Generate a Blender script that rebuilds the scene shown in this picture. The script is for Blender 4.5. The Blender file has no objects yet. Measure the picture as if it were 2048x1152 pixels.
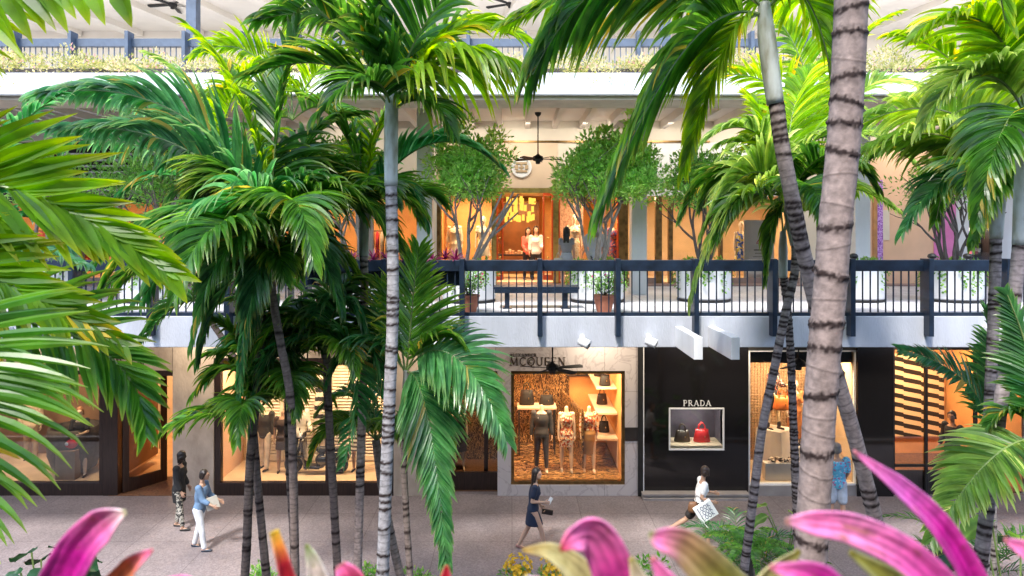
import bpy, math, random
from mathutils import Vector, Matrix, noise as mnoise
random.seed(7)
R = math.radians
SC = bpy.context.scene
COL = SC.collection
# ------------------------------------------------------------------ camera, sky, sun, exposure
F = 1365.0          # focal length in photograph pixels (2048 wide), 24 mm on 36 mm
H = 6.6             # eye height above the lower walk
HY = 462.0          # horizon row in the photograph
cam = bpy.data.cameras.new("camera")
cam_o = bpy.data.objects.new("camera", cam); COL.objects.link(cam_o)
cam_o.location = (0, 0, H); cam_o.rotation_euler = (R(90), 0, 0)
cam.sensor_width = 36; cam.lens = 36 * F / 2048
cam.shift_y = -(576 - HY) / 2048
cam.clip_start = 0.05; cam.clip_end = 500
cam.dof.use_dof = True; cam.dof.focus_distance = 11.0; cam.dof.aperture_fstop = 4.8
SC.camera = cam_o
SUN_EL, SUN_AZ = R(56), R(205)      # azimuth measured from +Y towards +X: behind the camera, to the left
w = bpy.data.worlds.new("World"); SC.world = w; w.use_nodes = True
nt = w.node_tree; nt.nodes.clear()
sky = nt.nodes.new("ShaderNodeTexSky"); sky.sky_type = 'NISHITA'; sky.sun_disc = False
sky.sun_elevation = SUN_EL; sky.sun_rotation = SUN_AZ; sky.air_density = 1.0; sky.dust_density = 1.2; sky.ozone_density = 1.0
bgn = nt.nodes.new("ShaderNodeBackground"); bgn.inputs[1].default_value = 0.15
out = nt.nodes.new("ShaderNodeOutputWorld")
nt.links.new(sky.outputs[0], bgn.inputs[0]); nt.links.new(bgn.outputs[0], out.inputs[0])
sun = bpy.data.lights.new("sun", 'SUN'); sun.energy = 1.3; sun.angle = R(7); sun.color = (1.0, 0.95, 0.87)
sun_o = bpy.data.objects.new("sun", sun); COL.objects.link(sun_o)
sd = Vector((math.sin(SUN_AZ) * math.cos(SUN_EL), math.cos(SUN_AZ) * math.cos(SUN_EL), math.sin(SUN_EL)))
sun_o.rotation_euler = sd.to_track_quat('Z', 'Y').to_euler(); sun_o.location = (0, -5, 30)
SC.view_settings.view_transform = 'Standard'; SC.view_settings.look = 'None'
SC.view_settings.exposure = 2.15; SC.view_settings.gamma = 1
SC.render.engine = 'CYCLES'
SC.cycles.use_denoising = True; SC.cycles.max_bounces = 7; SC.cycles.transparent_max_bounces = 12
SC.cycles.diffuse_bounces = 4; SC.cycles.glossy_bounces = 3; SC.cycles.transmission_bounces = 4
SC.cycles.sample_clamp_indirect = 6; SC.cycles.caustics_reflective = False; SC.cycles.caustics_refractive = False

def at(px, py, D): return Vector(((px - 1024) / F * D, D, H - (py - HY) / F * D))
def X(px, D): return (px - 1024) / F * D
def Z(py, D): return H - (py - HY) / F * D
# ------------------------------------------------------------------ mesh helpers
class MB:
    def __init__(s): s.v = []; s.f = []; s.c = []; s.m = []; s.cur = 0; s.sm = False
    def vert(s, p, c=None):
        s.v.append((p[0], p[1], p[2])); s.c.append(c if c else (0.5, 0, 0, 1)); return len(s.v) - 1
    def face(s, *i): s.f.append(i); s.m.append(s.cur)
    def box(s, x0, x1, y0, y1, z0, z1):
        if x0 > x1: x0, x1 = x1, x0
        if y0 > y1: y0, y1 = y1, y0
        if z0 > z1: z0, z1 = z1, z0
        b = [s.vert(p) for p in ((x0,y0,z0),(x1,y0,z0),(x1,y1,z0),(x0,y1,z0),(x0,y0,z1),(x1,y0,z1),(x1,y1,z1),(x0,y1,z1))]
        for q in ((0,3,2,1),(4,5,6,7),(0,1,5,4),(1,2,6,5),(2,3,7,6),(3,0,4,7)): s.face(*[b[k] for k in q])
        return s
    def pr(s, px0, py0, px1, py1, D, th):       # box: front face fills a photo rectangle at distance D, thickness goes back
        return s.box(X(px0, D), X(px1, D), D, D + th, Z(py1, D), Z(py0, D))
    def bar(s, p, q, wx, wz, up=(0, 0, 1)):     # beam with rectangular section
        p, q = Vector(p), Vector(q); t = (q - p).normalized(); u = Vector(up)
        if abs(t.dot(u)) > .98: u = Vector((1, 0, 0))
        a = t.cross(u).normalized(); b = a.cross(t)
        i = [s.vert(c + a * (sx * wx / 2) + b * (sz * wz / 2)) for c in (p, q) for sx, sz in ((-1,-1),(1,-1),(1,1),(-1,1))]
        for q_ in ((0,1,2,3),(7,6,5,4),(0,4,5,1),(1,5,6,2),(2,6,7,3),(3,7,4,0)): s.face(*[i[k] for k in q_])
        return s
    def tube(s, pts, rad, n=8, cap=True, cols=None, jit=0.0):
        pts = [Vector(p) for p in pts]
        if not hasattr(rad, '__len__'): rad = [rad] * len(pts)
        t0 = (pts[1] - pts[0]).normalized()
        a = t0.cross(Vector((0, 0, 1)))
        if a.length < .05: a = t0.cross(Vector((1, 0, 0)))
        a.normalize(); rings = []
        for k, p in enumerate(pts):
            t = (pts[min(k + 1, len(pts) - 1)] - pts[max(k - 1, 0)]).normalized()
            a = (a - t * a.dot(t)).normalized(); b = t.cross(a); ring = []
            for j in range(n):
                an = 2 * math.pi * j / n; rr = rad[k] * (1 + (random.uniform(-jit, jit) if jit else 0))
                ring.append(s.vert(p + (a * math.cos(an) + b * math.sin(an)) * rr, cols[k] if cols else None))
            rings.append(ring)
        for k in range(len(rings) - 1):
            for j in range(n):
                s.face(rings[k][j], rings[k][(j + 1) % n], rings[k + 1][(j + 1) % n], rings[k + 1][j])
        if cap: s.face(*rings[0][::-1]); s.face(*rings[-1])
        return s
    def lathe(s, prof, c=(0, 0, 0), n=24, ang=2 * math.pi):     # prof = [(r, z)]
        c = Vector(c); rings = []
        for r, z in prof:
            rings.append([s.vert((c.x + r * math.cos(ang * j / n), c.y + r * math.sin(ang * j / n), c.z + z)) for j in range(n)])
        for k in range(len(rings) - 1):
            for j in range(n): s.face(rings[k][j], rings[k][(j + 1) % n], rings[k + 1][(j + 1) % n], rings[k + 1][j])
        s.face(*rings[0][::-1]); s.face(*rings[-1])
        return s
    def loft(s, rings, n=20):                   # rings = [(centre, rx, ry)] horizontal ellipses, capped
        rr = []
        for c, rx, ry in rings:
            rr.append([s.vert((c[0] + rx * math.cos(2 * math.pi * j / n), c[1] + ry * math.sin(2 * math.pi * j / n), c[2])) for j in range(n)])
        for k in range(len(rr) - 1):
            for j in range(n): s.face(rr[k][j], rr[k][(j + 1) % n], rr[k + 1][(j + 1) % n], rr[k + 1][j])
        s.face(*rr[0][::-1]); s.face(*rr[-1])
        return s
    def ball(s, c, rx, ry=None, rz=None, nu=12, nv=8):
        ry = ry or rx; rz = rz or rx
        top = s.vert((c[0], c[1], c[2] + rz)); bot = s.vert((c[0], c[1], c[2] - rz)); rows = []
        for i in range(1, nv):
            th = math.pi * i / nv
            rows.append([s.vert((c[0] + rx * math.sin(th) * math.cos(2*math.pi*j/nu), c[1] + ry * math.sin(th) * math.sin(2*math.pi*j/nu), c[2] + rz * math.cos(th))) for j in range(nu)])
        for j in range(nu):
            s.face(top, rows[0][j], rows[0][(j + 1) % nu]); s.face(bot, rows[-1][(j + 1) % nu], rows[-1][j])
            for i in range(len(rows) - 1): s.face(rows[i][j], rows[i + 1][j], rows[i + 1][(j + 1) % nu], rows[i][(j + 1) % nu])
        return s
    def caps(s, p, q, r1, r2, n=12):            # tapered capsule
        p, q = Vector(p), Vector(q); d = q - p
        if d.length < 1e-5: return s.ball(p, r1)
        t = d.normalized(); P_, R_ = [], []
        for k in range(4):
            a = math.pi / 2 * (1 - k / 4 * .999); P_.append(p - t * r1 * math.sin(a)); R_.append(max(r1 * math.cos(a), r1 * .06))
        P_.append(p); R_.append(r1); P_.append(q); R_.append(r2)
        for k in range(1, 5):
            a = math.pi / 2 * k / 4 * .999; P_.append(q + t * r2 * math.sin(a)); R_.append(max(r2 * math.cos(a), r2 * .06))
        return s.tube(P_, R_, n)
    def build(s, name, mats, parent=None, smooth=None, bevel=0):
        me = bpy.data.meshes.new(name)
        off = Vector(parent_loc(parent)) if parent else Vector((0, 0, 0))
        me.from_pydata([(x - off.x, y - off.y, z - off.z) for x, y, z in s.v], [], s.f)
        if not isinstance(mats, (list, tuple)): mats = [mats]
        for m in mats: me.materials.append(m)
        if len(mats) > 1:
            for p, k in zip(me.polygons, s.m): p.material_index = k
        ca = me.color_attributes.new("Col", 'FLOAT_COLOR', 'POINT')
        ca.data.foreach_set("color", [x for c in s.c for x in c])
        sm = s.sm if smooth is None else smooth
        if sm: me.polygons.foreach_set("use_smooth", [True] * len(me.polygons))
        me.update()
        o = bpy.data.objects.new(name, me); COL.objects.link(o)
        if parent: o.parent = parent
        if bevel:
            b = o.modifiers.new("bevel", 'BEVEL'); b.width = bevel; b.segments = 2; b.limit_method = 'ANGLE'
        return o
def parent_loc(o):
    v = Vector((0, 0, 0))
    while o: v = v + o.location; o = o.parent
    return v
def tag(o, label=None, cat=None, group=None, kind=None):
    if label: o["label"] = label
    if cat: o["category"] = cat
    if group: o["group"] = group
    if kind: o["kind"] = kind
    return o
def thing(name, label, cat, loc=(0, 0, 0), group=None):
    o = bpy.data.objects.new(name, None); COL.objects.link(o); o.location = loc; o.empty_display_size = .2
    return tag(o, label, cat, group)
def dup(o, loc, label=None, rz=None):
    def cp(x, par):
        c = x.copy(); COL.objects.link(c)
        if par: c.parent = par
        for ch in list(x.children): cp(ch, c)
        return c
    r = cp(o, None); r.location = loc
    if label: r["label"] = label
    if rz is not None: r.rotation_euler = (0, 0, rz)
    return r
def remesh(mb, name, mat, parent, voxel=.01, smooth_it=4):
    o = mb.build("tmp", mat, parent)
    m = o.modifiers.new("r", 'REMESH'); m.mode = 'VOXEL'; m.voxel_size = voxel; m.use_smooth_shade = True
    if smooth_it:
        k = o.modifiers.new("s", 'SMOOTH'); k.iterations = smooth_it; k.factor = .5
    dg = bpy.context.evaluated_depsgraph_get()
    me = bpy.data.meshes.new_from_object(o.evaluated_get(dg))
    o.modifiers.clear(); old = o.data; o.data = me; bpy.data.meshes.remove(old)
    me.polygons.foreach_set("use_smooth", [True] * len(me.polygons))
    if not me.materials: me.materials.append(mat)
    o.name = name; me.name = name
    return o
def bez(pts, t):
    pts = [Vector(p) for p in pts]
    while len(pts) > 1: pts = [pts[i].lerp(pts[i + 1], t) for i in range(len(pts) - 1)]
    return pts[0]
def spline(pts, n):
    """Catmull-Rom through pts, n samples per span"""
    pts = [Vector(p) for p in pts]; o = []
    P = [pts[0] * 2 - pts[1]] + pts + [pts[-1] * 2 - pts[-2]]
    for i in range(1, len(P) - 2):
        for k in range(n):
            t = k / n; a, b, c, d = P[i-1], P[i], P[i+1], P[i+2]
            o.append(.5 * ((2*b) + (c-a)*t + (2*a-5*b+4*c-d)*t*t + (3*b-a-3*c+d)*t*t*t))
    o.append(pts[-1]); return o
LAMP = .36
def lamp(name, loc, energy, color=(1, .62, .32), size=.5, sy=None, rot=None, parent=None, kind='AREA'):
    l = bpy.data.lights.new(name, kind); l.energy = energy * LAMP; l.color = (1, min(1, color[1] * 1.1 + .04), min(1, color[2] * 1.15 + .09))
    if kind == 'AREA':
        l.size = size
        if sy: l.shape = 'RECTANGLE'; l.size_y = sy
    else: l.shadow_soft_size = size
    o = bpy.data.objects.new(name, l); COL.objects.link(o); o.location = loc
    if rot: o.rotation_euler = rot
    if parent: o.parent = parent; o.location = Vector(loc) - parent_loc(parent)
    return o
# ------------------------------------------------------------------ materials
def newmat(name):
    m = bpy.data.materials.new(name); m.use_nodes = True; t = m.node_tree; t.nodes.clear()
    o = t.nodes.new("ShaderNodeOutputMaterial"); return m, t, o
def N(t, typ, **kw):
    n = t.nodes.new(typ)
    for k, v in kw.items():
        if k in ('op',): n.operation = v
        elif k == 'blend': n.blend_type = v
        elif hasattr(n, k) and k not in ('inputs',): setattr(n, k, v)
    return n
def ramp(t, fac, stops):
    r = t.nodes.new("ShaderNodeValToRGB"); e = r.color_ramp.elements
    while len(e) < len(stops): e.new(.5)
    for k, (p, c) in enumerate(stops): e[k].position = p; e[k].color = (*c, 1)
    t.links.new(fac, r.inputs[0]); return r.outputs[0]
def pm(name, c, rough=.6, var=.15, scale=3.0, bump=0.0, bscale=60.0, metal=0.0, spec=.5, c2=None, detail=6, coat=0.0, stretch=None):
    """plain surface with its own mottling and fine bump"""
    m, t, o = newmat(name)
    b = t.nodes.new("ShaderNodeBsdfPrincipled"); t.links.new(b.outputs[0], o.inputs[0])
    b.inputs["Roughness"].default_value = rough; b.inputs["Metallic"].default_value = metal
    b.inputs["Specular IOR Level"].default_value = spec; b.inputs["Coat Weight"].default_value = coat
    tc = t.nodes.new("ShaderNodeTexCoord"); vec = tc.outputs["Object"]
    if stretch:
        mp = t.nodes.new("ShaderNodeMapping"); mp.inputs["Scale"].default_value = stretch; t.links.new(vec, mp.inputs[0]); vec = mp.outputs[0]
    n = t.nodes.new("ShaderNodeTexNoise"); n.inputs["Scale"].default_value = scale; n.inputs["Detail"].default_value = detail
    t.links.new(vec, n.inputs["Vector"])
    d = c2 or tuple(max(0, x * (1 - var * 1.6)) for x in c); hi = tuple(min(1, x * (1 + var)) for x in c)
    col = ramp(t, n.outputs["Fac"], [(.3, d), (.55, c), (.75, hi)])
    t.links.new(col, b.inputs["Base Color"])
    if bump:
        n2 = t.nodes.new("ShaderNodeTexNoise"); n2.inputs["Scale"].default_value = bscale; n2.inputs["Detail"].default_value = 4
        t.links.new(vec, n2.inputs["Vector"])
        bp = t.nodes.new("ShaderNodeBump"); bp.inputs["Strength"].default_value = bump; bp.inputs["Distance"].default_value = .02
        t.links.new(n2.outputs["Fac"], bp.inputs["Height"]); t.links.new(bp.outputs[0], b.inputs["Normal"])
    return m
def emis(name, c, s):
    m, t, o = newmat(name); e = t.nodes.new("ShaderNodeEmission"); e.inputs[0].default_value = (*c, 1); e.inputs[1].default_value = s
    t.links.new(e.outputs[0], o.inputs[0]); return m
def glassmat(name, tint=(1, 1, 1), refl=1.0):
    m, t, o = newmat(name)
    tr = t.nodes.new("ShaderNodeBsdfTransparent"); tr.inputs[0].default_value = (*tint, 1)
    gl = t.nodes.new("ShaderNodeBsdfGlossy"); gl.inputs["Roughness"].default_value = .02
    fr = t.nodes.new("ShaderNodeFresnel"); fr.inputs[0].default_value = 1.45
    mu = t.nodes.new("ShaderNodeMath"); mu.operation = 'MULTIPLY'; mu.inputs[1].default_value = refl
    t.links.new(fr.outputs[0], mu.inputs[0])
    mx = t.nodes.new("ShaderNodeMixShader"); t.links.new(mu.outputs[0], mx.inputs[0]); t.links.new(tr.outputs[0], mx.inputs[1]); t.links.new(gl.outputs[0], mx.inputs[2])
    t.links.new(mx.outputs[0], o.inputs[0]); return m
def leafmat(name, dark, mid, light, tip=(.3, .25, .05), trans=.4, rough=.38, tcol=None, spec=.5):
    """Col.r = leaflet tone, Col.g = position along the leaf, Col.b = wear"""
    m, t, o = newmat(name)
    at_ = t.nodes.new("ShaderNodeAttribute"); at_.attribute_name = "Col"
    sp = t.nodes.new("ShaderNodeSeparateColor"); t.links.new(at_.outputs["Color"], sp.inputs[0])
    col = ramp(t, sp.outputs[0], [(0, dark), (.5, mid), (1, light)])
    tc = t.nodes.new("ShaderNodeTexCoord")
    n = t.nodes.new("ShaderNodeTexNoise"); n.inputs["Scale"].default_value = 7; n.inputs["Detail"].default_value = 5; t.links.new(tc.outputs["Object"], n.inputs["Vector"])
    hsv = t.nodes.new("ShaderNodeHueSaturation")
    mr = t.nodes.new("ShaderNodeMapRange"); mr.inputs[1].default_value = .3; mr.inputs[2].default_value = .7; mr.inputs[3].default_value = .72; mr.inputs[4].default_value = 1.3
    t.links.new(n.outputs[0], mr.inputs[0]); t.links.new(mr.outputs[0], hsv.inputs["Value"]); t.links.new(col, hsv.inputs["Color"])
    mt = t.nodes.new("ShaderNodeMix"); mt.data_type = 'RGBA'; t.links.new(sp.outputs[2], mt.inputs[0]); t.links.new(hsv.outputs[0], mt.inputs[6]); mt.inputs[7].default_value = (*tip, 1)
    b = t.nodes.new("ShaderNodeBsdfPrincipled"); b.inputs["Roughness"].default_value = rough; b.inputs["Specular IOR Level"].default_value = spec
    t.links.new(mt.outputs[2], b.inputs["Base Color"])
    tl = t.nodes.new("ShaderNodeBsdfTranslucent")
    hs2 = t.nodes.new("ShaderNodeHueSaturation"); hs2.inputs["Hue"].default_value = .475; hs2.inputs["Saturation"].default_value = 1.1; hs2.inputs["Value"].default_value = 3.3
    t.links.new(mt.outputs[2], hs2.inputs["Color"]); t.links.new(hs2.outputs[0], tl.inputs[0])
    mx = t.nodes.new("ShaderNodeMixShader"); mx.inputs[0].default_value = trans
    t.links.new(b.outputs[0], mx.inputs[1]); t.links.new(tl.outputs[0], mx.inputs[2]); t.links.new(mx.outputs[0], o.inputs[0])
    return m
def colmat(name, rough=.6, spec=.4, noise=.25, bump=.0, nscale=20, trans=0.0):
    """surface whose own colour is stored per vertex"""
    m, t, o = newmat(name)
    a = t.nodes.new("ShaderNodeAttribute"); a.attribute_name = "Col"
    tc = t.nodes.new("ShaderNodeTexCoord")
    n = t.nodes.new("ShaderNodeTexNoise"); n.inputs["Scale"].default_value = nscale; n.inputs["Detail"].default_value = 6; t.links.new(tc.outputs["Object"], n.inputs["Vector"])
    hs = t.nodes.new("ShaderNodeHueSaturation")
    mr = t.nodes.new("ShaderNodeMapRange"); mr.inputs[1].default_value = .3; mr.inputs[2].default_value = .7; mr.inputs[3].default_value = 1 - noise; mr.inputs[4].default_value = 1 + noise
    t.links.new(n.outputs[0], mr.inputs[0]); t.links.new(mr.outputs[0], hs.inputs["Value"]); t.links.new(a.outputs["Color"], hs.inputs["Color"])
    b = t.nodes.new("ShaderNodeBsdfPrincipled"); b.inputs["Roughness"].default_value = rough; b.inputs["Specular IOR Level"].default_value = spec
    t.links.new(hs.outputs[0], b.inputs["Base Color"])
    if bump:
        bp = t.nodes.new("ShaderNodeBump"); bp.inputs["Strength"].default_value = bump; bp.inputs["Distance"].default_value = .02
        t.links.new(n.outputs[0], bp.inputs["Height"]); t.links.new(bp.outputs[0], b.inputs["Normal"])
    if trans:
        tl = t.nodes.new("ShaderNodeBsdfTranslucent"); t.links.new(hs.outputs[0], tl.inputs[0])
        mx = t.nodes.new("ShaderNodeMixShader"); mx.inputs[0].default_value = trans
        t.links.new(b.outputs[0], mx.inputs[1]); t.links.new(tl.outputs[0], mx.inputs[2]); t.links.new(mx.outputs[0], o.inputs[0])
    else: t.links.new(b.outputs[0], o.inputs[0])
    return m
def paving(name, c1, c2, gx=1.2, gy=1.2, joint=(.12, .11, .12), speck=.5):
    m, t, o = newmat(name)
    b = t.nodes.new("ShaderNodeBsdfPrincipled"); t.links.new(b.outputs[0], o.inputs[0]); b.inputs["Roughness"].default_value = .62
    tc = t.nodes.new("ShaderNodeTexCoord")
    n = t.nodes.new("ShaderNodeTexNoise"); n.inputs["Scale"].default_value = 1.1; n.inputs["Detail"].default_value = 7; t.links.new(tc.outputs["Object"], n.inputs["Vector"])
    base = ramp(t, n.outputs[0], [(.32, c2), (.68, c1)])
    v = t.nodes.new("ShaderNodeTexVoronoi"); v.inputs["Scale"].default_value = 38; t.links.new(tc.outputs["Object"], v.inputs["Vector"])
    sp = t.nodes.new("ShaderNodeSeparateColor"); t.links.new(v.outputs["Color"], sp.inputs[0])
    hs = t.nodes.new("ShaderNodeHueSaturation")
    mr = t.nodes.new("ShaderNodeMapRange"); mr.inputs[3].default_value = 1 - speck; mr.inputs[4].default_value = 1 + speck
    t.links.new(sp.outputs[0], mr.inputs[0]); t.links.new(mr.outputs[0], hs.inputs["Value"]); t.links.new(base, hs.inputs["Color"])
    br = t.nodes.new("ShaderNodeTexBrick"); br.offset = 0; br.inputs["Scale"].default_value = 1; br.inputs["Brick Width"].default_value = gx; br.inputs["Row Height"].default_value = gy
    br.inputs["Mortar Size"].default_value = .006; br.inputs["Color1"].default_value = (1,1,1,1); br.inputs["Color2"].default_value = (.9,.9,.9,1); br.inputs["Mortar"].default_value = (.45,.43,.43,1)
    t.links.new(tc.outputs["Object"], br.inputs["Vector"])
    mx = t.nodes.new("ShaderNodeMix"); mx.data_type = 'RGBA'; mx.blend_type = 'MULTIPLY'; mx.inputs[0].default_value = 1
    t.links.new(hs.outputs[0], mx.inputs[6]); t.links.new(br.outputs[0], mx.inputs[7]); t.links.new(mx.outputs[2], b.inputs["Base Color"])
    bp = t.nodes.new("ShaderNodeBump"); bp.inputs["Strength"].default_value = .25; bp.inputs["Distance"].default_value = .01
    t.links.new(v.outputs["Distance"], bp.inputs["Height"]); t.links.new(bp.outputs[0], b.inputs["Normal"])
    return m
def marble(name, base, vein, scale=1.2, rough=.2, dist=2.0, lo=.47, hi=.53, grid=None, stretch=None):
    m, t, o = newmat(name)
    b = t.nodes.new("ShaderNodeBsdfPrincipled"); t.links.new(b.outputs[0], o.inputs[0]); b.inputs["Roughness"].default_value = rough
    tc = t.nodes.new("ShaderNodeTexCoord")
    n = t.nodes.new("ShaderNodeTexNoise"); n.inputs["Scale"].default_value = scale; n.inputs["Detail"].default_value = 8; n.inputs["Distortion"].default_value = dist
    vec = tc.outputs["Object"]
    if stretch:
        m2 = t.nodes.new("ShaderNodeMapping"); m2.inputs["Scale"].default_value = stretch; t.links.new(vec, m2.inputs[0]); vec = m2.outputs[0]
    t.links.new(vec, n.inputs["Vector"])
    mid = tuple((a + c) / 2 for a, c in zip(base, vein))
    col = ramp(t, n.outputs[0], [(0, base), (lo, base), ((lo + hi) / 2, vein), (hi, base), (1, tuple(x * .85 for x in base))])
    if grid:
        mp = t.nodes.new("ShaderNodeMapping"); mp.inputs["Rotation"].default_value = (R(90), 0, 0); t.links.new(tc.outputs["Object"], mp.inputs[0])
        br = t.nodes.new("ShaderNodeTexBrick"); br.offset = 0; br.inputs["Scale"].default_value = 1; br.inputs["Brick Width"].default_value = grid[0]; br.inputs["Row Height"].default_value = grid[1]
        br.inputs["Mortar Size"].default_value = .005; br.inputs["Color1"].default_value = (1,1,1,1); br.inputs["Color2"].default_value = (.92,.92,.92,1); br.inputs["Mortar"].default_value = (.45,.42,.4,1)
        t.links.new(mp.outputs[0], br.inputs["Vector"])
        mx = t.nodes.new("ShaderNodeMix"); mx.data_type = 'RGBA'; mx.blend_type = 'MULTIPLY'; mx.inputs[0].default_value = 1
        t.links.new(col, mx.inputs[6]); t.links.new(br.outputs[0], mx.inputs[7]); col = mx.outputs[2]
    t.links.new(col, b.inputs["Base Color"]); return m
def printmat(name, cols, scale=18, rough=.7):
    """patterned cloth: voronoi cells in the given colours"""
    m, t, o = newmat(name); b = t.nodes.new("ShaderNodeBsdfPrincipled"); t.links.new(b.outputs[0], o.inputs[0]); b.inputs["Roughness"].default_value = rough
    tc = t.nodes.new("ShaderNodeTexCoord"); v = t.nodes.new("ShaderNodeTexVoronoi"); v.inputs["Scale"].default_value = scale; t.links.new(tc.outputs["Object"], v.inputs["Vector"])
    sp = t.nodes.new("ShaderNodeSeparateColor"); t.links.new(v.outputs["Color"], sp.inputs[0])
    r = t.nodes.new("ShaderNodeValToRGB"); r.color_ramp.interpolation = 'CONSTANT'; e = r.color_ramp.elements
    while len(e) < len(cols): e.new(.5)
    for k, c in enumerate(cols): e[k].position = k / len(cols); e[k].color = (*c, 1)
    t.links.new(sp.outputs[0], r.inputs[0]); t.links.new(r.outputs[0], b.inputs["Base Color"]); return m
def stripemat(name, a, bcol, scale=8, rot=(0, 0, 0), rough=.7):
    m, t, o = newmat(name); b = t.nodes.new("ShaderNodeBsdfPrincipled"); t.links.new(b.outputs[0], o.inputs[0]); b.inputs["Roughness"].default_value = rough
    tc = t.nodes.new("ShaderNodeTexCoord"); mp = t.nodes.new("ShaderNodeMapping"); mp.inputs["Rotation"].default_value = rot; t.links.new(tc.outputs["Object"], mp.inputs[0])
    wv = t.nodes.new("ShaderNodeTexWave"); wv.bands_direction = 'Z'; wv.inputs["Scale"].default_value = scale; wv.inputs["Distortion"].default_value = .3; t.links.new(mp.outputs[0], wv.inputs["Vector"])
    t.links.new(ramp(t, wv.outputs["Fac"], [(.45, a), (.55, bcol)]), b.inputs["Base Color"]); return m
def checkmat(name, a, bcol, sx, sz, skew=0.0, rough=.4):
    m, t, o = newmat(name); b = t.nodes.new("ShaderNodeBsdfPrincipled"); t.links.new(b.outputs[0], o.inputs[0]); b.inputs["Roughness"].default_value = rough
    tc = t.nodes.new("ShaderNodeTexCoord"); sp = t.nodes.new("ShaderNodeSeparateXYZ"); t.links.new(tc.outputs["Object"], sp.inputs[0])
    s1 = t.nodes.new("ShaderNodeMath"); s1.operation = 'MULTIPLY'; s1.inputs[1].default_value = 1 / sx; t.links.new(sp.outputs[0], s1.inputs[0])
    fr = t.nodes.new("ShaderNodeMath"); fr.operation = 'FRACT'; t.links.new(s1.outputs[0], fr.inputs[0])
    sk = t.nodes.new("ShaderNodeMath"); sk.operation = 'MULTIPLY'; sk.inputs[1].default_value = skew; t.links.new(fr.outputs[0], sk.inputs[0])
    s2 = t.nodes.new("ShaderNodeMath"); s2.operation = 'MULTIPLY_ADD'; s2.inputs[1].default_value = 1 / sz; t.links.new(sp.outputs[2], s2.inputs[0]); t.links.new(sk.outputs[0], s2.inputs[2])
    fx = t.nodes.new("ShaderNodeMath"); fx.operation = 'FLOOR'; t.links.new(s1.outputs[0], fx.inputs[0])
    fz = t.nodes.new("ShaderNodeMath"); fz.operation = 'FLOOR'; t.links.new(s2.outputs[0], fz.inputs[0])
    ad = t.nodes.new("ShaderNodeMath"); ad.operation = 'ADD'; t.links.new(fx.outputs[0], ad.inputs[0]); t.links.new(fz.outputs[0], ad.inputs[1])
    md = t.nodes.new("ShaderNodeMath"); md.operation = 'FLOORED_MODULO'; md.inputs[1].default_value = 2; t.links.new(ad.outputs[0], md.inputs[0])
    t.links.new(ramp(t, md.outputs[0], [(.4, a), (.6, bcol)]), b.inputs["Base Color"]); return m
M = {}
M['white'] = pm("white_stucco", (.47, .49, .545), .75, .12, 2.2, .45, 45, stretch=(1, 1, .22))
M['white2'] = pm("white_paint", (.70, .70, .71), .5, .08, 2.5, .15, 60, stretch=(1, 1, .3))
M['cream'] = pm("cream_plaster", (.70, .62, .52), .7, .05, 1.2, .15, 40)
M['ceil'] = pm("ceiling_plaster", (.82, .74, .66), .8, .05, .8, .12, 30)
M['beigebeam'] = pm("beige_beam", (.66, .55, .45), .7, .1, 3, .1, 40)
M['navy'] = pm("navy_painted_metal", (.012, .022, .042), .38, .3, 5, .08, 90, spec=.45)
M['bluegrey'] = pm("blue_grey_painted_metal", (.085, .11, .155), .5, .2, 4, .05, 90)
M['walk'] = paving("mauve_aggregate_paving", (.25, .213, .22), (.185, .158, .166), 1.6, 1.45, speck=.22)
M['gfloor'] = paving("pale_blue_grey_paving", (.66, .66, .70), (.54, .54, .58), 1.5, 1.5, speck=.18)
M['gstep'] = pm("brown_stone_step", (.3, .2, .17), .6, .15, 4, .1, 60)
M['soil'] = pm("dark_soil", (.035, .025, .018), .95, .5, 9, .8, 40)
M['stone'] = pm("travertine", (.52, .43, .35), .7, .2, 2.2, .5, 26, c2=(.36, .285, .225), stretch=(1, 1, .6))
M['brown'] = pm("dark_brown_wood", (.028, .014, .011), .35, .35, 6, .05, 60, stretch=(6, 6, .6))
M['bmetal'] = pm("black_metal", (.012, .011, .011), .6, .3, 8)
M['marble'] = marble("veined_white_marble", (.62, .56, .55), (.47, .41, .41), .9, .3, 2.5, grid=(1.36, 1.3))
M['blkband'] = pm("dark_band_stone", (.03, .025, .025), .3, .2, 5)
M['granite'] = pm("polished_black_granite", (.010, .009, .010), .07, .6, 60, spec=.6)
M['goldlamb'] = marble("gold_and_brown_streaked_lining", (.05, .026, .014), (.62, .36, .14), 5.5, .22, 5.0, .50, .64, stretch=(2.2, 1, .55))
M['goldfloor'] = marble("gold_and_brown_streaked_floor", (.05, .026, .014), (.66, .38, .15), 4.0, .15, 3.0, .46, .62, stretch=(.5, 2.4, 1))
M['gold'] = pm("brushed_gold", (.62, .42, .14), .3, .2, 8, metal=.9)
M['bronze'] = pm("bronze_trim", (.22, .13, .05), .35, .3, 6, metal=.8)
M['orangered'] = pm("orange_red_lacquer", (.72, .09, .015), .3, .15, 4)
M['peach'] = pm("peach_plaster", (.78, .50, .33), .7, .06, 1.4)
M['warmwall'] = pm("warm_interior_wall", (.70, .50, .30), .75, .12, 1.3)
M['orangewall'] = pm("orange_interior_wall", (.74, .36, .12), .7, .15, 1.2)
M['sandfloor'] = pm("sand_display_floor", (.74, .58, .40), .6, .08, 2)
M['glass'] = glassmat("shop_glass", (.97, .98, .97), 1.0)
M['teakmat'] = pm("brown_doormat", (.16, .075, .035), .9, .3, 20, .4, 60)
M['terracotta'] = pm("terracotta", (.46, .17, .10), .75, .15, 6, .15, 40)
M['grey'] = pm("grey_stone", (.34, .31, .30), .6, .12, 3, .1, 40)
M['letter'] = pm("dark_bronze_lettering", (.08, .055, .035), .4, .2, 8, metal=.3)
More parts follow.
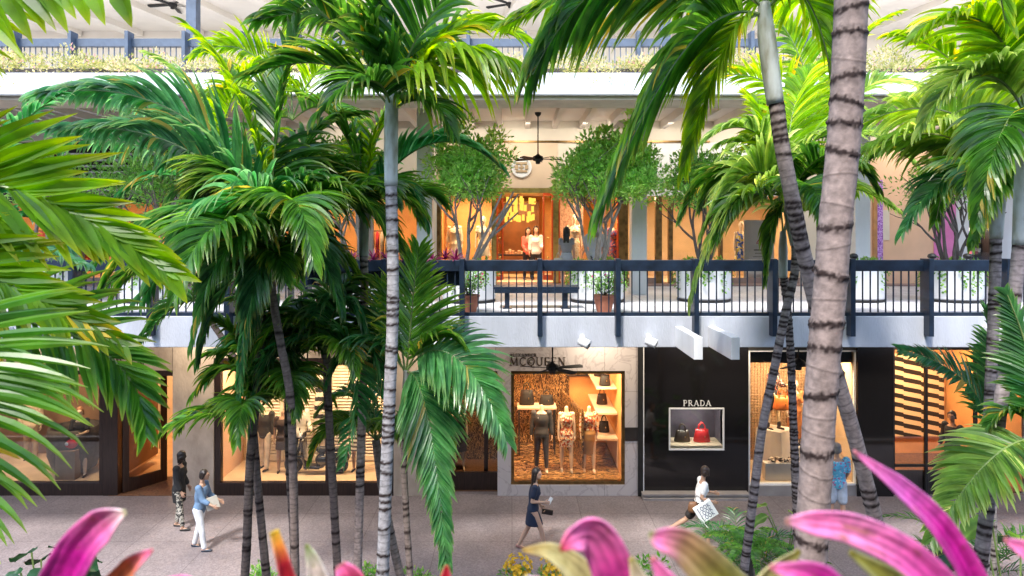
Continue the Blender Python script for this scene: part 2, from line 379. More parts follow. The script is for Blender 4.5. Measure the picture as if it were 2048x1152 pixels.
M['letterw'] = pm("polished_silver_lettering", (.85, .85, .86), .3, .05, 8)
M['mann'] = pm("mannequin_cream", (.78, .60, .44), .45, .05, 3)
M['purple'] = printmat("purple_sequins", [(.35,.12,.5),(.5,.25,.65),(.2,.06,.35),(.6,.4,.75)], 40, .3)
M['pinkwall'] = pm("pink_panel", (.7, .2, .45), .6, .1, 3)
M['lampglow'] = emis("lit_lamp_glass", (1.0, .52, .07), .40)
M['downlight'] = emis("lit_downlight", (1.0, .78, .5), 14)
# ------------------------------------------------------------------ the setting
DW = 17.0            # plane of the lower shop fronts
DE = 12.9            # plane of the gallery edge
DG = 20.2            # plane of the gallery shop fronts
ZG = 5.0             # gallery floor
def plane(name, x0, x1, y0, y1, z, mat):
    b = MB(); i = [b.vert(p) for p in ((x0,y0,z),(x1,y0,z),(x1,y1,z),(x0,y1,z))]; b.face(*i); o = b.build(name, mat); return tag(o, kind='structure')
plane('ground', -250, 250, -250, 250, -.02, pm("ground_concrete", (.22, .20, .2), .8, .2, .6, .1))
wk = plane('walkway', -40, 40, 12.75, 17.6, 0.0, M['walk'])
b = MB(); b.box(-40, 40, 12.6, 12.75, -.02, .12); tag(b.build('kerb', M['grey'], bevel=.01), kind='structure')
b = MB(); b.box(-40, 40, -2.5, 12.6, -.019, .05); tag(b.build('planting_bed', M['soil']), kind='structure')
b = MB(); b.pr(1286, 989, 1500, 993, 16.75, .3); b.box(X(1286, 16.75), X(1500, 16.75), 16.7, 17.0, 0, .05)
tag(b.build('kerb', M['grey']), kind='structure')
# gallery slab (one thing with its fascia, floor, edge, roof beams)
gal = thing('gallery_deck', 'white stuccoed upper walkway slab with pale paving, round columns free, over the shop row', 'gallery', (0, DE, 4.4))
gal['label'] = 'white stuccoed deck of the upper walkway with pale blue grey paving'
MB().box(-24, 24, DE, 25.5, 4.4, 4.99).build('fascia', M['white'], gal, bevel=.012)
MB().box(-24, 24, DE + .02, DG - .5, 4.99, ZG).build('gallery_floor', M['gfloor'], gal)
MB().box(-24, 24, DG - .5, 25.4, 4.99, ZG + .05).build('shop_step', M['gstep'], gal)
# paired outrigger beams
def beam_pair(px0, px1, right, label):
    t = thing('outrigger_beam', label, 'beam', (X(px0, DE), DE, 4.6), 'white beams jutting from the deck')
    ln = 1.35
    for px in (px0, px1):
        MB().box(X(px, DE), X(px, DE) + .15, DE - ln, DE, 4.42, 4.80).build('beam', M['white2'], t, bevel=.008)
    return t
for px_ in (60, 385, 520, 860, 1200, 1390, 1500, 1870): lamp('soffit_light', (X(px_, 16.2), 16.2, 4.36), 34, (1, .72, .46), .35, .35, (R(10), 0, 0), gal)
beam_pair(1350, 1416, 1, 'pair of short white beams jutting from the deck beside the two round cameras')
beam_pair(-54, 12, 0, 'pair of short white beams jutting from the deck at the far left of the photo')
beam_pair(1964, 2036, 1, 'pair of short white beams jutting from the deck at the far right of the photo')
# upper terrace slab with planter edge and ribbed ceiling
ter = thing('terrace_deck', 'sunlit white top terrace deck with ribbed ceiling below it', 'terrace', (0, DE, 9.0))
MB().box(-26, 26, DE - .05, DE + .12, H + 2.57, H + 2.98).build('fascia', M['white2'], ter, bevel=.01)
MB().box(-26, 26, DE + .12, 13.9, H + 2.5, H + 2.8).build('edge_beam', M['beigebeam'], ter)
MB().box(-26, 26, 13.9, 13.98, H + 2.54, H + 2.63).build('ledge', M['grey'], ter)
MB().box(-26, 26, 13.98, 24, H + 3.25, H + 3.30).build('ceiling', M['ceil'], ter)
MB().box(-26, 26, 16.0, 16.35, H + 3.0, H + 3.25).build('cross_beam', M['ceil'], ter)
b = MB()
for k in range(-30, 31):
    xx = .45 + k * .80; b.box(xx - .07, xx + .07, 16.35, DG - .02, H + 3.02, H + 3.25)
b.build('ceiling_ribs', M['ceil'], ter)
b = MB(); prof = ((DE + .121, H + 2.801), (DE + .121, H + 2.92), (13.9, H + 3.31), (17.395, H + 3.75), (17.395, H + 3.301), (13.97, H + 3.301), (13.97, H + 2.801))
ia = [b.vert((-26, y, z)) for y, z in prof]; ib = [b.vert((26, y, z)) for y, z in prof]
for k in range(7): b.face(ia[k], ia[(k + 1) % 7], ib[(k + 1) % 7], ib[k])
b.build('planter_soil', M['soil'], ter)
MB().box(-26, 26, 17.4, 24.7, H + 3.6, H + 3.9).build('terrace_floor', pm('pale_terrace_floor', (.74, .70, .66), .7), ter)
# top storey: back wall, ceiling with deep beams
top = thing('top_storey', 'shaded top storey wall under a pale beamed ceiling', 'storey', (0, 23.5, H + 3.9))
M['topcream'] = pm("pale_cream_plaster", (.86, .80, .72), .75, .04, 1.2, .1, 40)
MB().box(-28, 28, 24.6, 24.8, H + 3.9, H + 7.2).build('wall', M['topcream'], top)
MB().box(-28, 28, 19.4, 24.8, H + 7.2, H + 7.5).build('ceiling', M['topcream'], top)
b = MB()
for k in range(-10, 11): b.bar((k * 2.2 - 1.5, 19.45, H + 7.12), (k * 2.2 + (1.2 if k < 0 else -1.2) - 1.5, 24.58, H + 7.12), .5, .22)
b.build('ceiling_beams', M['topcream'], top)
for k, px in enumerate((385, 1330)):
    MB().box(X(px, 19.6) - .14, X(px, 19.6) + .14, 19.5, 19.8, H + 3.9, H + 7.2).build('column', M['bluegrey'], top)
# ------------------------------------------------------------------ railings
def rail_bay(x0, x1, D, z0, mat, name, label, group, post_d=.3, post_top=1.08, drop=.37, nbal=9, hang=True):
    t = thing(name, label, 'railing', (x0, D, z0), group)
    MB().box(x0 - .045, x0 + .045, D - post_d * .8, D + post_d * .2, z0 - drop, z0 + post_top).build('post', mat, t, bevel=.006)
    MB().box(x0 + .045, x1 - .045, D - .06, D + .06, z0 + .84, z0 + 1.05).build('top_rail', mat, t, bevel=.006)
    MB().box(x0 + .045, x1 - .045, D - .045, D + .045, z0 - .045, z0 + .055).build('bottom_rail', mat, t, bevel=.004)
    for k in range(nbal):
        xx = x0 + (x1 - x0) * (k + 1) / (nbal + 1)
        MB().box(xx - .011, xx + .011, D - .011, D + .011, z0 + .055, z0 + .84).build('baluster', mat, t)
    return t
pitch = 154.5 / 1365 * DE
x0 = X(925, DE)
places = {0: 'behind the left terracotta pot', 1: 'in front of the dark bench', 2: 'just right of the right terracotta pot', 3: 'above the pair of short white beams',
          4: 'behind the pair of crossing thin trunks', 5: 'just right of the thick ringed trunk', 6: 'below the spreading bare-stemmed tree at right', 7: 'at the right edge of the photo',
          -1: 'left of the left terracotta pot, below the purple rosettes', -2: 'just left of the pale central palm trunk', -3: 'behind the smaller pale crownshaft left of centre',
          -4: 'behind the lower fronds left of centre', -5: 'behind the glossy arching frond', -6: 'under the long drooping fronds at left', -7: 'near the left edge of the photo'}
rb = None
for k in range(-7, 8):
    lab = 'dark navy railing bay ' + places[k]
    if rb is None: rb = rail_bay(x0 + k * pitch, x0 + (k + 1) * pitch, DE + .06, ZG, M['navy'], 'gallery_railing', lab, 'dark railing bays along the gallery')
    else: dup(rb, (x0 + k * pitch, DE + .06, ZG), lab)
up = None
for k in range(-11, 12):
    xx = X(375, 17.6) + k * 1.45
    px = 1024 + xx / 17.6 * F
    lab = 'blue grey railing bay of the top terrace, post at ' + ('the far left of the photo' if px < 150 else 'the left below the ceiling fan' if px < 420 else 'centre left above palm fronds' if px < 900 else 'centre above the white fascia' if px < 1350 else 'right behind palm trunks' if px < 1750 else 'the far right of the photo')
    if up is None: up = rail_bay(xx, xx + 1.45, 17.6, H + 3.9, M['bluegrey'], 'terrace_railing', lab, 'blue grey railing bays of the top terrace', post_top=1.2, drop=.2, nbal=9)
    else: dup(up, (xx, 17.6, H + 3.9), lab)
# ------------------------------------------------------------------ letters
def arc(cx, cy, rx, ry, a0, a1, n=10): return [(cx + rx * math.cos(R(a0 + (a1 - a0) * k / n)), cy + ry * math.sin(R(a0 + (a1 - a0) * k / n))) for k in range(n + 1)]
T, S = .15, .065
def sf(x, y, w_=.3): return ([(x - w_ / 2, y), (x + w_ / 2, y)], S)
GL = {
 'A': (.9, [([(.1,0),(.45,1)],S), ([(.45,1),(.8,0)],T), ([(.22,.34),(.68,.34)],S), sf(.1,.03), sf(.8,.03)]),
 'P': (.72, [([(.18,0),(.18,1)],T), ([(.18,.97),(.4,.97)] + arc(.4,.73,.25,.24,90,-90) + [(.18,.49)],S*1.3), sf(.18,.03), sf(.12,.97,.2)]),
 'R': (.86, [([(.18,0),(.18,1)],T), ([(.18,.97),(.4,.97)] + arc(.4,.74,.23,.23,90,-90) + [(.18,.51)],S*1.3), ([(.4,.5),(.78,.03)],T), sf(.18,.03), sf(.12,.97,.2), sf(.8,.03,.16)]),
 'D': (.9, [([(.18,0),(.18,1)],T), ([(.18,.97),(.36,.97)] + arc(.36,.5,.42,.47,90,-90,14) + [(.18,.03)],S*1.4), sf(.14,.03,.2), sf(.14,.97,.2)]),
 'L': (.72, [([(.18,0),(.18,1)],T), ([(.18,.04),(.62,.04),(.64,.2)],S), sf(.18,.97), sf(.15,.03,.2)]),
 'E': (.74, [([(.18,0),(.18,1)],T), ([(.12,.97),(.6,.97),(.62,.82)],S), ([(.18,.52),(.5,.52)],S), ([(.12,.03),(.62,.03),(.65,.2)],S)]),
 'X': (.86, [([(.12,1),(.74,0)],T), ([(.72,1),(.12,0)],S), sf(.12,.03), sf(.74,.03), sf(.12,.97), sf(.72,.97)]),
 'N': (.92, [([(.16,0),(.16,1)],S), ([(.16,1),(.76,0)],T), ([(.76,0),(.76,1)],S), sf(.16,.03), sf(.12,.97,.2), sf(.76,.97)]),
 'M': (1.1, [([(.14,0),(.18,1)],S), ([(.18,1),(.52,.1)],T), ([(.52,.1),(.88,1)],S), ([(.88,1),(.92,0)],T), sf(.14,.03), sf(.92,.03)]),
 'C': (.84, [(arc(.46,.5,.36,.48,40,320,18),T*.8), ([(.74,.8),(.74,.98)],S)]),
 'Q': (.96, [(arc(.48,.5,.4,.48,0,360,22),T*.8), (arc(.48,.5,.18,.22,40,320,10),S), ([(.4,.08),(.62,-.2),(.9,-.18)],T*.7)]),
 'U': (.9, [([(.17,1),(.17,.35)] + arc(.46,.32,.29,.3,180,360) + [(.75,1)],T*.8), sf(.17,.97), sf(.75,.97)]),
 'H': (.94, [([(.17,0),(.17,1)],T), ([(.77,0),(.77,1)],T), ([(.17,.52),(.77,.52)],S), sf(.17,.03), sf(.17,.97), sf(.77,.03), sf(.77,.97)]),
 'O': (.92, [(arc(.46,.5,.37,.48,0,360,22),T*.9)]),
 'K': (.88, [([(.17,0),(.17,1)],T), ([(.72,1),(.17,.42)],S), ([(.34,.58),(.76,0)],T), sf(.17,.03), sf(.17,.97)]),
 'S': (.66, [(arc(.33,.74,.22,.23,30,270,12) + arc(.33,.26,.23,.24,90,-150,12),T*.8)]),
 'T': (.8, [([(.4,0),(.4,1)],T), ([(.08,.82),(.1,.97),(.7,.97),(.72,.82)],S), sf(.4,.03)]),
 'V': (.86, [([(.1,1),(.44,0)],T), ([(.44,0),(.78,1)],S), sf(.1,.97), sf(.78,.97)]),
 'I': (.4, [([(.2,0),(.2,1)],T), sf(.2,.03), sf(.2,.97)]),
 'F': (.7, [([(.18,0),(.18,1)],T), ([(.12,.97),(.6,.97),(.62,.82)],S), ([(.18,.52),(.5,.52)],S), sf(.18,.03)]),
 '4': (.7, [([(.5,0),(.5,1),(.08,.3),(.66,.3)],T*.7)]),
 '6': (.7, [([(.55,1)] + arc(.36,.3,.28,.3,150,510,18),T*.7)]),
 ' ': (.55, []),
}
def lettering(text, px, py, D, cap, gap=.1, center=False, th=.012, mat=None, parent=None, w=None, name='lettering'):
    """raised letters on a wall facing the walk; px, py = left end of the baseline; cap height in metres"""
    b = MB(); x = 0
    widths = sum(GL[c][0] + gap for c in text) - gap
    k = cap; x_off = X(px, D) - (widths * k / 2 if center else 0); z0 = Z(py, D)
    for c in text:
        wd, strokes = GL[c]
        for pts, wdt in strokes:
            for i in range(len(pts) - 1):
                p, q = Vector(pts[i]), Vector(pts[i + 1]); d = q - p
                if d.length < 1e-6: continue
                n_ = Vector((-d.y, d.x)).normalized() * wdt / 2; e = d.normalized() * (wdt * .2 if len(pts) > 2 else 0)
                jj = random.uniform(0, .0015)
                cs = [p - e - n_, q + e - n_, q + e + n_, p - e + n_]
                f = [b.vert((x_off + (x + v.x) * k, D - th - jj, z0 + v.y * k)) for v in cs] + [b.vert((x_off + (x + v.x) * k, D, z0 + v.y * k)) for v in cs]
                b.face(0+f[0], f[1], f[2], f[3])
                for a_, c_ in ((0,1),(1,2),(2,3),(3,0)): b.face(f[a_], f[a_+4], f[c_+4], f[c_])
        x += wd + gap
    return b.build(name, mat or M['letter'], parent)
# ------------------------------------------------------------------ lower shop fronts
def room(par, px0, px1, zf, zc, depth, wall, floor, D=DW, ceil=None, side=None):
    xa, xb = X(px0, D), X(px1, D); y0, y1 = D + .2, D + depth
    MB().box(xa, xb, y0, y1, zf - .08, zf).build('display_floor', floor, par)
    MB().box(xa, xb, y1, y1 + .06, zf, zc).build('back_wall', wall, par)
    b = MB(); b.box(xa - .05, xa, y0, y1, zf, zc); b.box(xb, xb + .05, y0, y1, zf, zc); b.build('side_walls', side or wall, par)
    MB().box(xa, xb, y0, y1, zc, zc + .06).build('room_ceiling', ceil or M['warmwall'], par)
    return xa, xb, y0, y1
def frame(par, px0, py0, px1, py1, D, wpx, mat, name='window_frame', th=.16, mull=(), bot=None):
    b = MB(); bt = bot or wpx
    b.pr(px0, py0, px1, py0 + wpx, D, th); b.pr(px0, py1 - bt, px1, py1, D, th)
    b.pr(px0, py0 + wpx, px0 + wpx, py1 - bt, D, th); b.pr(px1 - wpx, py0 + wpx, px1, py1 - bt, D, th)
    for m in mull: b.pr(m - wpx * .4, py0 + wpx, m + wpx * .4, py1 - bt, D + .01, th - .02)
    f = b.build(name, mat, par, bevel=.006)
    MB().pr(px0 + wpx - 1, py0 + wpx - 1, px1 - wpx + 1, py1 - bt + 1, D + th * .5, .006).build('pane', M['glass'], f)
    return f
def lights(par, px0, px1, z, D, n, e, color=(1, .6, .28), back=1.0):
    for k in range(n):
        px = px0 + (px1 - px0) * (k + .5) / n
        lamp('display_light', (X(px, D), D + back, z), e, color, .35, .35, (R(14), 0, 0), par)
TOPY = 638
# shop A: dark brown frame shop at left
sa = thing('shop_front', 'travertine shop front with dark wooden frames and an open dark door at lower left', 'shop front', (X(200, DW), DW, 0))
b = MB(); b.pr(-160, TOPY, 345, 741, DW, .25); b.build('sign_wall', M['stone'], sa)
lettering('RALPH LAUREN', 40, 734, DW, .215, .43, mat=M['letter'], parent=sa)
b = MB(); b.pr(345, TOPY, 427, 993, DW - .02, .3); b.build('pilaster', M['stone'], sa, bevel=.01)
frame(sa, -160, 742, 205, 993, DW + .02, 7, M['brown'], bot=27)
b = MB(); b.pr(205, 742, 235, 993, DW + .01, .22); b.pr(235, 742, 345, 752, DW + .01, .22); b.build('door_surround', M['brown'], sa, bevel=.006)
# the open door leaf swings inwards
dl = thing('tmp', None, None); bpy.data.objects.remove(dl)
hx, hz0, hz1 = X(240, DW), .03, Z(756, DW)
ex, ey = X(297, DW) - .06, DW + 1.02
def leaf_pt(u, off=0.0): return (hx + (ex - hx) * u, DW + .1 + (ey - DW - .1) * u)
b = MB()
def dbar(u0, u1, z0, z1, th=.05):
    p0, p1 = leaf_pt(u0), leaf_pt(u1); b.bar((p0[0], p0[1], (z0 + z1) / 2), (p1[0], p1[1], (z0 + z1) / 2), th, z1 - z0)
dbar(0, .14, hz0, hz1); dbar(.86, 1, hz0, hz1); dbar(.14, .86, hz0, hz0 + .32); dbar(.14, .86, hz1 - .16, hz1)
door = b.build('door', M['brown'], sa, bevel=.006)
b = MB(); dbar(.14, .86, hz0 + .32, hz1 - .16, .008); b.build('pane', M['glass'], door)
b = MB(); p = leaf_pt(.9); b.tube([(p[0] - .05, p[1] - .06, .9), (p[0] - .05, p[1] - .06, 1.9)], .016); b.build('handle', M['gold'], door)
room(sa, -160, 212, .28, 3.35, 2.4, pm("umber_backdrop", (.26, .15, .085), .8, .2, 1.5), M['sandfloor'])
lights(sa, -150, 205, 3.25, DW, 3, 27, back=.4)
xa, xb = X(216, DW), X(345, DW)
MB().box(xa, xb, DW + .0, DW + 5, -.012, .012).build('entrance_floor', M['teakmat'], sa)
MB().box(xa - 4, xb + 1.5, DW + 1.3, DW + 6, .012, .02).build('inner_floor', pm("warm_timber_floor", (.55, .30, .13), .4, .15, 3), sa)
MB().box(xa - 4, xb + 2, DW + 6, DW + 6.1, 0, 3.4).build('back_wall', M['warmwall'], sa)
MB().box(xb + .25, xb + .3, DW + .25, DW + 6, 0, 3.4).build('side_wall', M['orangewall'], sa)
MB().box(xa - 4, xb + .25, DW + .25, DW + 6, 3.4, 3.46).build('room_ceiling', M['warmwall'], sa)
lights(sa, 230, 345, 3.3, DW + 1.5, 1, 70); lights(sa, 230, 345, 3.3, DW + 3.2, 1, 60)
# shop B: wide window with louvred shutters
sb = thing('shop_front', 'wide shop window in a dark brown frame with cream louvred shutters inside', 'shop front', (X(600, DW), DW, 0))
b = MB(); b.pr(427, TOPY, 787, 716, DW, .25); b.build('sign_wall', M['stone'], sb)
b = MB(); b.pr(787, TOPY, 872, 993, DW - .02, .3); b.build('pilaster', M['stone'], sb, bevel=.01)
frame(sb, 427, 716, 787, 993, DW + .02, 14, M['brown'], mull=(656,), bot=27)
x_a, x_b, y_a, y_b = room(sb, 432, 782, .3, 3.42, 1.75, M['warmwall'], M['sandfloor'], side=M['peach'])
def shutter(x0, x1, y):
    bb = MB(); zb, zt = .34, 3.38; n = 34
    bb.box(x0, x0 + .09, y, y + .05, zb, zt); bb.box(x1 - .09, x1, y, y + .05, zb, zt); bb.box(x0 + .09, x1 - .09, y, y + .05, zb, zb + .14); bb.box(x0 + .09, x1 - .09, y, y + .05, zt - .12, zt)
    for k in range(n):
        zz = zb + .16 + (zt - zb - .32) * k / (n - 1); bb.bar((x0 + .09, y + .03, zz), (x1 - .09, y + .03, zz), .012, .075, (0, .7, .7))
    return bb.build('shutter', M['white2'] if False else pm("cream_shutter", (.75, .66, .52), .5, .06, 2), sb)
ws = (x_b - x_a - .3) / 4
for k in range(4): shutter(x_a + .12 + k * (ws + .02), x_a + .12 + k * (ws + .02) + ws, y_b - .14)
lights(sb, 440, 775, 3.36, DW, 4, 34, back=.4)
# shop C: marble front with the three headless mannequins
sc_ = thing('shop_front', 'veined white marble shop front with a gold lined window and a recessed entrance', 'shop front', (X(1100, DW), DW, 0))
b = MB(); b.pr(872, TOPY, 1276, 742, DW, .25)
b.pr(995, 742, 1022, 855, DW, .25); b.pr(1250, 742, 1276, 855, DW, .25); b.pr(995, 882, 1022, 993, DW, .25); b.pr(1250, 882, 1276, 993, DW, .25); b.pr(1022, 970, 1250, 993, DW, .25)
b.build('marble_wall', M['marble'], sc_)
MB().pr(995, 855, 1022, 882, DW - .012, .25).build('dark_band', M['blkband'], sc_); b = MB(); b.pr(1250, 855, 1276, 882, DW - .012, .25); b.build('dark_band', M['blkband'], sc_)
frame(sc_, 1022, 742, 1250, 970, DW + .03, 6, M['bronze'], bot=7)
lettering('ALEXANDER', 1019, 713, DW, .075, .18, mat=M['letter'], parent=sc_)
lettering('MCQUEEN', 1019, 731, DW, .205, .1, mat=M['letter'], parent=sc_)
x_a, x_b, y_a, y_b = room(sc_, 1024, 1248, .33, 3.3, 3.2, M['orangewall'], M['goldfloor'], side=M['orangewall'])
MB().box(x_a + .02, x_b - 1.1, y_b - .08, y_b - .02, .34, 2.45).build('patterned_panel', M['goldlamb'], sc_)
b = MB(); b.bar((x_b - .95, y_a + .5, 1.2), (x_b - 1.35, y_b - .1, 1.2), .05, 1.5); b.build('slanted_panel', M['goldlamb'], sc_)
lights(sc_, 1030, 1245, 3.2, DW, 3, 44, (1, .6, .28), back=.4); lights(sc_, 1030, 1200, 3.2, DW, 2, 34, (1, .52, .2), back=2.4)
# recessed entrance of C
b = MB(); b.pr(872, 742, 882, 993, DW + .02, .22); b.pr(882, 742, 995, 750, DW + .02, .22); b.pr(968, 750, 976, 945, DW + .55, .08); b.pr(882, 945, 995, 993, DW + .35, .1); b.build('entrance_frame', M['brown'], sc_, bevel=.005)
b = MB(); b.pr(872, 748, 1000, 948, DW + .62, .006); b.build('pane', M['glass'], sc_)
b = MB(); b.box(X(872, DW) - .02, X(995, DW), DW + 2.7, DW + 2.75, 0, 3.4); b.build('entrance_lining', M['goldlamb'], sc_)
MB().box(X(872, DW), X(995, DW), DW + .3, DW + 2.7, -.01, .014).build('entrance_floor', M['teakmat'], sc_)
b = MB(); b.box(X(872, DW) - .06, X(872, DW) - .02, DW + .3, DW + 2.75, 0, 3.4); b.box(X(997, DW), X(1000, DW), DW + .3, DW + 2.75, 0, 3.4); b.build('entrance_sides', M['brown'], sc_)
lights(sc_, 880, 990, 3.3, DW, 1, 46, (1, .55, .22), back=1.6)
# shop D: polished black front with a niche, then the grid lined window
sd_ = thing('shop_front', 'polished black granite shop front with a small lit bag niche and grid lined window', 'shop front', (X(1500, DW), DW, 0))
b = MB(); b.pr(1276, TOPY, 1288, 993, DW - .03, .28); b.build('dark_strip', M['bmetal'], sd_)
b = MB(); b.pr(1286.6, TOPY, 1288.4, 993, DW - .04, .02); b.build('metal_strip', M['letterw'], sd_)
b = MB(); b.pr(1288.5, TOPY, 1497, 818, DW, .25); b.pr(1288.5, 818, 1340, 899, DW, .25); b.pr(1447, 818, 1497, 899, DW, .25); b.pr(1288.5, 899, 1497, 989, DW, .25)
b.build('granite_cladding', M['granite'], sd_); MB().pr(1715, TOPY, 1787, 993, DW - .05, .3).build('granite_pier', M['granite'], sd_)
lettering('PRADA', 1366, 812, DW, .145, .13, mat=M['letterw'], parent=sd_)
f = frame(sd_, 1338, 816, 1449, 901, DW - .03, 3, M['letterw'], 'niche_frame', .06)
xa, xb, zt, zb = X(1340, DW), X(1447, DW), Z(818, DW), Z(899, DW)
b = MB(); b.box(xa, xb, DW + .75, DW + .8, zb, zt); b.box(xa - .03, xa, DW + .03, DW + .8, zb, zt); b.box(xb, xb + .03, DW + .03, DW + .8, zb, zt); b.box(xa, xb, DW + .03, DW + .8, zt, zt + .03)
b.build('niche_lining', pm("plum_grey_lining", (.10, .085, .11), .35, .2, 3), sd_)
MB().box(xa, xb, DW + .03, DW + .75, zb, zb + .08).build('niche_shelf', M['sandfloor'], sd_)
lamp('niche_light', ((xa + xb) / 2, DW + .3, zt - .03), 9, (1, .85, .68), .8, .1, None, sd_)
MB().pr(1497, TOPY, 1715, 700, DW, .25).build('lintel', M['bmetal'], sd_)
b = MB(); b.pr(1497, 972, 1715, 993, DW - .01, .26); b.build('window_sill', M['grey'], sd_)
frame(sd_, 1497, 700, 1715, 972, DW + .03, 3.5, M['letterw'])
x_a, x_b, y_a, y_b = room(sd_, 1500, 1712, .28, 3.62, 1.9, M['warmwall'], M['sandfloor'])
b = MB()
for k in range(34): b.box(x_a + k * (x_b - x_a) / 33 - .012, x_a + k * (x_b - x_a) / 33 + .012, y_b - .06, y_b - .002, .3, 3.3)
for k in range(38): b.box(x_a, x_b, y_b - .058, y_b - .003, .3 + k * .081 - .012, .3 + k * .081 + .012)
b.build('grid_backdrop', pm("tan_grid", (.52, .33, .18), .5, .1, 4), sd_)
MB().box(x_a, x_b, y_a + .02, y_a + .1, 3.28, 3.6).build('window_pelmet', M['bmetal'], sd_)
lights(sd_, 1510, 1705, 3.5, DW, 3, 42, (1, .66, .36), back=.42)
# shop E: glass entrance with a zigzag wall
se = thing('shop_front', 'glass shop entrance with a black and cream zigzag wall inside at lower right', 'shop front', (X(1950, DW), DW, 0))
b = MB(); b.pr(1787, TOPY, 2300, 700, DW, .25); b.pr(1787, 700, 1790, 990, DW, .1); b.pr(1851, 700, 1856, 990, DW, .08); b.pr(1790, 929, 2300, 934, DW + .01, .06); b.pr(1950, 700, 1955, 990, DW, .08); b.pr(2060, 700, 2300, 993, DW, .2)
b.build('entrance_frame', M['bmetal'], se)
MB().pr(1790, 700, 2060, 990, DW + .06, .006).build('pane', M['glass'], se)
b = MB(); b.pr(1790, 940, 1950, 990, DW + .12, .02); b.build('low_screen', M['brown'], se)
x_a, x_b, y_a, y_b = room(se, 1789, 2055, .03, 3.7, 3.2, M['orangewall'], M['teakmat'])
MB().box(x_a + .02, x_a + 3.2, y_b - .1, y_b - .03, .55, 2.98).build('zigzag_wall', checkmat("black_and_cream_zigzag", (.02, .015, .012), (.85, .62, .38), .52, .135, .75), se)
lights(se, 1800, 2000, 3.6, DW, 3, 46, (1, .62, .3), back=1.6)
# ------------------------------------------------------------------ gallery shop fronts
def Xg(px): return X(px, DG)
def gpart(par, name, mat, *rects, D=DG, th=.2, bevel=0):
    for r in rects: o = MB().pr(*r, D, th).build(name, mat, par, bevel=bevel)
    return o
def groom(par, px0, px1, py0, depth, wall, floor, D=DG):
    xa, xb = X(px0, D), X(px1, D); zt = Z(py0, D); z0 = ZG + .06
    MB().box(xa, xb, D + .2, D + depth, z0 - .005, z0 + .012).build('display_floor', floor, par)
    MB().box(xa - .3, xb + .3, D + depth, D + depth + .06, z0, zt).build('back_wall', wall, par)
    b = MB(); b.box(xa - .05, xa, D + .2, D + depth, z0, zt); b.box(xb, xb + .05, D + .2, D + depth, z0, zt); b.build('side_walls', wall, par)
    MB().box(xa, xb, D + .2, D + depth, zt, zt + .05).build('room_ceiling', M['cream'], par)
ga = thing('shop_front', 'cream upper shop front with gold trim and open orange red doors under a round emblem', 'shop front', (Xg(1045), DG, ZG))
gpart(ga, 'header_wall', M['cream'], (790, 235, 1420, 281), (1115, 285, 1245, 378))
gpart(ga, 'sign_panel', pm("tan_sign_panel", (.66, .50, .36), .6, .05, 1.5), (873, 285, 1115, 376), D=DG - .03)
gpart(ga, 'trim', M['bronze'], (790, 281, 1420, 285), D=DG - .06)
gpart(ga, 'gold_strip', M['gold'], (873, 376, 1115, 386), (1106, 386, 1117, 566), (986, 386, 993, 566), D=DG - .05)
gpart(ga, 'pilaster', M['cream'], (858, 285, 873, 570), D=DG - .1)
gpart(ga, 'bronze_pier', M['bronze'], (1238, 378, 1250, 570), (873, 386, 880, 566), D=DG - .04)
# round emblem: ring, disc and a cross of two facing T shapes
cx, cz = Xg(1043), Z(335, DG)
b = MB(); n = 40; rr = []
for r_, y_ in ((.30, 0), (.30, -.06), (.255, -.06), (.255, -.025)): rr.append([b.vert((cx + r_ * math.cos(2*math.pi*j/n), DG - .04 + y_, cz + r_ * math.sin(2*math.pi*j/n))) for j in range(n)])
for k in range(3):
    for j in range(n): b.face(rr[k][j], rr[k][(j+1) % n], rr[k+1][(j+1) % n], rr[k+1][j])
b.face(*rr[3]); em = b.build('round_emblem', M['white2'], ga)
b = MB()
for q in ((-.17, .17, .09, .15), (-.17, .17, -.15, -.09), (-.03, .03, .025, .09), (-.03, .03, -.09, -.025), (-.20, -.10, -.06, .06), (.10, .20, -.06, .06), (-.07, .07, -.02, .02)):
    b.box(cx + q[0], cx + q[1], DG - .095, DG - .066, cz + q[2], cz + q[3])
b.build('emblem_cross', pm('tan_emblem', (.42, .30, .18), .5), em)
def red_door(px0, px1):
    bb = MB(); w_ = 3
    bb.pr(px0, 386, px1, 391, DG - .12, .06); bb.pr(px0, 550, px1, 560, DG - .12, .06); bb.pr(px0, 391, px0 + w_, 550, DG - .12, .06); bb.pr(px1 - w_, 391, px1, 550, DG - .12, .06)
    d = bb.build('door', M['orangered'], ga)
    MB().pr(px0 + w_, 391, px1 - w_, 550, DG - .1, .01).build('pane', M['glass'], d)
    h_ = MB(); h_.ball(at((px0 + px1) / 2, 476, DG - .16), .035); h_.ball(at((px0 + px1) / 2, 515, DG - .16), .035); h_.build('handle', M['gold'], d)
red_door(993, 1007); red_door(1086, 1106)
f = frame(ga, 880, 386, 986, 566, DG + .02, 3, M['gold']); frame(ga, 1117, 378, 1238, 566, DG + .02, 3, M['orangered'])
groom(ga, 878, 1248, 378, 4.6, M['orangewall'], M['sandfloor'])
b = MB(); b.box(Xg(884), Xg(984), DG + 1.5, DG + 1.55, ZG + .08, ZG + 2.9); b.build('display_backdrop', M['orangewall'], ga)
b = MB(); b.box(Xg(1120), Xg(1175), DG + 1.2, DG + 1.25, ZG + .08, ZG + 2.9); b.build('fretwork_screen', marble("carved_screen", (.45, .26, .17), (.20, .09, .05), 9, .6, 0, .45, .55), ga)
b = MB(); b.box(Xg(1000), Xg(1090), DG + 4.2, DG + 4.5, ZG + .1, ZG + 2.7); b.build('back_panel', pm('dark_honey_panel', (.20, .075, .025), .4, .2, 3), ga)
for px in (930, 1045, 1190):
    lamp('display_light', (Xg(px), DG + .34, Z(378, DG) - .12), 58, (1, .58, .26), .6, .4, None, ga)
